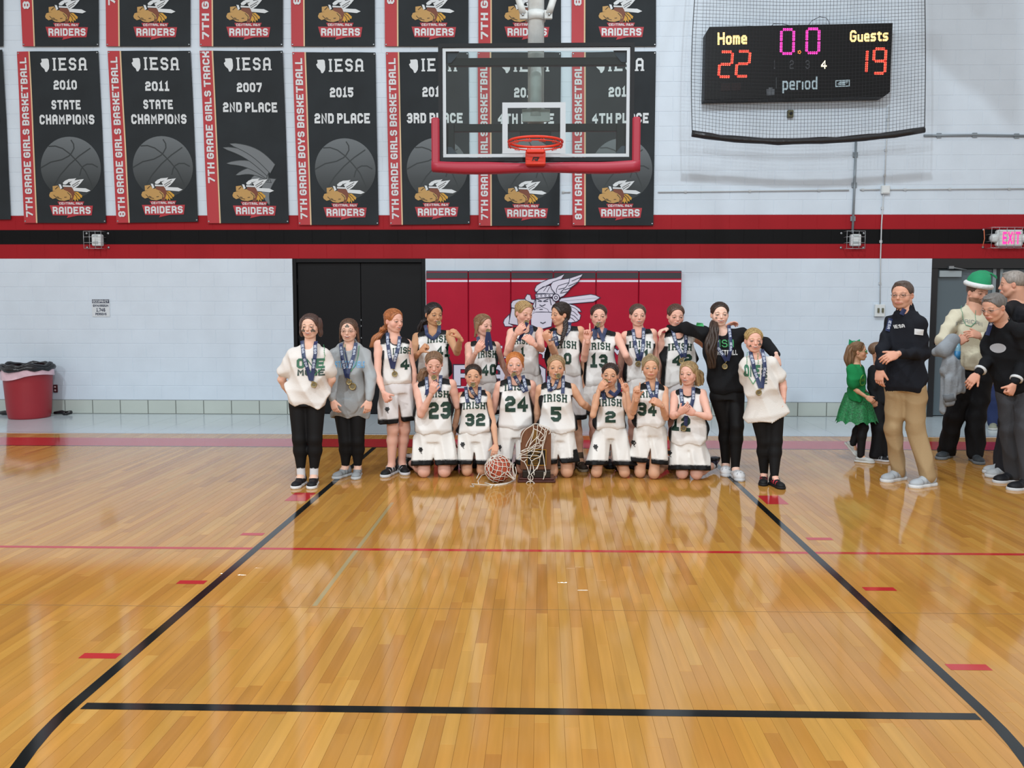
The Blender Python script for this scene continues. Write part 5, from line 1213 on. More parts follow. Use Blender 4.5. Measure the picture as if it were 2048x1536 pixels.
def ribbon(pr,base,px,w,Y,root,off=.008,text=True,name='ribbon',mat=None):
    """flat band following photo points (u,v[,Y]) laid on whatever is below it"""
    P=[]
    for q in px:
        p=W(q[0],q[1],q[2] if len(q)>2 else Y); P.append((p,len(q)>2))
    C=[];FX=[]
    for i in range(len(P)-1):
        n=max(2,int(np.linalg.norm(P[i+1][0]-P[i][0])/.014))
        for k in range(n): t=k/n; C.append(P[i][0]*(1-t)+P[i+1][0]*t); FX.append(P[i][1] and P[i+1][1])
    C.append(P[-1][0]);FX.append(P[-1][1]); C=np.array(C); m=len(C)
    # orient in view plane
    T=np.gradient(C,axis=0); S_=np.stack([-T[:,2],0*T[:,0],T[:,0]],1); S_/=np.linalg.norm(S_,axis=1)[:,None]+1e-9
    Ys=[]
    for i in range(m):
        if FX[i]: Ys.append(C[i][1]); continue
        cand=[pr.y(C[i][0]+S_[i][0]*w*a,C[i][2]+S_[i][2]*w*a,None,base=base) for a in (-.5,0,.5)]; cand=[c for c in cand if c is not None]
        Ys.append((min(cand)-off) if cand else None)
    kn=[i for i in range(m) if Ys[i] is not None]
    if not kn: Ys=[Y-.12]*m
    else: Ys=list(np.interp(range(m),kn,[Ys[i] for i in kn]))
    for _ in range(4): Ys=[min(Ys[i],(Ys[max(0,i-1)]+Ys[i]+Ys[min(m-1,i+1)])/3) for i in range(m)]
    g=G(); V=[]
    for i in range(m):
        for a,dy in ((-.5,0),(0,-.0015),(.5,0),(.5,.0018),(0,.0003),(-.5,.0018)): V.append((C[i][0]+S_[i][0]*w*a,Ys[i]+dy,C[i][2]+S_[i][2]*w*a))
    Fc=[]
    for i in range(m-1):
        for k in range(6): Fc.append((6*i+k,6*i+(k+1)%6,6*i+6+(k+1)%6,6*i+6+k))
    Fc.append((5,4,3,2,1,0)); Fc.append(tuple(range(6*m-6,6*m)))
    rb=g.add(V,Fc,0,smooth=False).build(name,[mat or m_rib],root)
    if text:
        L=np.concatenate([[0],np.cumsum(np.linalg.norm(np.diff(C,axis=0),axis=1))]); tl=.075; g=G(); 
        Vt,Ft=text2d('IESA',w*.62,tl,hw=.7)
        st=np.arange(.07,L[-1]-.05,.125)
        if len(st)==0 and L[-1]>.1: st=[L[-1]/2]
        for s0 in st:
            down=C[-1][2]<C[0][2]; VV=[]
            for v in Vt:
                s_=s0+v[0]; a=v[1]; i=min(m-1,max(0,np.interp(s_,L,range(m)))); i0=int(i); i1=min(m-1,i0+1); t=i-i0
                c=C[i0]*(1-t)+C[i1]*t; sd=S_[i0]*(1-t)+S_[i1]*t; y=Ys[i0]*(1-t)+Ys[i1]*t; sg=-1 if sd[0]*0+S_[i0][0]<0 else 1
                VV.append((c[0]+sd[0]*a,y-.0035-v[2],c[2]+sd[2]*a))
            g.add(VV,Ft)
        if g.v:
            o=g.build('ribbon_print',[m_ribw],root); o.parent=rb; 
    return rb,(C,Ys)
def disc(root,c,r,n,mat=m_medal):
    n=nrm(n); a=nrm(np.cross(n,[.1,.2,1.])); b=np.cross(n,a); V=[];Fc=[];pr=[(.0,.0035),(.55,.0035),(.62,.005),(.9,.0055),(1,.003),(1,-.003),(.0,-.003)]; k=28
    for rr,h in pr:
        for i in range(k): t=2*math.pi*i/k; V.append(np.array(c)+r*max(rr,.01)*(math.cos(t)*a+math.sin(t)*b)+n*h)
    for j in range(len(pr)-1):
        for i in range(k): Fc.append((j*k+i,j*k+(i+1)%k,(j+1)*k+(i+1)%k,(j+1)*k+i))
    g=G().add(V,Fc,0); g.m=[1 if i<k*2 else 0 for i in range(len(Fc))]
    g.build('medal_disc',[mat,m_medr],root)
BK='#0d0d0f'
def stp(d,w=.006): return np.clip(d/w+.5,0,1)
def person(S):
    Y=S['Y']; st=S['st']; hd=S['hd']; k=st/1.5
    nk=W(*S['nk'],Y+.01+S.get('ndy',0)); hp=W(*S['hp'],Y+S.get('hdy',0)); ty=S.get('ty',0)
    l=np.array([math.cos(math.radians(ty)),math.sin(math.radians(ty)),0.]); fwd=yawv(ty)
    sh=[]
    for j,s in enumerate(('sL','sR')):
        p=W(*S[s],Y+.01); dx=p[0]-nk[0]; p=W(*S[s],Y+.015+max(-.2,min(.2,dx*math.tan(math.radians(ty))))); sh.append(p)
    root=empty('person',(hp[0],hp[1],0),S['label'],'person',S.get('group'))
    skin=SK[S.get('skin','fair')]; bw=S.get('b',1.)
    # ---------------- arms
    Lu=.180*st;Lf=.152*st; arms=[]
    for j,(s,a) in enumerate(zip((0,1),('aL','aR'))):
        A=S.get(a)
        if A is None: arms.append(None); continue
        e=W(A['e'][0],A['e'][1],Y+A['e'][2]) if len(A['e'])>2 else solve(sh[j],A['e'],Lu,A.get('se',-1),Y)
        w=W(A['w'][0],A['w'][1],Y+A['w'][2]) if len(A['w'])>2 else solve(e,A['w'],Lf,A.get('sw',-1),Y)
        arms.append((e,w,A))
    # ---------------- legs
    kneel=S.get('kneel'); hs=.066*k*bw; hips=[hp-l*hs-np.array([0,0,.03]),hp+l*hs-np.array([0,0,.03])]; legs=[]
    for j,a in enumerate(('lL','lR')):
        Lg=S.get(a)
        if kneel:
            kn=W(Lg[0],Lg[1],Lg[2]+.045); kn[2]=.056*k; an=np.array([kn[0]+Lg[3],kn[1]+.235*st,.065]); fd=nrm([Lg[3]*1.5,1,-.12]); legs.append((kn,an,fd,-np.array([0,0,1.])))
        else:
            if Lg is None: Lg=((S['hp'][0]+(-16 if j==0 else 16)),None,Y+.02,(-12 if j==0 else 12))
            ax_=W(Lg[0],900,Lg[2])[0]; an=np.array([ax_,Lg[2],.085*k+.0]); 
            if len(Lg)>4 and Lg[4]: an[2]+=Lg[4]
            kn=W(Lg[1][0],Lg[1][1],Lg[1][2]) if Lg[1] else (hips[j]+an)/2+fwd*.03
            fd=yawv(Lg[3],Lg[5] if len(Lg)>5 else 0); legs.append((kn,an,fd,np.array([0,0,1.])))
    # ---------------- body mesh
    allp=[hp,nk,*sh,*hips]+[x for L_ in legs for x in L_[:2]]+[x for A in arms if A for x in A[:2]]
    lo,hi=bb(*allp,r=.16); hh=.0115; f=Field(lo,hi,hh)
    SW=np.linalg.norm(sh[1]-sh[0])/2/max(.5,math.cos(math.radians(min(abs(ty),60)))) if abs(ty)>25 else np.linalg.norm(sh[1]-sh[0])/2
    SW=min(max(SW,.10*st*.85),.145*st); tw=S.get('tw',1.)
    cw=(SW*.98)*tw; cd=.072*k*bw*S.get('td',1)
    f.add(loft(hp-np.array([0,0,.05]),nk,l,[(0,.090*k*bw,.072*k*bw,0),(.25,.084*k*bw,.062*k*bw,.0),(.6,cw-.02,cd-.008,.004),(.82,cw-.035,cd-.016,0),(.97,.06*k,.05*k,-.0)]),.02)
    for p in sh: f.add(cone(nk-np.array([0,0,.012]),p-np.array([0,0,.006]),.036*k,.036*k*bw),.03)
    f.add(cone(nk-np.array([0,0,.05]),nk+(W(*hd['c'],Y+hd.get('dy',0))-nk)*.35,.05*k*S.get('nw',1),.045*k*S.get('nw',1)),.03)
    ur=.036*k*S.get('ab',bw)
    for j,A in enumerate(arms):
        if A is None: continue
        e,w,_=A; f.add(cone(sh[j],sh[j]+(e-sh[j])*.35,.040*k*S.get('ab',bw),ur),.02); f.add(cone(sh[j]+(e-sh[j])*.3,e,ur,.030*k*bw),.015); m_=e+(w-e)*.3; f.add(cone(e,m_,.029*k*bw,.031*k*bw),.012); f.add(cone(m_,w,.031*k*bw,.0205*k),.012)
    tr=.068*k*bw
    for j,(kn,an,fd,up) in enumerate(legs):
        f.add(cone(hips[j],kn,tr*.93,.048*k*bw),.03); f.add(ell(kn,(.049*k*bw,.050*k*bw,.058*k)),.02); m_=kn+(an-kn)*.32
        bk=(-fwd if not kneel else np.array([0,0,1.]))*.012
        f.add(cone(kn,m_+bk,.044*k*bw,.048*k*bw),.02); f.add(cone(m_+bk,an,.047*k*bw,.031*k),.02); f.add(cone(an,an+fd*.03-up*.03,.031*k,.034*k),.02)
    v,q=f.mesh(); parts=[(v,q,paint(len(v),skin))]
    # ---------------- head
    hc=W(*hd['c'],Y+hd.get('dy',0)); HH=hd.get('h',.212); R=HF(hc,hd.get('yaw',0),hd.get('pitch',0),hd.get('roll',0))
    ex=hd.get('ex','smile'); o=dict(hd); o['neck']=nk+np.array([0,0,-.01]); o['nr']=.044*k*S.get('nw',1)/HH
    Hd=head(hc,R,HH,skin,ex,o); parts.append(Hd['mesh'])
    # ---------------- hands
    for j,A in enumerate(arms):
        if A is None or A[2].get('nohand'): continue
        e,w,a=A; sc=st/1.62*S.get('hs',1.0)
        tip=W(a['t'][0],a['t'][1],w[1]+(a['t'][2] if len(a['t'])>2 else 0)) if 't' in a else w+(w-e); d=nrm(tip-w)
        pn=np.array(a.get('pn',(0,1,0)),float); th=np.array(a.get('th',((1 if j==0 else -1),0,.2)),float)
        F2=Field(*bb(w-.03,w+.03,w+d*.1,r=.125),.0042); hand(F2,w,d,pn,th,a.get('pose','relax'),sc); vv,qq=F2.mesh(); C=paint(len(vv),skin); C=mixc(C,np.full(len(vv),.12),'#c8604e'); parts.append((vv,qq,C))
    V,Q,C=merge(parts); body=np_obj('body',V,Q,[m_skin],root,C)
    eyes(root,Hd['W'],R,HH,hd.get('iris','#5a4434'),ex)
    if ex in('smile','laugh','bite','squint'): teeth(root,Hd['W'],.045,{'smile':.030,'laugh':.045,'bite':.042,'squint':.03}[ex])
    hair(root,Hd['W'],R,HH,hc,hd.get('hair','pony'),hd.get('hcol','#6b4a30'),{**hd,'tail':[tuple(W(a[0],a[1],Y+a[2]))+(a[3],) for a in hd['tail']] if 'tail' in hd else None})
    nb_=2+0; Vb,Qb,_c=merge(parts[:2]); proj=[(parts[0][0],parts[0][1])]
    # ---------------- top garment
    top=S.get('top'); tB=hp-np.array([0,0,S.get('hem',.0)]); seed=int(S['hp'][0])
    if top:
        kind=top['k']; base=rgb(top.get('c','#e4e2df')); sl=top.get('sleeve',0)
        allp=[tB,nk,*sh]+[x for A in arms if A for x in A[:2]]; lo,hi=bb(*allp,r=.17); lo[2]=min(lo[2],tB[2]-.15)
        f=Field(lo,hi,.0098); bx=top.get('bw',1.); L_=np.linalg.norm(nk-tB)
        hw=(top['hw'] if 'hw' in top else cw*1.03+.012)*bx; hd_=(cd+.022)*bx*top.get('dd',1)
        stn=[(0,hw*.93,hd_*.94,0),(.06,hw*.985,hd_,.004),(.35,(hw+cw)/2*.985,cd+.014,.004),(.62,cw+.006,cd+.014,.01),(.80,cw-.008,cd+.004,.006),(.90,cw*.80,cd*.88,0),(.985,.075*k,.06*k,0)]
        am=top.get('fold',.0040)*1.9; f.add(wr(loft(tB,nk,l,stn),am,(34,20,30),seed),.02)
        ins=.018 if kind=='jersey' else .0
        for j,p in enumerate(sh):
            pe=p+(nk-p)*(.14 if kind=='jersey' else .0); f.add(cone(nk-np.array([0,0,.014]),pe-np.array([0,0,.010]),.043*k,.044*k*bw),.025)
            if sl and arms[j]:
                e,w,_=arms[j]; sr=top.get('sr',1.)
                if sl<1: en=p+(e-p)*sl; f.add(wr(cone(p,en,.050*k*bw*sr,.060*k*bw*sr),.005,(60,30,50),seed),.03); dv=nrm(e-p); 
                else:
                    f.add(wr(cone(p,e,.048*k*bw*sr,.042*k*bw*sr),.006,(60,30,55),seed),.03); f.add(wr(cone(e,e+(w-e)*.90,.042*k*bw*sr,.033*k*sr),.004,(50,30,70),seed+1),.02)
                    if top.get('cuff'): f.add(cone(e+(w-e)*.90,e+(w-e)*.97,.030*k*sr,.027*k*sr),.004)
        hv=nrm(W(*hd['c'],Y+hd.get('dy',0))-nk)
        if kind in('jersey','tee'):
            nr_=.058*k if kind=='jersey' else .054*k
            f.cut(cone(nk-np.array([0,0,.012]),nk+hv*.12,nr_,nr_*1.25),.006); f.cut(ell(nk+fwd*.045+np.array([0,0,-.022 if kind=='jersey' else -.006]),(.045*k,.06,.036*k)),.008)
        elif kind=='hood':
            f.add(cone(nk+l*-.085+fwd*.01,nk-fwd*.07+np.array([0,0,.03]),.03,.045),.03); f.add(cone(nk+l*.085+fwd*.01,nk-fwd*.07+np.array([0,0,.03]),.03,.045),.03); f.add(cone(nk+l*-.075,nk+fwd*.06-np.array([0,0,.05]),.026,.018),.015);f.add(cone(nk+l*.075,nk+fwd*.06-np.array([0,0,.05]),.026,.018),.015)
            f.cut(cone(nk-np.array([0,0,.0]),nk+hv*.14,.053*k,.065*k),.006); f.cut(ell(nk+fwd*.05-np.array([0,0,.0]),(.04*k,.055,.04*k)),.01)
            pk=tB+(nk-tB)*.16+fwd*(hd_-.006); f.add(ell(pk,(.105*k,.016,.075*k),np.array([l,fwd,[0,0,1]])),.008)
        elif kind=='jacket':
            f.add(cone(nk-np.array([0,0,.02]),nk+hv*.045,.066*k,.060*k),.01); f.cut(cone(nk+hv*.02,nk+hv*.14,.053*k,.062*k),.004); f.cut(ell(nk+fwd*.06+np.array([0,0,.02]),(.025,.05,.05)),.008)
        v,q=f.mesh(); C=np.tile(base,(len(v),1)); s=((v-tB)@((nk-tB)/L_))/L_; la=(v-tB)@l; fr=(v-tB)@fwd
        if kind=='jersey':
            d0=np.linalg.norm((v-nk)-np.outer(np.clip((v-nk)@hv,-.03,.1),hv),axis=1); d1=np.linalg.norm(v-(nk+fwd*.045+np.array([0,0,-.022])),axis=1)
            C=mixc(C,np.maximum(stp(nr_+.017-d0),stp(.060*k-d1))*(s>.8),BK)
            la2=(v-nk)@l; C=mixc(C,stp(v[:,2]-np.interp(la2,[min(-.05,(sh[0]-nk)@l),0,max(.05,(sh[1]-nk)@l)],[sh[0][2]-.006,nk[2]-.026,sh[1][2]-.006]))*(np.abs(la2)>.045),BK)
            C=mixc(C,stp(np.abs(la)-np.interp(s,[0,.3,.75],[hw*.90,hw*.86,cw*.84]),.009)*(s<.74),BK)
        if kind=='tee' and top.get('print_green'): pass
        for (pc,fn_) in top.get('paint',[]): C=mixc(C,fn_(la,fr,s,v),pc)
        nm={'jersey':'jersey','tee':'shirt','hood':'hoodie','jacket':'jacket'}[kind]; gar=np_obj(nm,v,q,[m_jer if kind=='jersey' else m_cot],root,C); proj.append((v,q)); tv=(v,q)
        pr=Proj([tv]); 
        for (s_,u,v_,h_,w_,kw) in S.get('text',[]):
            c=W(u,v_,Y-.1); sc=(Y-.1)/F; kw=dict(kw); mt=kw.pop('mat',m_green); nmx=kw.pop('name','lettering'); rot=kw.pop('rot',0); par=kw.pop('arch',0)
            Vt,Ft=text2d(s_,h_*sc,w_*sc,maxl=.9,across=2,arch=par*sc,**kw); decal(pr,Y,root,nmx,Vt,Ft,c[0],c[2],.0035,mt,rot)
    # ---------------- bottom garment
    bt=S.get('bot')
    if bt:
        bc_=rgb(bt.get('c','#dcd9d4')); kind=bt['k']; ps=[]; lo,hi=bb(hp,*hips,*[x for L_ in legs for x in L_[:2]],r=.2); f=Field(lo,hi,.0105)
        wz=hp+np.array([0,0,S.get('waist',.07)])
        if kind=='shorts':
            hf=bt.get('hf',.72); fl=bt.get('fl',1.); ww=bt.get('ww',.115*k*bw)
            f.add(loft(hp-np.array([0,0,.06]),wz,l,[(0,ww*1.12,.098*k*bw,0),(.5,ww*1.08,.094*k*bw,0),(1,ww*.98,.085*k*bw,0)]),.02); hems=[]
            for j in (0,1):
                kn=legs[j][0]; a=hips[j]; b=a+(kn-a)*hf; o=l*(.010 if j else -.010)
                f.add(wr(cone(a,b+(kn-a)*.12+o,.086*k*bw*fl,.108*k*bw*fl*bt.get('flare',1),fwd,.92),.0085,(70,12,14),seed+j),.02); hems.append((b,nrm(kn-a)))
            hb=(hems[0][0]+hems[1][0])/2; hn=nrm(hems[0][1]+hems[1][1]); cc=cone(hp-np.array([0,0,.07]),hb+hn*.03,.002,bt.get('split',.028),fwd,8.); f.cut((cc[0],cc[1]-.16,cc[2]+.16),.012); f.half(hb,hn)
            v,q=f.mesh(); C=np.tile(bc_,(len(v),1)); dd=(v-hb)@hn; C=mixc(C,stp(dd+.046*k,.008),BK); 
            C=mixc(C,(np.abs((v-hp)@l)>.135*k*bw)&(dd>-.12),BK) if bt.get('side') else C
            np_obj('shorts',v,q,[m_jer],root,C)
            if bt.get('sham'):
                pr2=Proj([(v,q)]); u,v_=bt['sham'][:2]; c=W(u,v_,Y-.1); r=.0175; g=G(); V=[];Fc=[]
                for a in (0,2.1,-2.1):
                    H_=heart(-math.sin(a)*r*.25,math.cos(a)*r*.25,r,a); b=len(V); V+=H_; Fc+=[tuple(i+b for i in t) for t in tri2d(H_)]
                sv,sf=stroke([(0,0),(.004,-.028),(.012,-.034)],.0028); b=len(V); V+=[tuple(x) for x in sv]; Fc+=[tuple(i+b for i in ff) for ff in sf]
                decal(pr2,Y,root,'shamrock',V,Fc,c[0],c[2],.005,m_blkp)
            legcol=None
        elif kind in('leggings','pants'):
            ex_=bt.get('ex',.004); wd=bt.get('wd',1.)
            f.add(loft(hp-np.array([0,0,.06]),wz,l,[(0,.116*k*bw,.092*k*bw,0),(1,.098*k*bw,.075*k*bw,0)]),.02)
            for j,(kn,an,fd,up) in enumerate(legs):
                am=.0 if kind=='leggings' else .0045
                f.add(wr(cone(hips[j],kn,tr*1.06*(1+.5*(wd-1))+ex_,(.050*k*bw+ex_)*wd),am,(30,20,40),seed),.03)
                if kind=='leggings': m_=kn+(an-kn)*.32-fwd*.012; f.add(cone(kn,m_,.048*k*bw+ex_,.050*k*bw+ex_),.02); f.add(cone(m_,an+(kn-an)*bt.get('up',.12),.049*k*bw+ex_,.033*k+ex_),.02)
                else: f.add(wr(cone(kn,an+np.array([0,0,-.02]),(.050*k*bw+ex_)*wd,(.044*k*bw+ex_)*wd),.0055,(52,44,24),seed+j),.025)
            if kind=='pants': f.half((0,0,.022),(0,0,-1))
            v,q=f.mesh(); C=np.tile(bc_,(len(v),1))
            for (pc,fn_) in bt.get('paint',[]): C=mixc(C,fn_((v-hp)@l,(v-hp)@fwd,v[:,2]/hp[2],v),pc)
            np_obj(kind,v,q,[m_leg if kind=='leggings' else m_twill],root,C)
    # ---------------- socks, shoes
    so=S.get('shoe')
    if so:
        for j,(kn,an,fd,up) in enumerate(legs):
            sk=S.get('sock')
            if sk:
                f=Field(*bb(an,an+nrm(kn-an)*.14,r=.07),.0075); f.add(cone(an-nrm(kn-an)*.02,an+nrm(kn-an)*S.get('sockh',.07),.036*k,.037*k),.01); f.half(an+nrm(kn-an)*S.get('sockh',.07),nrm(kn-an)); v,q=f.mesh(); np_obj('sock',v,q,[m_cot],root,paint(len(v),sk))
            if kneel: shoe(root,an+np.array([0,.0,.0]),fd,up,.232*k,so['c'],so.get('s','sneaker'))
            else:
                if abs(fd[2])<.05: a2=an.copy(); a2[2]=.075*(.232*k/.24)
                else: a2=an
                shoe(root,a2,fd,np.array([0,0,1.]) if abs(fd[2])<.05 else np.cross(np.cross(fd,[0,0,1]),fd),.232*k*S.get('ft',1),so['c'],so.get('s','sneaker'))
    S['_']=dict(root=root,proj=Proj(proj),nk=nk,sh=sh,hc=hc,R=R,HH=HH,Wd=Hd['W'],arms=arms,Y=Y,hp=hp,l=l,fwd=fwd,k=k,legs=legs)
    return S['_']
def medal(P,lab,paths,dc=None,tw=.033,face=None,dr=.0265,text=True):
    """ribbon bands (photo points) and a disc"""
    Y=P['Y']; root=empty('medal',tuple(W(paths[0][-1][0],paths[0][-1][1],Y-.15)),lab,'medal','medals on navy ribbons')
    yy=None
    for i,p in enumerate(paths):
        rb,(C,Ys)=ribbon(P['proj'],Y,p,tw,Y,root,off=.009+.003*i,text=text); yy=(C[-1],Ys[-1])
    if dc is not None:
        if len(dc)>2: c=W(dc[0],dc[1],dc[2]); 
        else:
            c=W(dc[0],dc[1],yy[1]); y=P['proj'].y(c[0],c[2],None,base=Y); c=W(dc[0],dc[1],min(yy[1],(y if y is not None else yy[1]))-.008)
        disc(root,c,dr,face if face is not None else (0,-1,.1))
        if len(dc)<=2:
            e=yy[0].copy(); e=np.array([e[0],yy[1]-.003,e[2]]); G().tube([e,c+np.array([0,.002,dr*.9])],.004,6).build('clasp',[m_medal],root)
    return root
# ================================================================== THE PEOPLE
GP='team members posing with medals'
WJ='#e2e0dd'; BKc='#141416'
def J(u,v,w_,h_=14,arch=2.5,**k): return ('IRISH',u,v,h_,w_,dict(serif=True,hw=.78,arch=arch,name='team_lettering',gap=.9,**k))
def N(s,u,v,w_,h_,**k): return (s,u,v,h_,w_,dict(hw=1.0,name='jersey_number',gap=1.1,**k))
m_grn=M('mid_green_print','#3f6f5b',.7); m_dgp=M('dark_grey_green_print','#3c4d48',.7); m_blu=M('light_blue_print','#6aa9d8',.7); m_wp=M('white_print','#d6d8d8',.6); m_gyp=M('faint_grey_print','#8d8f8a',.7)
jer=dict(k='jersey',c=WJ); sho=dict(k='shorts',c='#dedad6')
sneak=dict(c=['#15161a','#d9d9d9','#2c2c30'],s='sneaker'); blk=dict(c=['#17181b','#1c1c1e','#9a9a9a'],s='high')
# ---- standing row -----------------------------------------------------------
P1=person(dict(label='girl in white One More shirt and black leggings, hands behind back, far left',Y=7.06,st=1.53,group=GP,skin='fair',b=1.12,
 hd=dict(c=(620,653),h=.208,yaw=0,pitch=2,ex='smile',hair='puffy',hcol='#54403a',brow='#4a352c',fp=[(-.20,.33,.085,'#2f4440'),(.20,.33,.085,'#2f4440')],wisps=1),
 nk=(620,689),hp=(614,797),sL=(586,711),sR=(650,711),aL=dict(e=(563,759,.03),w=(588,800,.17),t=(606,806,.03),pose='relax',pn=(0,-1,0)),aR=dict(e=(664,759,.03),w=(638,800,.17),t=(622,806,.03),pose='relax',pn=(0,-1,0)),
 top=dict(k='tee',c='#dcd7d2',sleeve=.62,sr=1.0,hw=.176,dd=1.1,fold=.0055),hem=.055,tw=1.05,bot=dict(k='leggings',c='#0d0d0f',up=.2),
 lL=(601.5,(599,878,7.02),7.02,-6),lR=(627,(630,878,7.02),7.02,6),shoe=sneak,sock='#d6d6d8',sockh=.085,
 text=[('ONE',620,727,20,55,dict(hw=.95,mat=m_grn,gap=1.3)),('MORE',621,745,13,54,dict(hw=1.0,mat=m_dgp,gap=1.0))]))
medal(P1,'gold medal on navy ribbon worn over the white One More shirt, far left',[[(606,681),(612,705),(628,758)],[(634,682),(637,705),(630,760)]],(628,769.5))
P2=person(dict(label='girl in grey hoodie and black leggings with arms hanging, second from left',Y=7.42,st=1.50,group=GP,skin='fair',b=1.14,
 hd=dict(c=(697.5,661),h=.205,yaw=2,pitch=2,ex='squint',hair='loose',hcol='#5e4638',brow='#54402f',fp=[(0,.70,.085,'#2f4a48')]),
 nk=(699,693),hp=(699,796),sL=(671,708),sR=(729,708),aL=dict(e=(664,757),w=(665,800),t=(672,826,-.02),pose='relax',pn=(.3,.9,0),th=(.6,-.6,0)),aR=dict(e=(742,757),w=(738,800),t=(734,826,-.02),pose='relax',pn=(-.3,.9,0),th=(-.6,-.6,0)),
 top=dict(k='hood',c='#9da1a3',sleeve=1,sr=1.08,hw=.172,dd=1.15,cuff=1,fold=.0055),hem=.17,tw=1.1,bot=dict(k='leggings',c='#0d0d0f',up=.12),
 lL=(690.5,(691,882,7.38),7.40,-28),lR=(715,(715,882,7.38),7.40,4),shoe=dict(c=['#8e9396','#b9bdbf','#6f7477'],s='sneaker'),
 text=[('STATE FINALS',700,729,13,60,dict(hw=.62,mat=m_blu,gap=.9,serif=True))]))
medal(P2,'bronze medal on navy ribbon worn over the grey hoodie',[[(684,686),(689,715),(700,752)],[(713,685),(711,712),(700,754)]],(698,764))
r_=medal(P2,'pale second medal on a yellow and white ribbon, lower on the grey hoodie',[[(692,694),(703,735),(704,764)]],(705,773),tw=.012,text=False,dr=.034)
def glasses(P,col,name='glasses',r=.075,w_=.012,sun=None,heart_=False):
    g=G(); Wd=P['Wd']
    for s in (-1,1):
        pts=[Wd(np.array([s*.155+r*1.15*math.cos(t),.41-.9*abs(s*.155+r*1.15*math.cos(t))**2*1.2,.49+r*.8*math.sin(t)])) for t in np.linspace(0,2*math.pi,17)[:-1]]
        g.tube(pts,w_*P['HH']*.5,5,closed=True); g.tube([pts[0 if s>0 else 8],Wd(np.array([s*.37,.1,.51])),Wd(np.array([s*.38,-.06,.50]))],w_*P['HH']*.5,5)
    g.tube([Wd(np.array([-.07,.42,.50])),Wd(np.array([0,.44,.51])),Wd(np.array([.07,.42,.50]))],w_*P['HH']*.5,5)
    fr_=g.build(name,[M('frame_'+col.strip('#'),col,.35)],P['root'])
    if sun:
        for s in (-1,1):
            if heart_: H_=[(x,z) for x,z in heart(s*.16,.46,.125,0)]
            else: H_=[(s*.155+r*1.1*math.cos(t),.49+r*.75*math.sin(t)) for t in np.linspace(0,2*math.pi,15)[:-1]]
            g=G(); V=[Wd(np.array([x,.425-.9*x*x,z])) for x,z in H_]+[Wd(np.array([x,.40-.9*x*x,z])) for x,z in H_]; n=len(H_)
            g.add(V,[tuple(range(n)),tuple(range(n,2*n))[::-1]]+[(i,(i+1)%n,(i+1)%n+n,i+n) for i in range(n)]); o=g.build('lens',[sun],P['root']); o.parent=fr_
glasses(P2,'#8c6f62')
P3=person(dict(label='red haired ponytail girl in jersey 4 looking right, standing with lowered fist',Y=7.50,st=1.60,group=GP,skin='pink',
 hd=dict(c=(788,642),h=.212,yaw=52,pitch=4,ex='smile',hair='pony',hcol='#a9683c',brow='#96603c',tail=[(772,655,.09,.045),(764,664,.11,.03),(753,676,.10,.04),(744,694,.08,.02)]),
 nk=(789,676),hp=(792,772),sL=(757,689),sR=(814,687),ty=22,aL=dict(e=(755,749),w=(767,785),t=(777,806,-.03),pose='fist',pn=(.5,.8,0),th=(.7,-.7,0)),aR=dict(e=(826,740,.05),w=(829,775,.02),t=(830,790,0),pose='relax'),
 top=jer,bot=dict(k='shorts',c='#d9d6d6',hf=.80,sham=(776,817),flare=1.06),waist=.055,hem=-.03,
 lL=(783,(786,858,7.47),7.50,-18),lR=(803,(809,858,7.56),7.60,25),shoe=dict(c=['#17181b','#cfcfd2','#b9b9bd'],s='high'),
 text=[J(803,702,36,13),N('4',808,729,16,22)]))
medal(P3,'gold medal on navy ribbon over jersey 4, worn by the red haired girl',[[(776,665),(780,690),(789,735)],[(801,672),(800,695),(790,736)]],(789.5,748))
P4=person(dict(label='tall dark haired girl in jersey 41 biting a medal with both hands raised',Y=7.92,st=1.63,group=GP,skin='tan',
 hd=dict(c=(868,629),h=.218,yaw=34,pitch=6,ex='bite',hair='pony',hcol='#231c1c',brow='#2b2120',blush=.4,tail=[(851,640,.08,.035),(845,652,.10,.04),(843,668,.10,.03)],wisps=1),
 nk=(866,664),hp=(868,762),sL=(834,674),sR=(897,669),aL=dict(e=(822,722),w=(840,704),t=(850,692,-.02),pose='fist',pn=(1,.3,0),th=(-.3,-.8,.5)),aR=dict(e=(914,705),w=(921,677),t=(908,660,-.02),pose='pinch',pn=(-.6,.3,-.6),th=(-.7,0,-.6)),
 top=jer,bot=sho,waist=.055,hem=-.03,lL=(858,None,7.95,-10),lR=(884,None,7.95,10),shoe=blk,sock='#c9c9c9',
 text=[J(875,679,43),N('41',886,703,27,23)]))
medal(P4,'medal bitten by the girl in jersey 41, navy ribbon looped at her neck',[[(851,650),(856,668),(868,677)],[(880,652),(877,668),(868,678)],[(868,677),(880,664),(879,650)]],(878,646,7.92-.14),dr=.024,text=False)
P5=person(dict(label='girl in jersey 40 facing right with ribbon hanging from her mouth',Y=7.90,st=1.52,group=GP,skin='pink',
 hd=dict(c=(967,651),h=.208,yaw=50,pitch=4,ex='bite',hair='loose',hcol='#86664a',brow='#7a5a3c'),
 nk=(965,684),hp=(965,772),sL=(938,692),sR=(992,691),ty=12,aL=dict(e=(936,733),w=(953,703),t=(963,682,-.03),pose='pinch',pn=(0,.9,-.3)),aR=dict(e=(1003,722,.10),w=(1014,750,.16),t=(1018,762,0),pose='relax'),
 top=jer,bot=sho,waist=.055,hem=-.03,lL=(955,None,7.95,-10),lR=(978,None,7.95,10),shoe=blk,sock='#c9c9c9',
 text=[J(974,709,37),N('40',978,740,28,23)]))
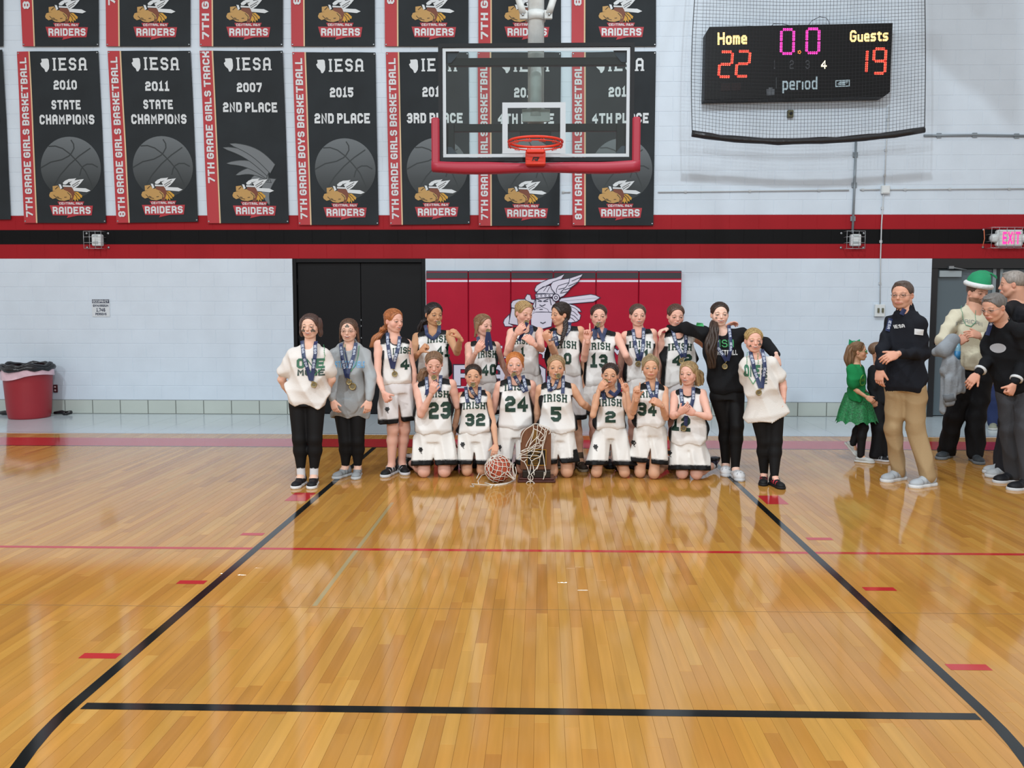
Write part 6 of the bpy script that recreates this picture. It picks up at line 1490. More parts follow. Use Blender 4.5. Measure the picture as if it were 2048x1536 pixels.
medal(P5,'medal held in the mouth by the girl in jersey 40, ribbon hanging down',[[(956,673),(960,690),(968,699)],[(977,664,7.72),(980,680,7.73),(983,700,7.74)],[(976,664,7.72),(973,682,7.73),(974,702,7.74)]],(976,662,7.75),dr=.022,text=False)
P6=person(dict(label='blonde girl with braided up hair raising both hands to her mouth',Y=7.92,st=1.63,group=GP,skin='pink',
 hd=dict(c=(1048,626),h=.216,yaw=38,pitch=14,ex='laugh',hair='braids',hcol='#a98b5e',brow='#a08050'),
 nk=(1048,655),hp=(1050,755),sL=(1023,665),sR=(1078,663),ty=8,aL=dict(e=(1014,708),w=(1032,668),t=(1050,645,-.04),pose='pinch',pn=(.2,.9,-.2)),aR=dict(e=(1083,698),w=(1068,688),t=(1050,672,-.02),pose='pinch',pn=(.1,.8,-.5),th=(0,-.5,.9)),
 top=jer,bot=sho,waist=.055,hem=-.03,lL=(1040,None,7.95,-10),lR=(1062,None,7.95,10),shoe=blk,sock='#c9c9c9',
 text=[J(1042,683,38,12),N('1',1045,704,9,18)]))
medal(P6,'medal at the mouth of the blonde girl with braided hair, ribbon over her hand',[[(1054,645,7.70),(1046,665,7.72),(1038,682,7.76)],[(1062,650),(1064,662),(1056,676)]],(1053,645,7.72),dr=.024,text=False)
P7=person(dict(label='dark haired girl with long side plait turned left towards the blonde player',Y=7.88,st=1.62,group=GP,skin='warm',
 hd=dict(c=(1120,629),h=.214,yaw=-62,pitch=4,ex='smile',hair='pony',hcol='#2e2521',brow='#2e2420',hth=.05,plait=1,tail=[(1130,636,-.02,.026),(1131,655,-.09,.024),(1126,672,-.14,.02),(1122,690,-.15,.012)]),
 nk=(1124,657),hp=(1131,757),sL=(1096,668),sR=(1160,661),ty=-8,aL=dict(e=(1110,708),w=(1098,684),t=(1090,668,-.02),pose='grip',pn=(.5,.6,-.3),th=(.3,-.6,.6)),aR=dict(e=(1168,713,.06),w=(1166,757,.0),t=(1164,775,0),pose='relax'),
 top=jer,bot=dict(k='shorts',c='#d9d6d6',hf=.86),waist=.055,hem=-.03,lL=(1122,None,7.95,-10),lR=(1160,(1153,862,7.85),7.80,14),shoe=dict(c=['#3a332c','#8b8170','#6d6252'],s='high'),sock='#5b4c3d',
 text=[J(1131,690,45,15),N('0',1135,717,15,23)]))
medal(P7,'navy medal ribbon around the neck of the girl with the long plait',[[(1139,644),(1138,658),(1130,670)],[(1108,661),(1110,675),(1114,690)],[(1094,674),(1104,676),(1116,675)]],(1094,676,7.70),dr=.024)
P8=person(dict(label='girl in jersey 13 biting a medal and raising one finger',Y=7.90,st=1.62,group=GP,skin='pink',
 hd=dict(c=(1197.5,632),h=.210,yaw=0,pitch=3,ex='bite',hair='pony',hcol='#452e28',brow='#5b4034'),
 nk=(1199,663),hp=(1202,772),sL=(1175,673),sR=(1234,673),aL=dict(e=(1168,718),w=(1175,680),t=(1173,645,.01),pose='one',pn=(0,-1,0),th=(.8,-.3,0)),aR=dict(e=(1252,711),w=(1268,742,.12),t=(1274,752,0),pose='relax'),
 top=dict(jer,hw=.172),bot=sho,waist=.055,hem=.0,lL=(1190,None,7.95,-10),lR=(1214,None,7.95,10),shoe=blk,sock='#c9c9c9',
 text=[J(1199,693,45),N('13',1198,722,34,27)]))
medal(P8,'medal bitten by the girl in jersey 13, navy ribbon crossed below her chin',[[(1186,657),(1189,678),(1194,652,7.75)],[(1211,656),(1207,668),(1204,680)],[(1195,652,7.75),(1200,668),(1206,682)]],(1196,650,7.775),dr=.024,text=False)
P9=person(dict(label='smiling girl with tight braids between jersey 13 and jersey 42',Y=7.90,st=1.61,group=GP,skin='pink',
 hd=dict(c=(1275.5,631),h=.208,yaw=5,pitch=2,ex='smile',hair='braids',hcol='#57443a',brow='#5a4336'),
 nk=(1277,663),hp=(1280,762),sL=(1251,671),sR=(1305,666),aL=dict(e=(1243,712,.10),w=(1240,752,.13),t=(1239,768,0),pose='relax'),aR=dict(e=(1312,712,.06),w=(1311,755,.06),t=(1311,772,0),pose='relax'),
 top=jer,bot=sho,waist=.055,hem=-.02,lL=(1268,None,7.95,-10),lR=(1292,None,7.95,10),shoe=blk,sock='#c9c9c9',
 text=[J(1281,689,44,13),N('11',1285,711,28,22)]))
medal(P9,'medal on navy ribbon worn by the smiling girl with tight braids',[[(1265,658),(1268,690),(1275,719)],[(1286,655),(1284,690),(1277,720)]],(1276,728),)
P10=person(dict(label='girl in jersey 42 with brown pulled back hair, beside the girl in black',Y=7.85,st=1.61,group=GP,skin='pink',
 hd=dict(c=(1351.5,632),h=.212,yaw=6,pitch=9,ex='smile',hair='pony',hcol='#573f33',brow='#5a4336'),
 nk=(1355,664),hp=(1360,768),sL=(1327,674),sR=(1390,673),aL=dict(e=(1320,716,.08),w=(1318,756,.1),t=(1318,772,0),pose='relax'),aR=dict(e=(1408,690,.12),w=(1448,656,.14),t=(1466,645,.0),pose='relax',pn=(0,-.4,-.9),th=(0,-1,0)),
 top=dict(jer,hw=.172),bot=dict(k='shorts',c='#d9d6d6',hf=.85),waist=.055,hem=.0,lL=(1348,None,7.95,-10),lR=(1372,None,7.95,10),shoe=blk,sock='#c9c9c9',
 text=[J(1361,694,48),N('42',1365,720,40,23)]))
medal(P10,'medal on navy ribbon worn over jersey 42',[[(1344,659),(1350,690),(1361,713)],[(1370,656),(1368,690),(1365,713)]],(1363,722))
P11=person(dict(label='girl all in black with long front ponytail, arms around both neighbours',Y=7.52,st=1.63,group=GP,skin='pale',b=1.05,
 hd=dict(c=(1439.5,629),h=.214,yaw=-2,pitch=1,ex='smile',hair='pony',hcol='#35271f',brow='#3b2c24',fp=[(-.20,.36,.04,'#2f4440')],curl=.3,tail=[(1430,640,.02,.022),(1427,655,-.10,.036),(1424,680,-.14,.043),(1422,708,-.15,.042),(1425,736,-.15,.022)]),
 nk=(1441,662),hp=(1454,785),sL=(1409,668),sR=(1482,668),aL=dict(e=(1370,655,.28),w=(1336,658,.34),t=(1318,662,-.06),pose='relax',pn=(0,-.2,-1),th=(0,-1,0)),aR=dict(e=(1530,687,.10),w=(1553,712,-.16),t=(1556,731,-.02),pose='relax',pn=(-.3,.9,0),th=(-1,0,0)),
 top=dict(k='tee',c='#101114',sleeve=1,sr=1.12,hw=.168,dd=1.1),hem=-.0,tw=1.05,bot=dict(k='leggings',c='#0c0c0e',up=.06),
 lL=(1452,(1451,852,7.55),7.62,-12),lR=(1471,(1474,852,7.42),7.43,6),shoe=dict(c=['#cfd0d2','#c4c6c9','#2a2c30'],s='clog'),sock='#17181a',sockh=.075,
 text=[('BASKETBALL',1447,705,10,58,dict(hw=.8,mat=m_wp)),('IRISH',1445,687,15,46,dict(hw=.5,mat=M('bright_green_print','#3f9a5e',.7)))]))
medal(P11,'gold medal on navy ribbon worn over the all black outfit',[[(1457,650),(1457,690),(1450,720)],[(1430,660),(1432,695),(1448,721)]],(1449.5,733))
decal(P11['proj'],P11['Y'],P11['root'],'sleeve_patch',[(-.03,-.012),(.03,-.018),(.032,.012),(-.026,.018)],[(0,1,2,3)],W(1407,650,7.4)[0],W(1407,650,7.4)[2],.006,M('bright_green_print','#3f9a5e',.7))
P12=person(dict(label='short blonde girl in oversized white shirt with painted cheeks, right end of group',Y=7.20,st=1.40,group=GP,skin='pink',b=1.18,
 hd=dict(c=(1507.5,681),h=.205,yaw=-2,pitch=1,ex='smile',hair='pony',hcol='#ae925f',brow='#a5875a',fp=[(.20,.34,.08,'#2f4440'),(-.20,.27,.05,'#2f4440')]),
 nk=(1511,711),hp=(1533,812),sL=(1492,728),sR=(1543,727),aL=dict(e=(1494,772,.10),w=(1500,800,.12),t=(1503,818,0),pose='relax'),aR=dict(e=(1565,765,.02),w=(1568,800,-.03),t=(1566,822,0),pose='relax',pn=(-.9,.3,0),th=(-.2,-1,0)),
 top=dict(k='tee',c='#dad6d0',sleeve=.66,sr=1.0,hw=.176,dd=1.2,fold=.0055),hem=.11,tw=1.12,bot=dict(k='leggings',c='#0c0c0e',up=.04),
 lL=(1529,(1528,882,7.20),7.22,-18),lR=(1550,(1551,882,7.16),7.10,14),shoe=dict(c=['#141518','#1b1b1e','#c63c4c'],s='sneaker'),sock='#131315',
 text=[('ONE',1506,742,24,30,dict(hw=.95,mat=m_grn,gap=1.2)),('MORE',1529,748,11,40,dict(hw=.95,mat=m_dgp,rot=1.57))]))
medal(P12,'gold medal on navy ribbon over the oversized white shirt, right end of group',[[(1499,702),(1503,735),(1514,773)],[(1523,698),(1523,735),(1517,774)]],(1517.5,785))
# green bead necklaces
def beads(P,pts,lab,r=.004,col='#2f9a62',n=44,closed=False):
    g=G(); Q_=[]
    for i in range(len(pts)-1):
        k=max(2,int(n/(len(pts)-1)))
        for j in range(k): t=j/k; Q_.append((pts[i][0]*(1-t)+pts[i+1][0]*t,pts[i][1]*(1-t)+pts[i+1][1]*t))
    root=None; ys=[]
    C=[W(u,v,P['Y']-.1) for u,v in Q_]; ys=[P['proj'].y(c[0],c[2],None,base=P['Y']) for c in C]; kn=[i for i,y in enumerate(ys) if y is not None]
    ys=np.interp(range(len(C)),kn,[ys[i] for i in kn]) if kn else [P['Y']-.1]*len(C)
    for c,y in zip(C,ys): g.lathe([(.0005,-r),(r*.8,-r*.6),(r,0),(r*.8,r*.6),(.0005,r)],(c[0],y-r-.003,c[2]),7)
    g.tube([(c[0],y-r-.003,c[2]) for c,y in zip(C,ys)],.0012,4)
    e=empty('bead_necklace',(C[0][0],ys[0],C[0][2]),lab,'necklace'); g.build('beads',[M('green_beads_'+col.strip('#'),col,.3)],e,kind='stuff')
beads(P1,[(604,690),(606,715),(618,742),(630,750),(642,738),(647,712),(641,688)],'string of green beads under the navy ribbon on the One More shirt')
beads(P2,[(687,690),(689,710),(695,730),(703,742),(711,730),(714,710),(715,690)],'string of green beads on the grey hoodie')
beads(P12,[(1499,706),(1496,730),(1499,755),(1506,768),(1513,758),(1516,735),(1520,704)],'green bead strings on the oversized white shirt')
# ---- kneeling row ------------------------------------------------------------
kb=dict(k='shorts',c='#e2dfda',hf=.80)
K1=person(dict(label='kneeling girl in jersey 23 laughing with a medal at her mouth',Y=7.45,st=1.56,kneel=1,group=GP,skin='pink',b=1.08,
 hd=dict(c=(868,728),h=.212,yaw=8,pitch=16,ex='laugh',hair='pony',hcol='#80624a',brow='#80603f',dy=-.02,tail=[(852,738,.08,.04),(846,750,.09,.045),(845,768,.08,.03)]),
 nk=(867,760),hp=(868,868),sL=(836,774),sR=(903,768),aL=dict(e=(842,829),w=(863,787),t=(868,765,-.03),pose='pinch',pn=(.2,.9,-.2)),aR=dict(e=(914,812,.06),w=(934,790,.13),t=(960,778,-.06),pose='relax',pn=(0,-.3,-.9),th=(0,-1,0)),
 top=dict(jer,hw=.190,dd=1.1),bot=dict(kb,hf=.84,sham=(842,898)),waist=.06,hem=-.02,lL=(848,950,7.33,-.19),lR=(889,950,7.34,.06),shoe=dict(c=['#17181b','#cfcfd2','#b9b9bd'],s='high'),
 text=[J(874,789,46),N('23',879,821,43,34)]))
medal(K1,'medal at the mouth of the kneeling girl in jersey 23',[[(854,753),(856,770),(859,785)],[(882,750),(882,765),(881,780)],[(881,779),(875,768),(871,756)]],(868,755,7.24),dr=.025,text=True)
K2=person(dict(label='kneeling girl in jersey 32 biting a medal, hand on the netted basketball',Y=7.50,st=1.40,kneel=1,group=GP,skin='warm',b=1.0,
 hd=dict(c=(946.5,752),h=.204,yaw=3,pitch=1,ex='bite',hair='pony',hcol='#32261f',brow='#3a2a22',dy=-.02,iris='#3a2a1c'),
 nk=(948,783),hp=(950,868),sL=(922,792),sR=(973,790),aL=dict(e=(912,842,.06),w=(905,880,.1),t=(903,895,0),pose='relax'),aR=dict(e=(986,842,-.02),w=(992,890,-.12),t=(988,910,-.1),pose='relax',pn=(-.2,.2,-1),th=(-1,-.3,0)),
 top=dict(jer,hw=.160),bot=dict(kb,hf=.82,sham=(925,889),flare=1.12),waist=.06,hem=-.02,lL=(934,945,7.40,-.07),lR=(964,940,7.42,.04),shoe=blk,sock='#c9c9c9',
 text=[J(948,812,46,14),N('32',950,840,40,25)]))
medal(K2,'medal bitten by the kneeling dark haired girl behind the netted basketball',[[(932,773),(934,790),(937,803)],[(960,773),(960,790),(959,803)],[(940,774,7.34),(948,790,7.36),(958,804)]],(946,770,7.355),dr=.024)
K3=person(dict(label='kneeling orange haired girl in jersey 24 biting a medal behind the trophy',Y=7.56,st=1.58,kneel=1,group=GP,skin='pink',b=1.12,
 hd=dict(c=(1030,729),h=.218,yaw=0,pitch=1,ex='bite',hair='wisps',hcol='#c47a3e',brow='#c08a5a',blush=1.3,dy=-.02,iris='#6a7a80'),
 nk=(1031,758),hp=(1031,860),sL=(1000,772),sR=(1062,770),aL=dict(e=(985,822,.04),w=(972,800,.14),t=(962,790,0),pose='relax'),aR=dict(e=(1074,818,.08),w=(1084,850,.16),t=(1086,862,0),pose='relax'),
 top=dict(jer,hw=.178,dd=1.1),bot=dict(kb,hf=.86,sham=(999,894)),waist=.06,hem=-.03,lL=(1010,945,7.50,-.05),lR=(1045,945,7.50,.05),shoe=blk,sock='#c9c9c9',
 text=[J(1032,775,48),N('24',1033,808,46,32)]))
medal(K3,'medal bitten by the kneeling orange haired girl in jersey 24',[[(1018,752),(1020,766),(1022,778)],[(1046,750),(1050,766),(1054,781)],[(1029,752,7.40),(1038,768,7.42),(1050,782)]],(1028,750,7.415),dr=.025)
K4=person(dict(label='kneeling girl in jersey 5 biting a medal, beside the trophy',Y=7.46,st=1.55,kneel=1,group=GP,skin='warm',b=1.05,
 hd=dict(c=(1112.5,735),h=.214,yaw=0,pitch=0,ex='bite',hair='wisps',hcol='#9a7f5c',brow='#8b6c4a',dy=-.02,iris='#4a3c30'),
 nk=(1113,764),hp=(1114,866),sL=(1081,778),sR=(1144,776),aL=dict(e=(1074,826,.08),w=(1070,856,.14),t=(1068,868,0),pose='relax'),aR=dict(e=(1164,806,.02),w=(1186,822,.14),t=(1196,828,0),pose='relax'),
 top=dict(jer,hw=.186,dd=1.1),bot=dict(kb,hf=.78,flare=1.04,side=1),waist=.06,hem=-.02,lL=(1104,948,7.36,-.04),lR=(1134,948,7.36,.06),shoe=dict(c=['#3a332c','#8b8170','#6d6252'],s='high'),
 text=[J(1111,797,48,15),N('5',1112,828,21,30)]))
medal(K4,'medal bitten by the kneeling girl right beside the trophy',[[(1097,752),(1097,768),(1099,781)],[(1126,750),(1126,768),(1125,785)],[(1099,779),(1110,772),(1118,755,7.30)]],(1117,752,7.315),dr=.025)
K5=person(dict(label='kneeling girl in jersey 2 biting a medal and raising two fingers',Y=7.48,st=1.42,kneel=1,group=GP,skin='warm',b=1.0,
 hd=dict(c=(1220,750),h=.206,yaw=-8,pitch=2,roll=-4,ex='bite',hair='pony',hcol='#30231f',brow='#3a2a22',dy=-.02,iris='#3a2a1c'),
 nk=(1221,782),hp=(1221,862),sL=(1194,794),sR=(1245,792),aL=dict(e=(1186,830),w=(1198,780),t=(1209,763,-.02),pose='pinch',pn=(.5,.8,-.1)),aR=dict(e=(1262,833),w=(1254,784),t=(1244,756,.0),pose='two',pn=(0,-1,0),th=(-.8,-.3,0)),
 top=dict(jer,hw=.148),bot=dict(kb,hf=.83,sham=(1191,893),flare=1.15),waist=.06,hem=-.03,lL=(1193,948,7.36,.05),lR=(1249,948,7.36,-.03),shoe=blk,sock='#c9c9c9',
 text=[J(1221,806,47,15),N('2',1221,834,21,23)]))
medal(K5,'medal bitten by the kneeling girl raising two fingers',[[(1237,765),(1238,779),(1228,789),(1217,781)],[(1205,772,7.27),(1207,784,7.29),(1208,797)]],(1211,763,7.295),dr=.025,text=False)
K6=person(dict(label='kneeling girl in jersey 34 raising one finger and holding a medal',Y=7.43,st=1.50,kneel=1,group=GP,skin='warm',b=.97,
 hd=dict(c=(1301,735),h=.206,yaw=-3,pitch=1,ex='neutral',hair='bun',hcol='#93805f',brow='#8b7350',wisps=1,dy=-.02,iris='#5a6a70'),
 nk=(1302,768),hp=(1301,856),sL=(1275,780),sR=(1328,780),aL=dict(e=(1266,824),w=(1273,797),t=(1274,766,.0),pose='one',pn=(.3,-.9,0),th=(.8,.3,0)),aR=dict(e=(1332,835),w=(1323,811),t=(1307,800,-.03),pose='pinch',pn=(-.4,.7,-.3),th=(-.1,-.4,.9)),
 top=dict(jer,hw=.148),bot=dict(kb,hf=.77,sham=(1268,887),flare=1.08),waist=.06,hem=-.03,lL=(1280,948,7.36,.03),lR=(1308,950,7.31,.19),shoe=dict(c=['#c7c9cc','#d5d5d8','#8e9196'],s='sneaker'),sock='#d4d4d6',
 text=[J(1296,790,43,13),N('34',1295,819,37,27)]))
medal(K6,'medal held at chest height by the kneeling girl in jersey 34',[[(1293,762),(1297,780),(1304,797)],[(1313,762),(1311,780),(1307,797)]],(1308,807,7.20),dr=.026)
K7=person(dict(label='kneeling girl in jersey 12 looking left with hands joined at her chest',Y=7.42,st=1.47,kneel=1,group=GP,skin='pink',b=1.06,
 hd=dict(c=(1377,747),h=.208,yaw=-34,pitch=2,ex='smile',hair='loose',hcol='#a38860',brow='#9a8058',dy=-.02,tail=[(1390,742,.08,.04),(1397,754,.09,.045),(1399,770,.08,.03)]),
 nk=(1376,778),hp=(1378,884),sL=(1350,790),sR=(1404,787),ty=-12,aL=dict(e=(1346,832),w=(1358,827,-.24),t=(1370,818,-.02),pose='relax',pn=(0,.9,.2),th=(0,-.2,1)),aR=dict(e=(1418,834),w=(1390,827,-.22),t=(1368,820,-.02),pose='relax',pn=(0,.9,-.1),th=(0,-.3,1)),
 top=dict(jer,hw=.178,dd=1.15),bot=dict(kb,hf=.90,sham=(1341,908),flare=1.12),waist=.06,hem=-.0,lL=(1364,950,7.33,.10),lR=(1393,952,7.30,.23),shoe=dict(c=['#2c2a3a','#1c1b22','#8a5a80'],s='sneaker'),sock='#d4d4d6',sockh=.08,
 text=[J(1366,815,42,14),N('12',1363,848,35,31)]))
medal(K7,'gold medal hanging low on navy ribbon over jersey 12',[[(1361,777),(1361,795),(1362,812)],[(1385,773),(1383,795),(1378,812)],[(1368,828),(1367,840),(1367,849)]],(1367,857))
# ---- bystanders on the right ----------------------------------------------------
m_hat=M('green_felt','#178a5c',.8,bump=(60,.3)); m_hatw=M('white_plush','#d9dcdc',.9,bump=(40,.6))
C1=person(dict(label='little girl in green shirt, tulle skirt and green heart sunglasses walking right',Y=8.30,st=1.20,skin='warm',b=.9,
 hd=dict(c=(1717,703),h=.190,yaw=72,pitch=-4,ex='smile',hair='pony',hcol='#7a5c42',hth=.03,tail=[(1705,690,.0,.035),(1699,704,.0,.04),(1699,722,.0,.04),(1700,735,.0,.02)]),
 nk=(1712,730),hp=(1712,795),sL=(1702,738),sR=(1720,738),ty=62,aL=dict(e=(1708,778,-.12),w=(1733,794,-.15),t=(1745,802,-.02),pose='relax',pn=(0,.9,-.2),th=(0,-.3,1)),aR=dict(e=(1722,775,.10),w=(1738,790,.10),t=(1748,798,0),pose='relax'),
 top=dict(k='tee',c='#178048',sleeve=.7,sr=1.2,hw=.125,dd=1.1),hem=.02,bot=dict(k='leggings',c='#101012',up=.0,ex=.008),
 lL=(1705,(1722,850,8.30),8.30,60,.10,48),lR=(1722,(1728,855,8.22),8.20,62),shoe=dict(c=['#b8bcba','#c9ccca'],s='flat')))
glasses(C1,'#1f8a4a',sun=M('green_sunglass_lens','#1d9a4f',.15),heart_=True,name='sunglasses')
g=G(); n=60; hpC=C1['hp']; V=[];Fc=[]; cx_,cy_=W(1714,800,8.30)[0],8.30
rows=[(.115,W(1714,786,8.3)[2]),(.135,W(1714,800,8.3)[2]),(.165,W(1714,820,8.3)[2]),(.20,W(1714,843,8.3)[2])]
for j,(r,z) in enumerate(rows):
    for i in range(n): t=2*math.pi*i/n; rr=r*(1+(.03+.05*j/3)*math.sin(9*t+j)+.03*math.sin(23*t)); V.append((cx_+rr*math.cos(t),cy_+rr*math.sin(t)*.8,z+(.018*math.sin(11*t) if j==3 else 0)))
for j in range(3):
    for i in range(n): Fc.append((j*n+i,j*n+(i+1)%n,(j+1)*n+(i+1)%n,(j+1)*n+i))
for j in range(3):
    pass
g.add(V,Fc,0,smooth=True); g.add([(cx_+(v[0]-cx_)*.86,cy_+(v[1]-cy_)*.86,v[2]+.012) for v in V],[f[::-1] for f in Fc],0,smooth=True); g.build('tulle_skirt',[m_tulle],C1['root'])
g=G(); bw_=C1['Wd'](np.array([0,-.20,1.02]))
for s in (-1,1): g.add([bw_,bw_+np.array([s*.055,-.01,.03]),bw_+np.array([s*.06,-.012,-.028]),bw_+np.array([s*.03,.03,.0])],[(0,1,2),(0,3,1),(0,2,3),(1,3,2)],0)
g.tube([bw_-np.array([.012,0,0]),bw_+np.array([.012,0,0])],.014,8); g.build('hair_bow',[M('green_bow_satin','#1f9a6a',.4,noise=(120,.3))],C1['root'])
Vr,Fr=stroke([(.055*math.cos(t),.055*math.sin(t)) for t in np.linspace(0,2*math.pi,21)],.005); c=W(1727,760,8.2); decal(C1['proj'],8.3,C1['root'],'shirt_print',Vr,Fr,c[0],c[2],.004,M('lime_print','#6fb44a',.6))
Vr,Fr=text2d('IRISH',.03,.07,hw=.7); decal(C1['proj'],8.3,C1['root'],'shirt_print',Vr,Fr,c[0],c[2],.005,MATS['lime_print'])
C2=person(dict(label='small boy in black clothes half hidden behind the man in khaki trousers',Y=8.42,st=1.22,skin='warm',
 hd=dict(c=(1757,704),h=.195,yaw=60,ex='neutral',hair='short',hcol='#6d5440'),nk=(1756,731),hp=(1756,800),sL=(1746,741),sR=(1768,740),ty=30,
 aL=dict(e=(1744,775,-.05),w=(1748,800,-.1),t=(1750,812,0),pose='relax'),aR=dict(e=(1770,775,.05),w=(1774,798,.0),t=(1776,810,0),pose='relax'),
 top=dict(k='tee',c='#17191c',sleeve=1,sr=1.1),hem=.03,bot=dict(k='pants',c='#131417',wd=1.15,ex=.01),lL=(1752,None,8.30,50),lR=(1766,None,8.34,40),shoe=dict(c=['#16171a','#c9c9cc','#8a8d90'],s='sneaker')))
khaki='#a8906c'
def jk(la,fr,s,v): return (np.abs(fr)<0)
M1=person(dict(label='man with glasses in navy jacket and khaki trousers turned left',Y=7.22,st=1.80,skin='man',b=.98,
 hd=dict(c=(1804,590),h=.238,yaw=-42,pitch=2,ex='neutral',hair='short',hcol='#4f4038',jaw=1.15,blush=.5,brow='#4a3a30',lip='#a8625a',bw=.5,beard=('#6b5a4e',.18)),
 nk=(1812,622),hp=(1812,768),sL=(1783,645),sR=(1838,645),ty=-38,nw=1.25,aL=dict(e=(1764,700,-.02),w=(1760,738,-.10),t=(1757,770,-.02),pose='relax',pn=(.6,.5,0),th=(.3,-.9,0)),aR=dict(e=(1848,708,-.05),w=(1795,708,-.32),t=(1769,718,-.04),pose='relax',pn=(.3,.8,-.4),th=(0,-.5,.9)),
 top=dict(k='jacket',c='#14171f',sleeve=1,sr=1.0,hw=.170,dd=1.15,fold=.0035),hem=.06,tw=.95,bot=dict(k='pants',c=khaki,wd=1.12,ex=.006),
 lL=(1798,(1786,855,7.30),7.38,-62),lR=(1858,(1832,855,7.20),7.14,-66),shoe=dict(c=['#a9b0b6','#d4d7d9','#8a9198'],s='sneaker'),waist=.05,ft=1.05))
glasses(M1,'#5b5450',r=.085)
r_=ribbon(M1['proj'],7.22,[(1825,618),(1819,630)],.04,7.0,M1['root'],name='neck_ribbon')
r_=ribbon(M1['proj'],7.22,[(1806,638),(1797,664)],.04,7.0,M1['root'],name='neck_ribbon')
def gridq(w,h,sk=0,n=6,el=False):
    V=[]
    for j in range(n+1):
        for i in range(n+1):
            x,y=i/n*2-1,j/n*2-1
            if el: x,y=x*math.sqrt(1-y*y/2),y*math.sqrt(1-x*x/2)
            V.append((x*w/2,y*h/2+x*sk))
    return V,[(j*(n+1)+i,j*(n+1)+i+1,(j+1)*(n+1)+i+1,(j+1)*(n+1)+i) for j in range(n) for i in range(n)]
Vg,Fg=gridq(.075,.05,-.004); decal(M1['proj'],7.22,M1['root'],'sleeve_patch',Vg,Fg,*W(1837,664,7.1)[[0,2]],.006,M('patch_white','#cfd3d6',.6))
Vt,Ft=text2d('IESA',.03,.06,hw=.7); decal(M1['proj'],7.22,M1['root'],'chest_lettering',Vt,Ft,*W(1806,653,7.1)[[0,2]],.006,m_wp,.2)
belt=None
M2=person(dict(label='bearded man in green santa hat and cream hoodie carrying a grey jacket',Y=8.38,st=1.84,skin='man',b=1.06,
 hd=dict(c=(1955,586),h=.245,yaw=14,pitch=8,roll=-4,ex='laugh',hair='short',hcol='#5a4636',jaw=1.18,brow='#5a4434',beard=('#6f4f38',.75),blush=.8),
 nk=(1948,618),hp=(1946,748),sL=(1912,632),sR=(1982,634),nw=1.3,aL=dict(e=(1884,680),w=(1912,688,-.34),t=(1924,680,-.03),pose='grip',pn=(.5,.4,.0),th=(.2,-.5,.9)),aR=dict(e=(1996,690,-.05),w=(1962,672,-.34),t=(1936,666,-.02),pose='relax',pn=(0,.8,-.5),th=(0,-.5,.9)),
 top=dict(k='hood',c='#cfc9b2',sleeve=1,sr=1.1,hw=.200,dd=1.2,cuff=1,fold=.0035),hem=-.05,tw=1.0,bot=dict(k='pants',c='#101013',wd=1.2,ex=.012,paint=[('#d5d5d5',lambda a,b,c,v:((np.abs(a-.165-.07*(1-c))<.012)&(b>-.03)))]),
 lL=(1894,(1908,832,8.35),8.48,-48),lR=(1950,(1952,832,8.30),8.28,-12),shoe=dict(c=['#3a3f43','#6f757a','#4c5156'],s='sneaker'),waist=.06,
 text=[('AMERICAN',1937,646,8,52,dict(hw=.5,mat=m_gyp,arch=6))]))
beads(M2,[(1931,612),(1929,632),(1934,650),(1942,653),(1950,645),(1955,618)],'thin green bead necklace on the cream hoodie',r=.004,col='#5aa586')
# santa hat
Wd=M2['Wd']; g=G(); V=[];Fc=[];n=28
rings=[(.42,.48,.72,(0,-.04)),(.44,.50,.80,(0,-.04)),(.41,.47,.98,(.02,-.06)),(.33,.38,1.16,(.08,-.08)),(.22,.24,1.26,(.20,-.10)),(.15,.15,1.28,(.42,-.12)),(.10,.10,1.22,(.62,-.14)),(.06,.06,1.15,(.80,-.15)),(.02,.02,1.10,(.92,-.15))]
for (a,b,z,(ox,oy)) in rings:
    z+=.10
    for i in range(n): t=2*math.pi*i/n; V.append(Wd(np.array([ox+a*math.cos(t)*(1+.03*math.sin(5*t)),oy+b*math.sin(t),z+.10*(-math.sin(t)*.5)+.02*math.sin(3*t)])))
for j in range(len(rings)-1):
    for i in range(n): Fc.append((j*n+i,j*n+(i+1)%n,(j+1)*n+(i+1)%n,(j+1)*n+i))
hat=g.add(V,Fc,0,smooth=True).build('santa_hat',[m_hat],M2['root'])
bnd=G().tube([Wd(np.array([.44*math.cos(t),-.04+.50*math.sin(t),.84-.05*math.sin(t)])) for t in np.linspace(0,2*math.pi,33)[:-1]],.026,10,closed=True,flat=1.0).build('hat_band',[m_hatw],M2['root']); bnd.parent=hat
# grey jacket over the arm, bottle in hand
m_gj=M('grey_fleece','#8e959c',.85,bump=(60,.3)); e=empty('grey_jacket',tuple(W(1895,740,8.0)),'grey jacket draped over the forearm of the man in the santa hat','jacket')
f=Field(W(1855,835,8.0)-np.array([.1,.25,.05]),W(1945,660,8.0)+np.array([.1,.3,.08]),.011)
YJ=8.02
def pz(*a): return [W(u,v,YJ+(y if y else 0)) for u,v,y in a]
A_=pz((1905,682,.0),(1888,700,-.03),(1872,704,.02)); f.add(cone(A_[0],A_[1],.075,.07,(0,1,0),.7),.04); f.add(cone(A_[1],A_[2],.07,.045,(0,1,0),.6),.04)
for a,b,r1,r2,fl in (((1905,690,0),(1893,740,0),.05,.06,.6),((1893,740,.02),(1884,820,.03),.05,.035,.6),((1905,725,-.03),(1915,775,-.03),.07,.055,.6),((1903,760,-.03),(1898,800,-.02),.07,.06,.6),((1920,740,-.03),(1922,780,-.02),.045,.04,.6)):
    p,q=pz(a,b); f.add(wr(cone(p,q,r1,r2,(0,1,0),fl),.0065,(110,10,10),int(a[0])),.02)
v,q=f.mesh(); np_obj('jacket_body',v,q,[m_gj],e,paint(len(v),'#8e959c'))
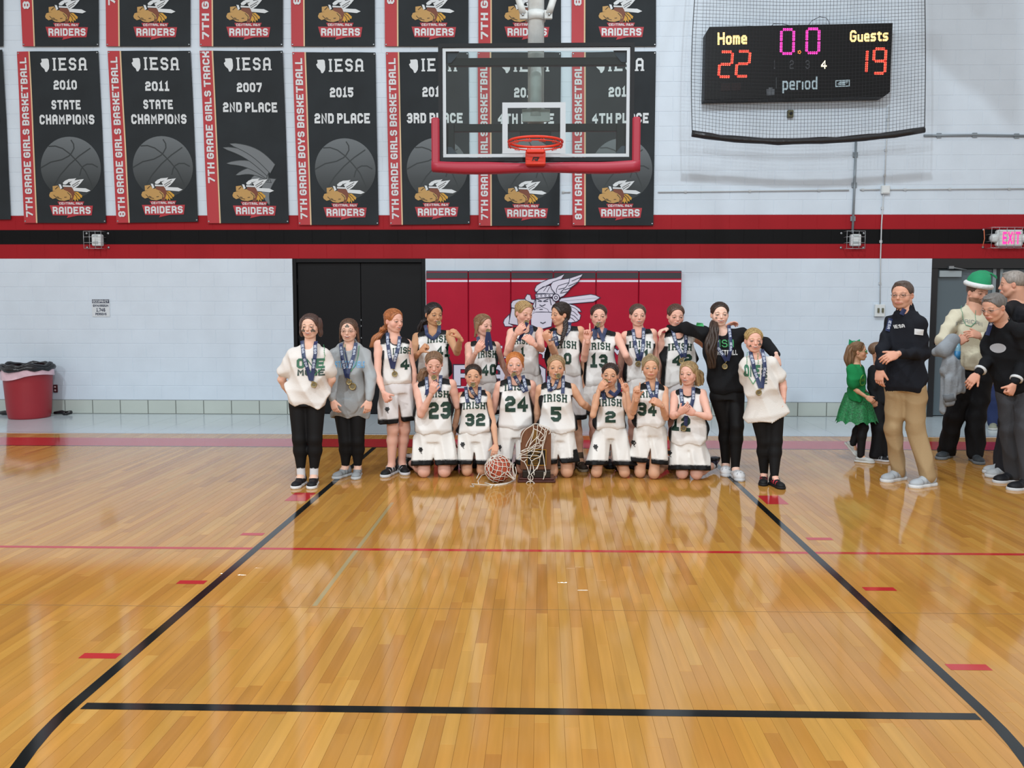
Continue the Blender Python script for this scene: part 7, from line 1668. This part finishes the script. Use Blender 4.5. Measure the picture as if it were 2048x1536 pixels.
p,q=W(1898,788,YJ-.03),W(1901,802,YJ-.03); G().tube([p,q],[.062,.058],14,flat=.6,up=(0,1,0)).build('rib_cuff',[M('grey_rib','#767b80',.9,bump=(160,.6),stretch=(6,6,1))],e)
p=W(1914,706,8.0); b_=empty('water_bottle',tuple(p-np.array([0,0,.06])),'blue labelled water bottle gripped by the man in the santa hat','bottle')
G().lathe([(.0,-.10),(.030,-.10),(.033,-.09),(.033,.05),(.028,.08),(.014,.11),(.014,.125),(0,.125)],(p[0],8.0,p[2]),18).build('bottle_body',[M('clear_blue_plastic','#7aa9bf',.15)],b_)
G().lathe([(.0335,-.06),(.0338,-.06),(.0338,.02),(.0335,.02)],(p[0],8.0,p[2]),18).build('bottle_label',[M('blue_label','#2f78a8',.4)],b_)
M3=person(dict(label='grey haired man in black track jacket leaning left at the right edge',Y=7.30,st=1.76,skin='man',b=1.02,
 hd=dict(c=(1987,615),h=.238,yaw=-68,pitch=20,ex='neutral',hair='short',hcol='#6f6a66',jaw=1.12,blush=.8,brow='#7a7470',dy=-.05),
 nk=(2008,646),hp=(2038,775),sL=(1998,660),sR=(2044,660),ty=-55,nw=1.2,aL=dict(e=(1982,712,.10),w=(1955,748,.0),t=(1935,770,-.02),pose='relax',pn=(.4,.8,-.2),th=(-.3,-.8,.2)),aR=dict(e=(2050,722,-.12),w=(2028,768,-.22),t=(2018,792,-.02),pose='fist',pn=(-.3,.8,0),th=(-.6,-.8,0)),
 top=dict(k='jacket',c='#101216',sleeve=1,sr=1.0,hw=.180,dd=1.15,fold=.003),hem=.04,bot=dict(k='pants',c='#3c3d41',wd=1.2,ex=.01),
 lL=(2030,(2022,860,7.32),7.34,-75),lR=(2062,(2052,860,7.12),7.04,-78),shoe=dict(c=['#15161a','#c0c2c4','#2c2d30'],s='sneaker'),waist=.05,ft=1.1))
ribbon(M3['proj'],7.3,[(2012,628),(2004,645),(1996,672)],.038,7.1,M3['root'],name='neck_ribbon'); glasses(M3,'#8d8a88',r=.08)
for (ee,ww) in (M3['arms'][0][:2],M3['arms'][1][:2]):
    c=ww+(ee-ww)*.18; G().tube([c,c+nrm(ee-ww)*.02],.052,16).build('cuff_stripe',[M('white_stripe_cloth','#d0d3d4',.6)],M3['root'])
Vg,Fg=gridq(.075,.085,0,6,True); decal(M3['proj'],7.3,M3['root'],'side_panel',Vg,Fg,*W(2013,698,7.15)[[0,2]],.006,M('light_grey_panel','#a9abb0',.7))
M4=person(dict(label='bald man in black top turned away at the upper right edge',Y=7.75,st=1.87,skin='man',b=1.0,
 hd=dict(c=(2024,569),h=.245,yaw=-118,pitch=4,ex='neutral',hair='short',hcol='#8f8780',jaw=1.12,blush=.9,dy=0),
 nk=(2036,604),hp=(2046,760),sL=(2006,620),sR=(2068,618),ty=-115,nw=1.3,aL=dict(e=(2040,690,.2),w=(2030,740,.2),t=(2028,756,0),pose='relax'),aR=dict(e=(2066,690,-.15),w=(2060,735,-.2),t=(2056,752,0),pose='relax'),
 top=dict(k='tee',c='#15161b',sleeve=1,sr=1.1,hw=.18,dd=1.2),hem=.03,bot=dict(k='pants',c='#24252a',wd=1.2,ex=.012),
 lL=(2008,None,7.72,-80),lR=(2014,None,7.55,-80),shoe=dict(c=['#b2b7ba','#c9ccce','#9aa0a4'],s='sneaker'),waist=.05))
M5=person(dict(label='person in blue jeans standing back by the grey doors, mostly hidden',Y=10.55,st=1.70,skin='man',
 hd=dict(c=(1993,612),h=.235,yaw=-20,ex='neutral',hair='short',hcol='#4a3a30'),nk=(1992,636),hp=(1990,735),sL=(1975,648),sR=(2012,648),
 aL=dict(e=(1972,690,0),w=(1974,725,-.05),t=(1975,740,0),pose='relax'),aR=dict(e=(2014,690,0),w=(2013,725,-.05),t=(2013,740,0),pose='relax'),
 top=dict(k='tee',c='#20242c',sleeve=1),hem=.03,bot=dict(k='pants',c='#27345a',wd=1.1,ex=.008),lL=(1984,None,10.5,-30),lR=(2002,None,10.5,20),shoe=dict(c=['#8b8f80','#b9bcb8','#6f7468'],s='sneaker')))
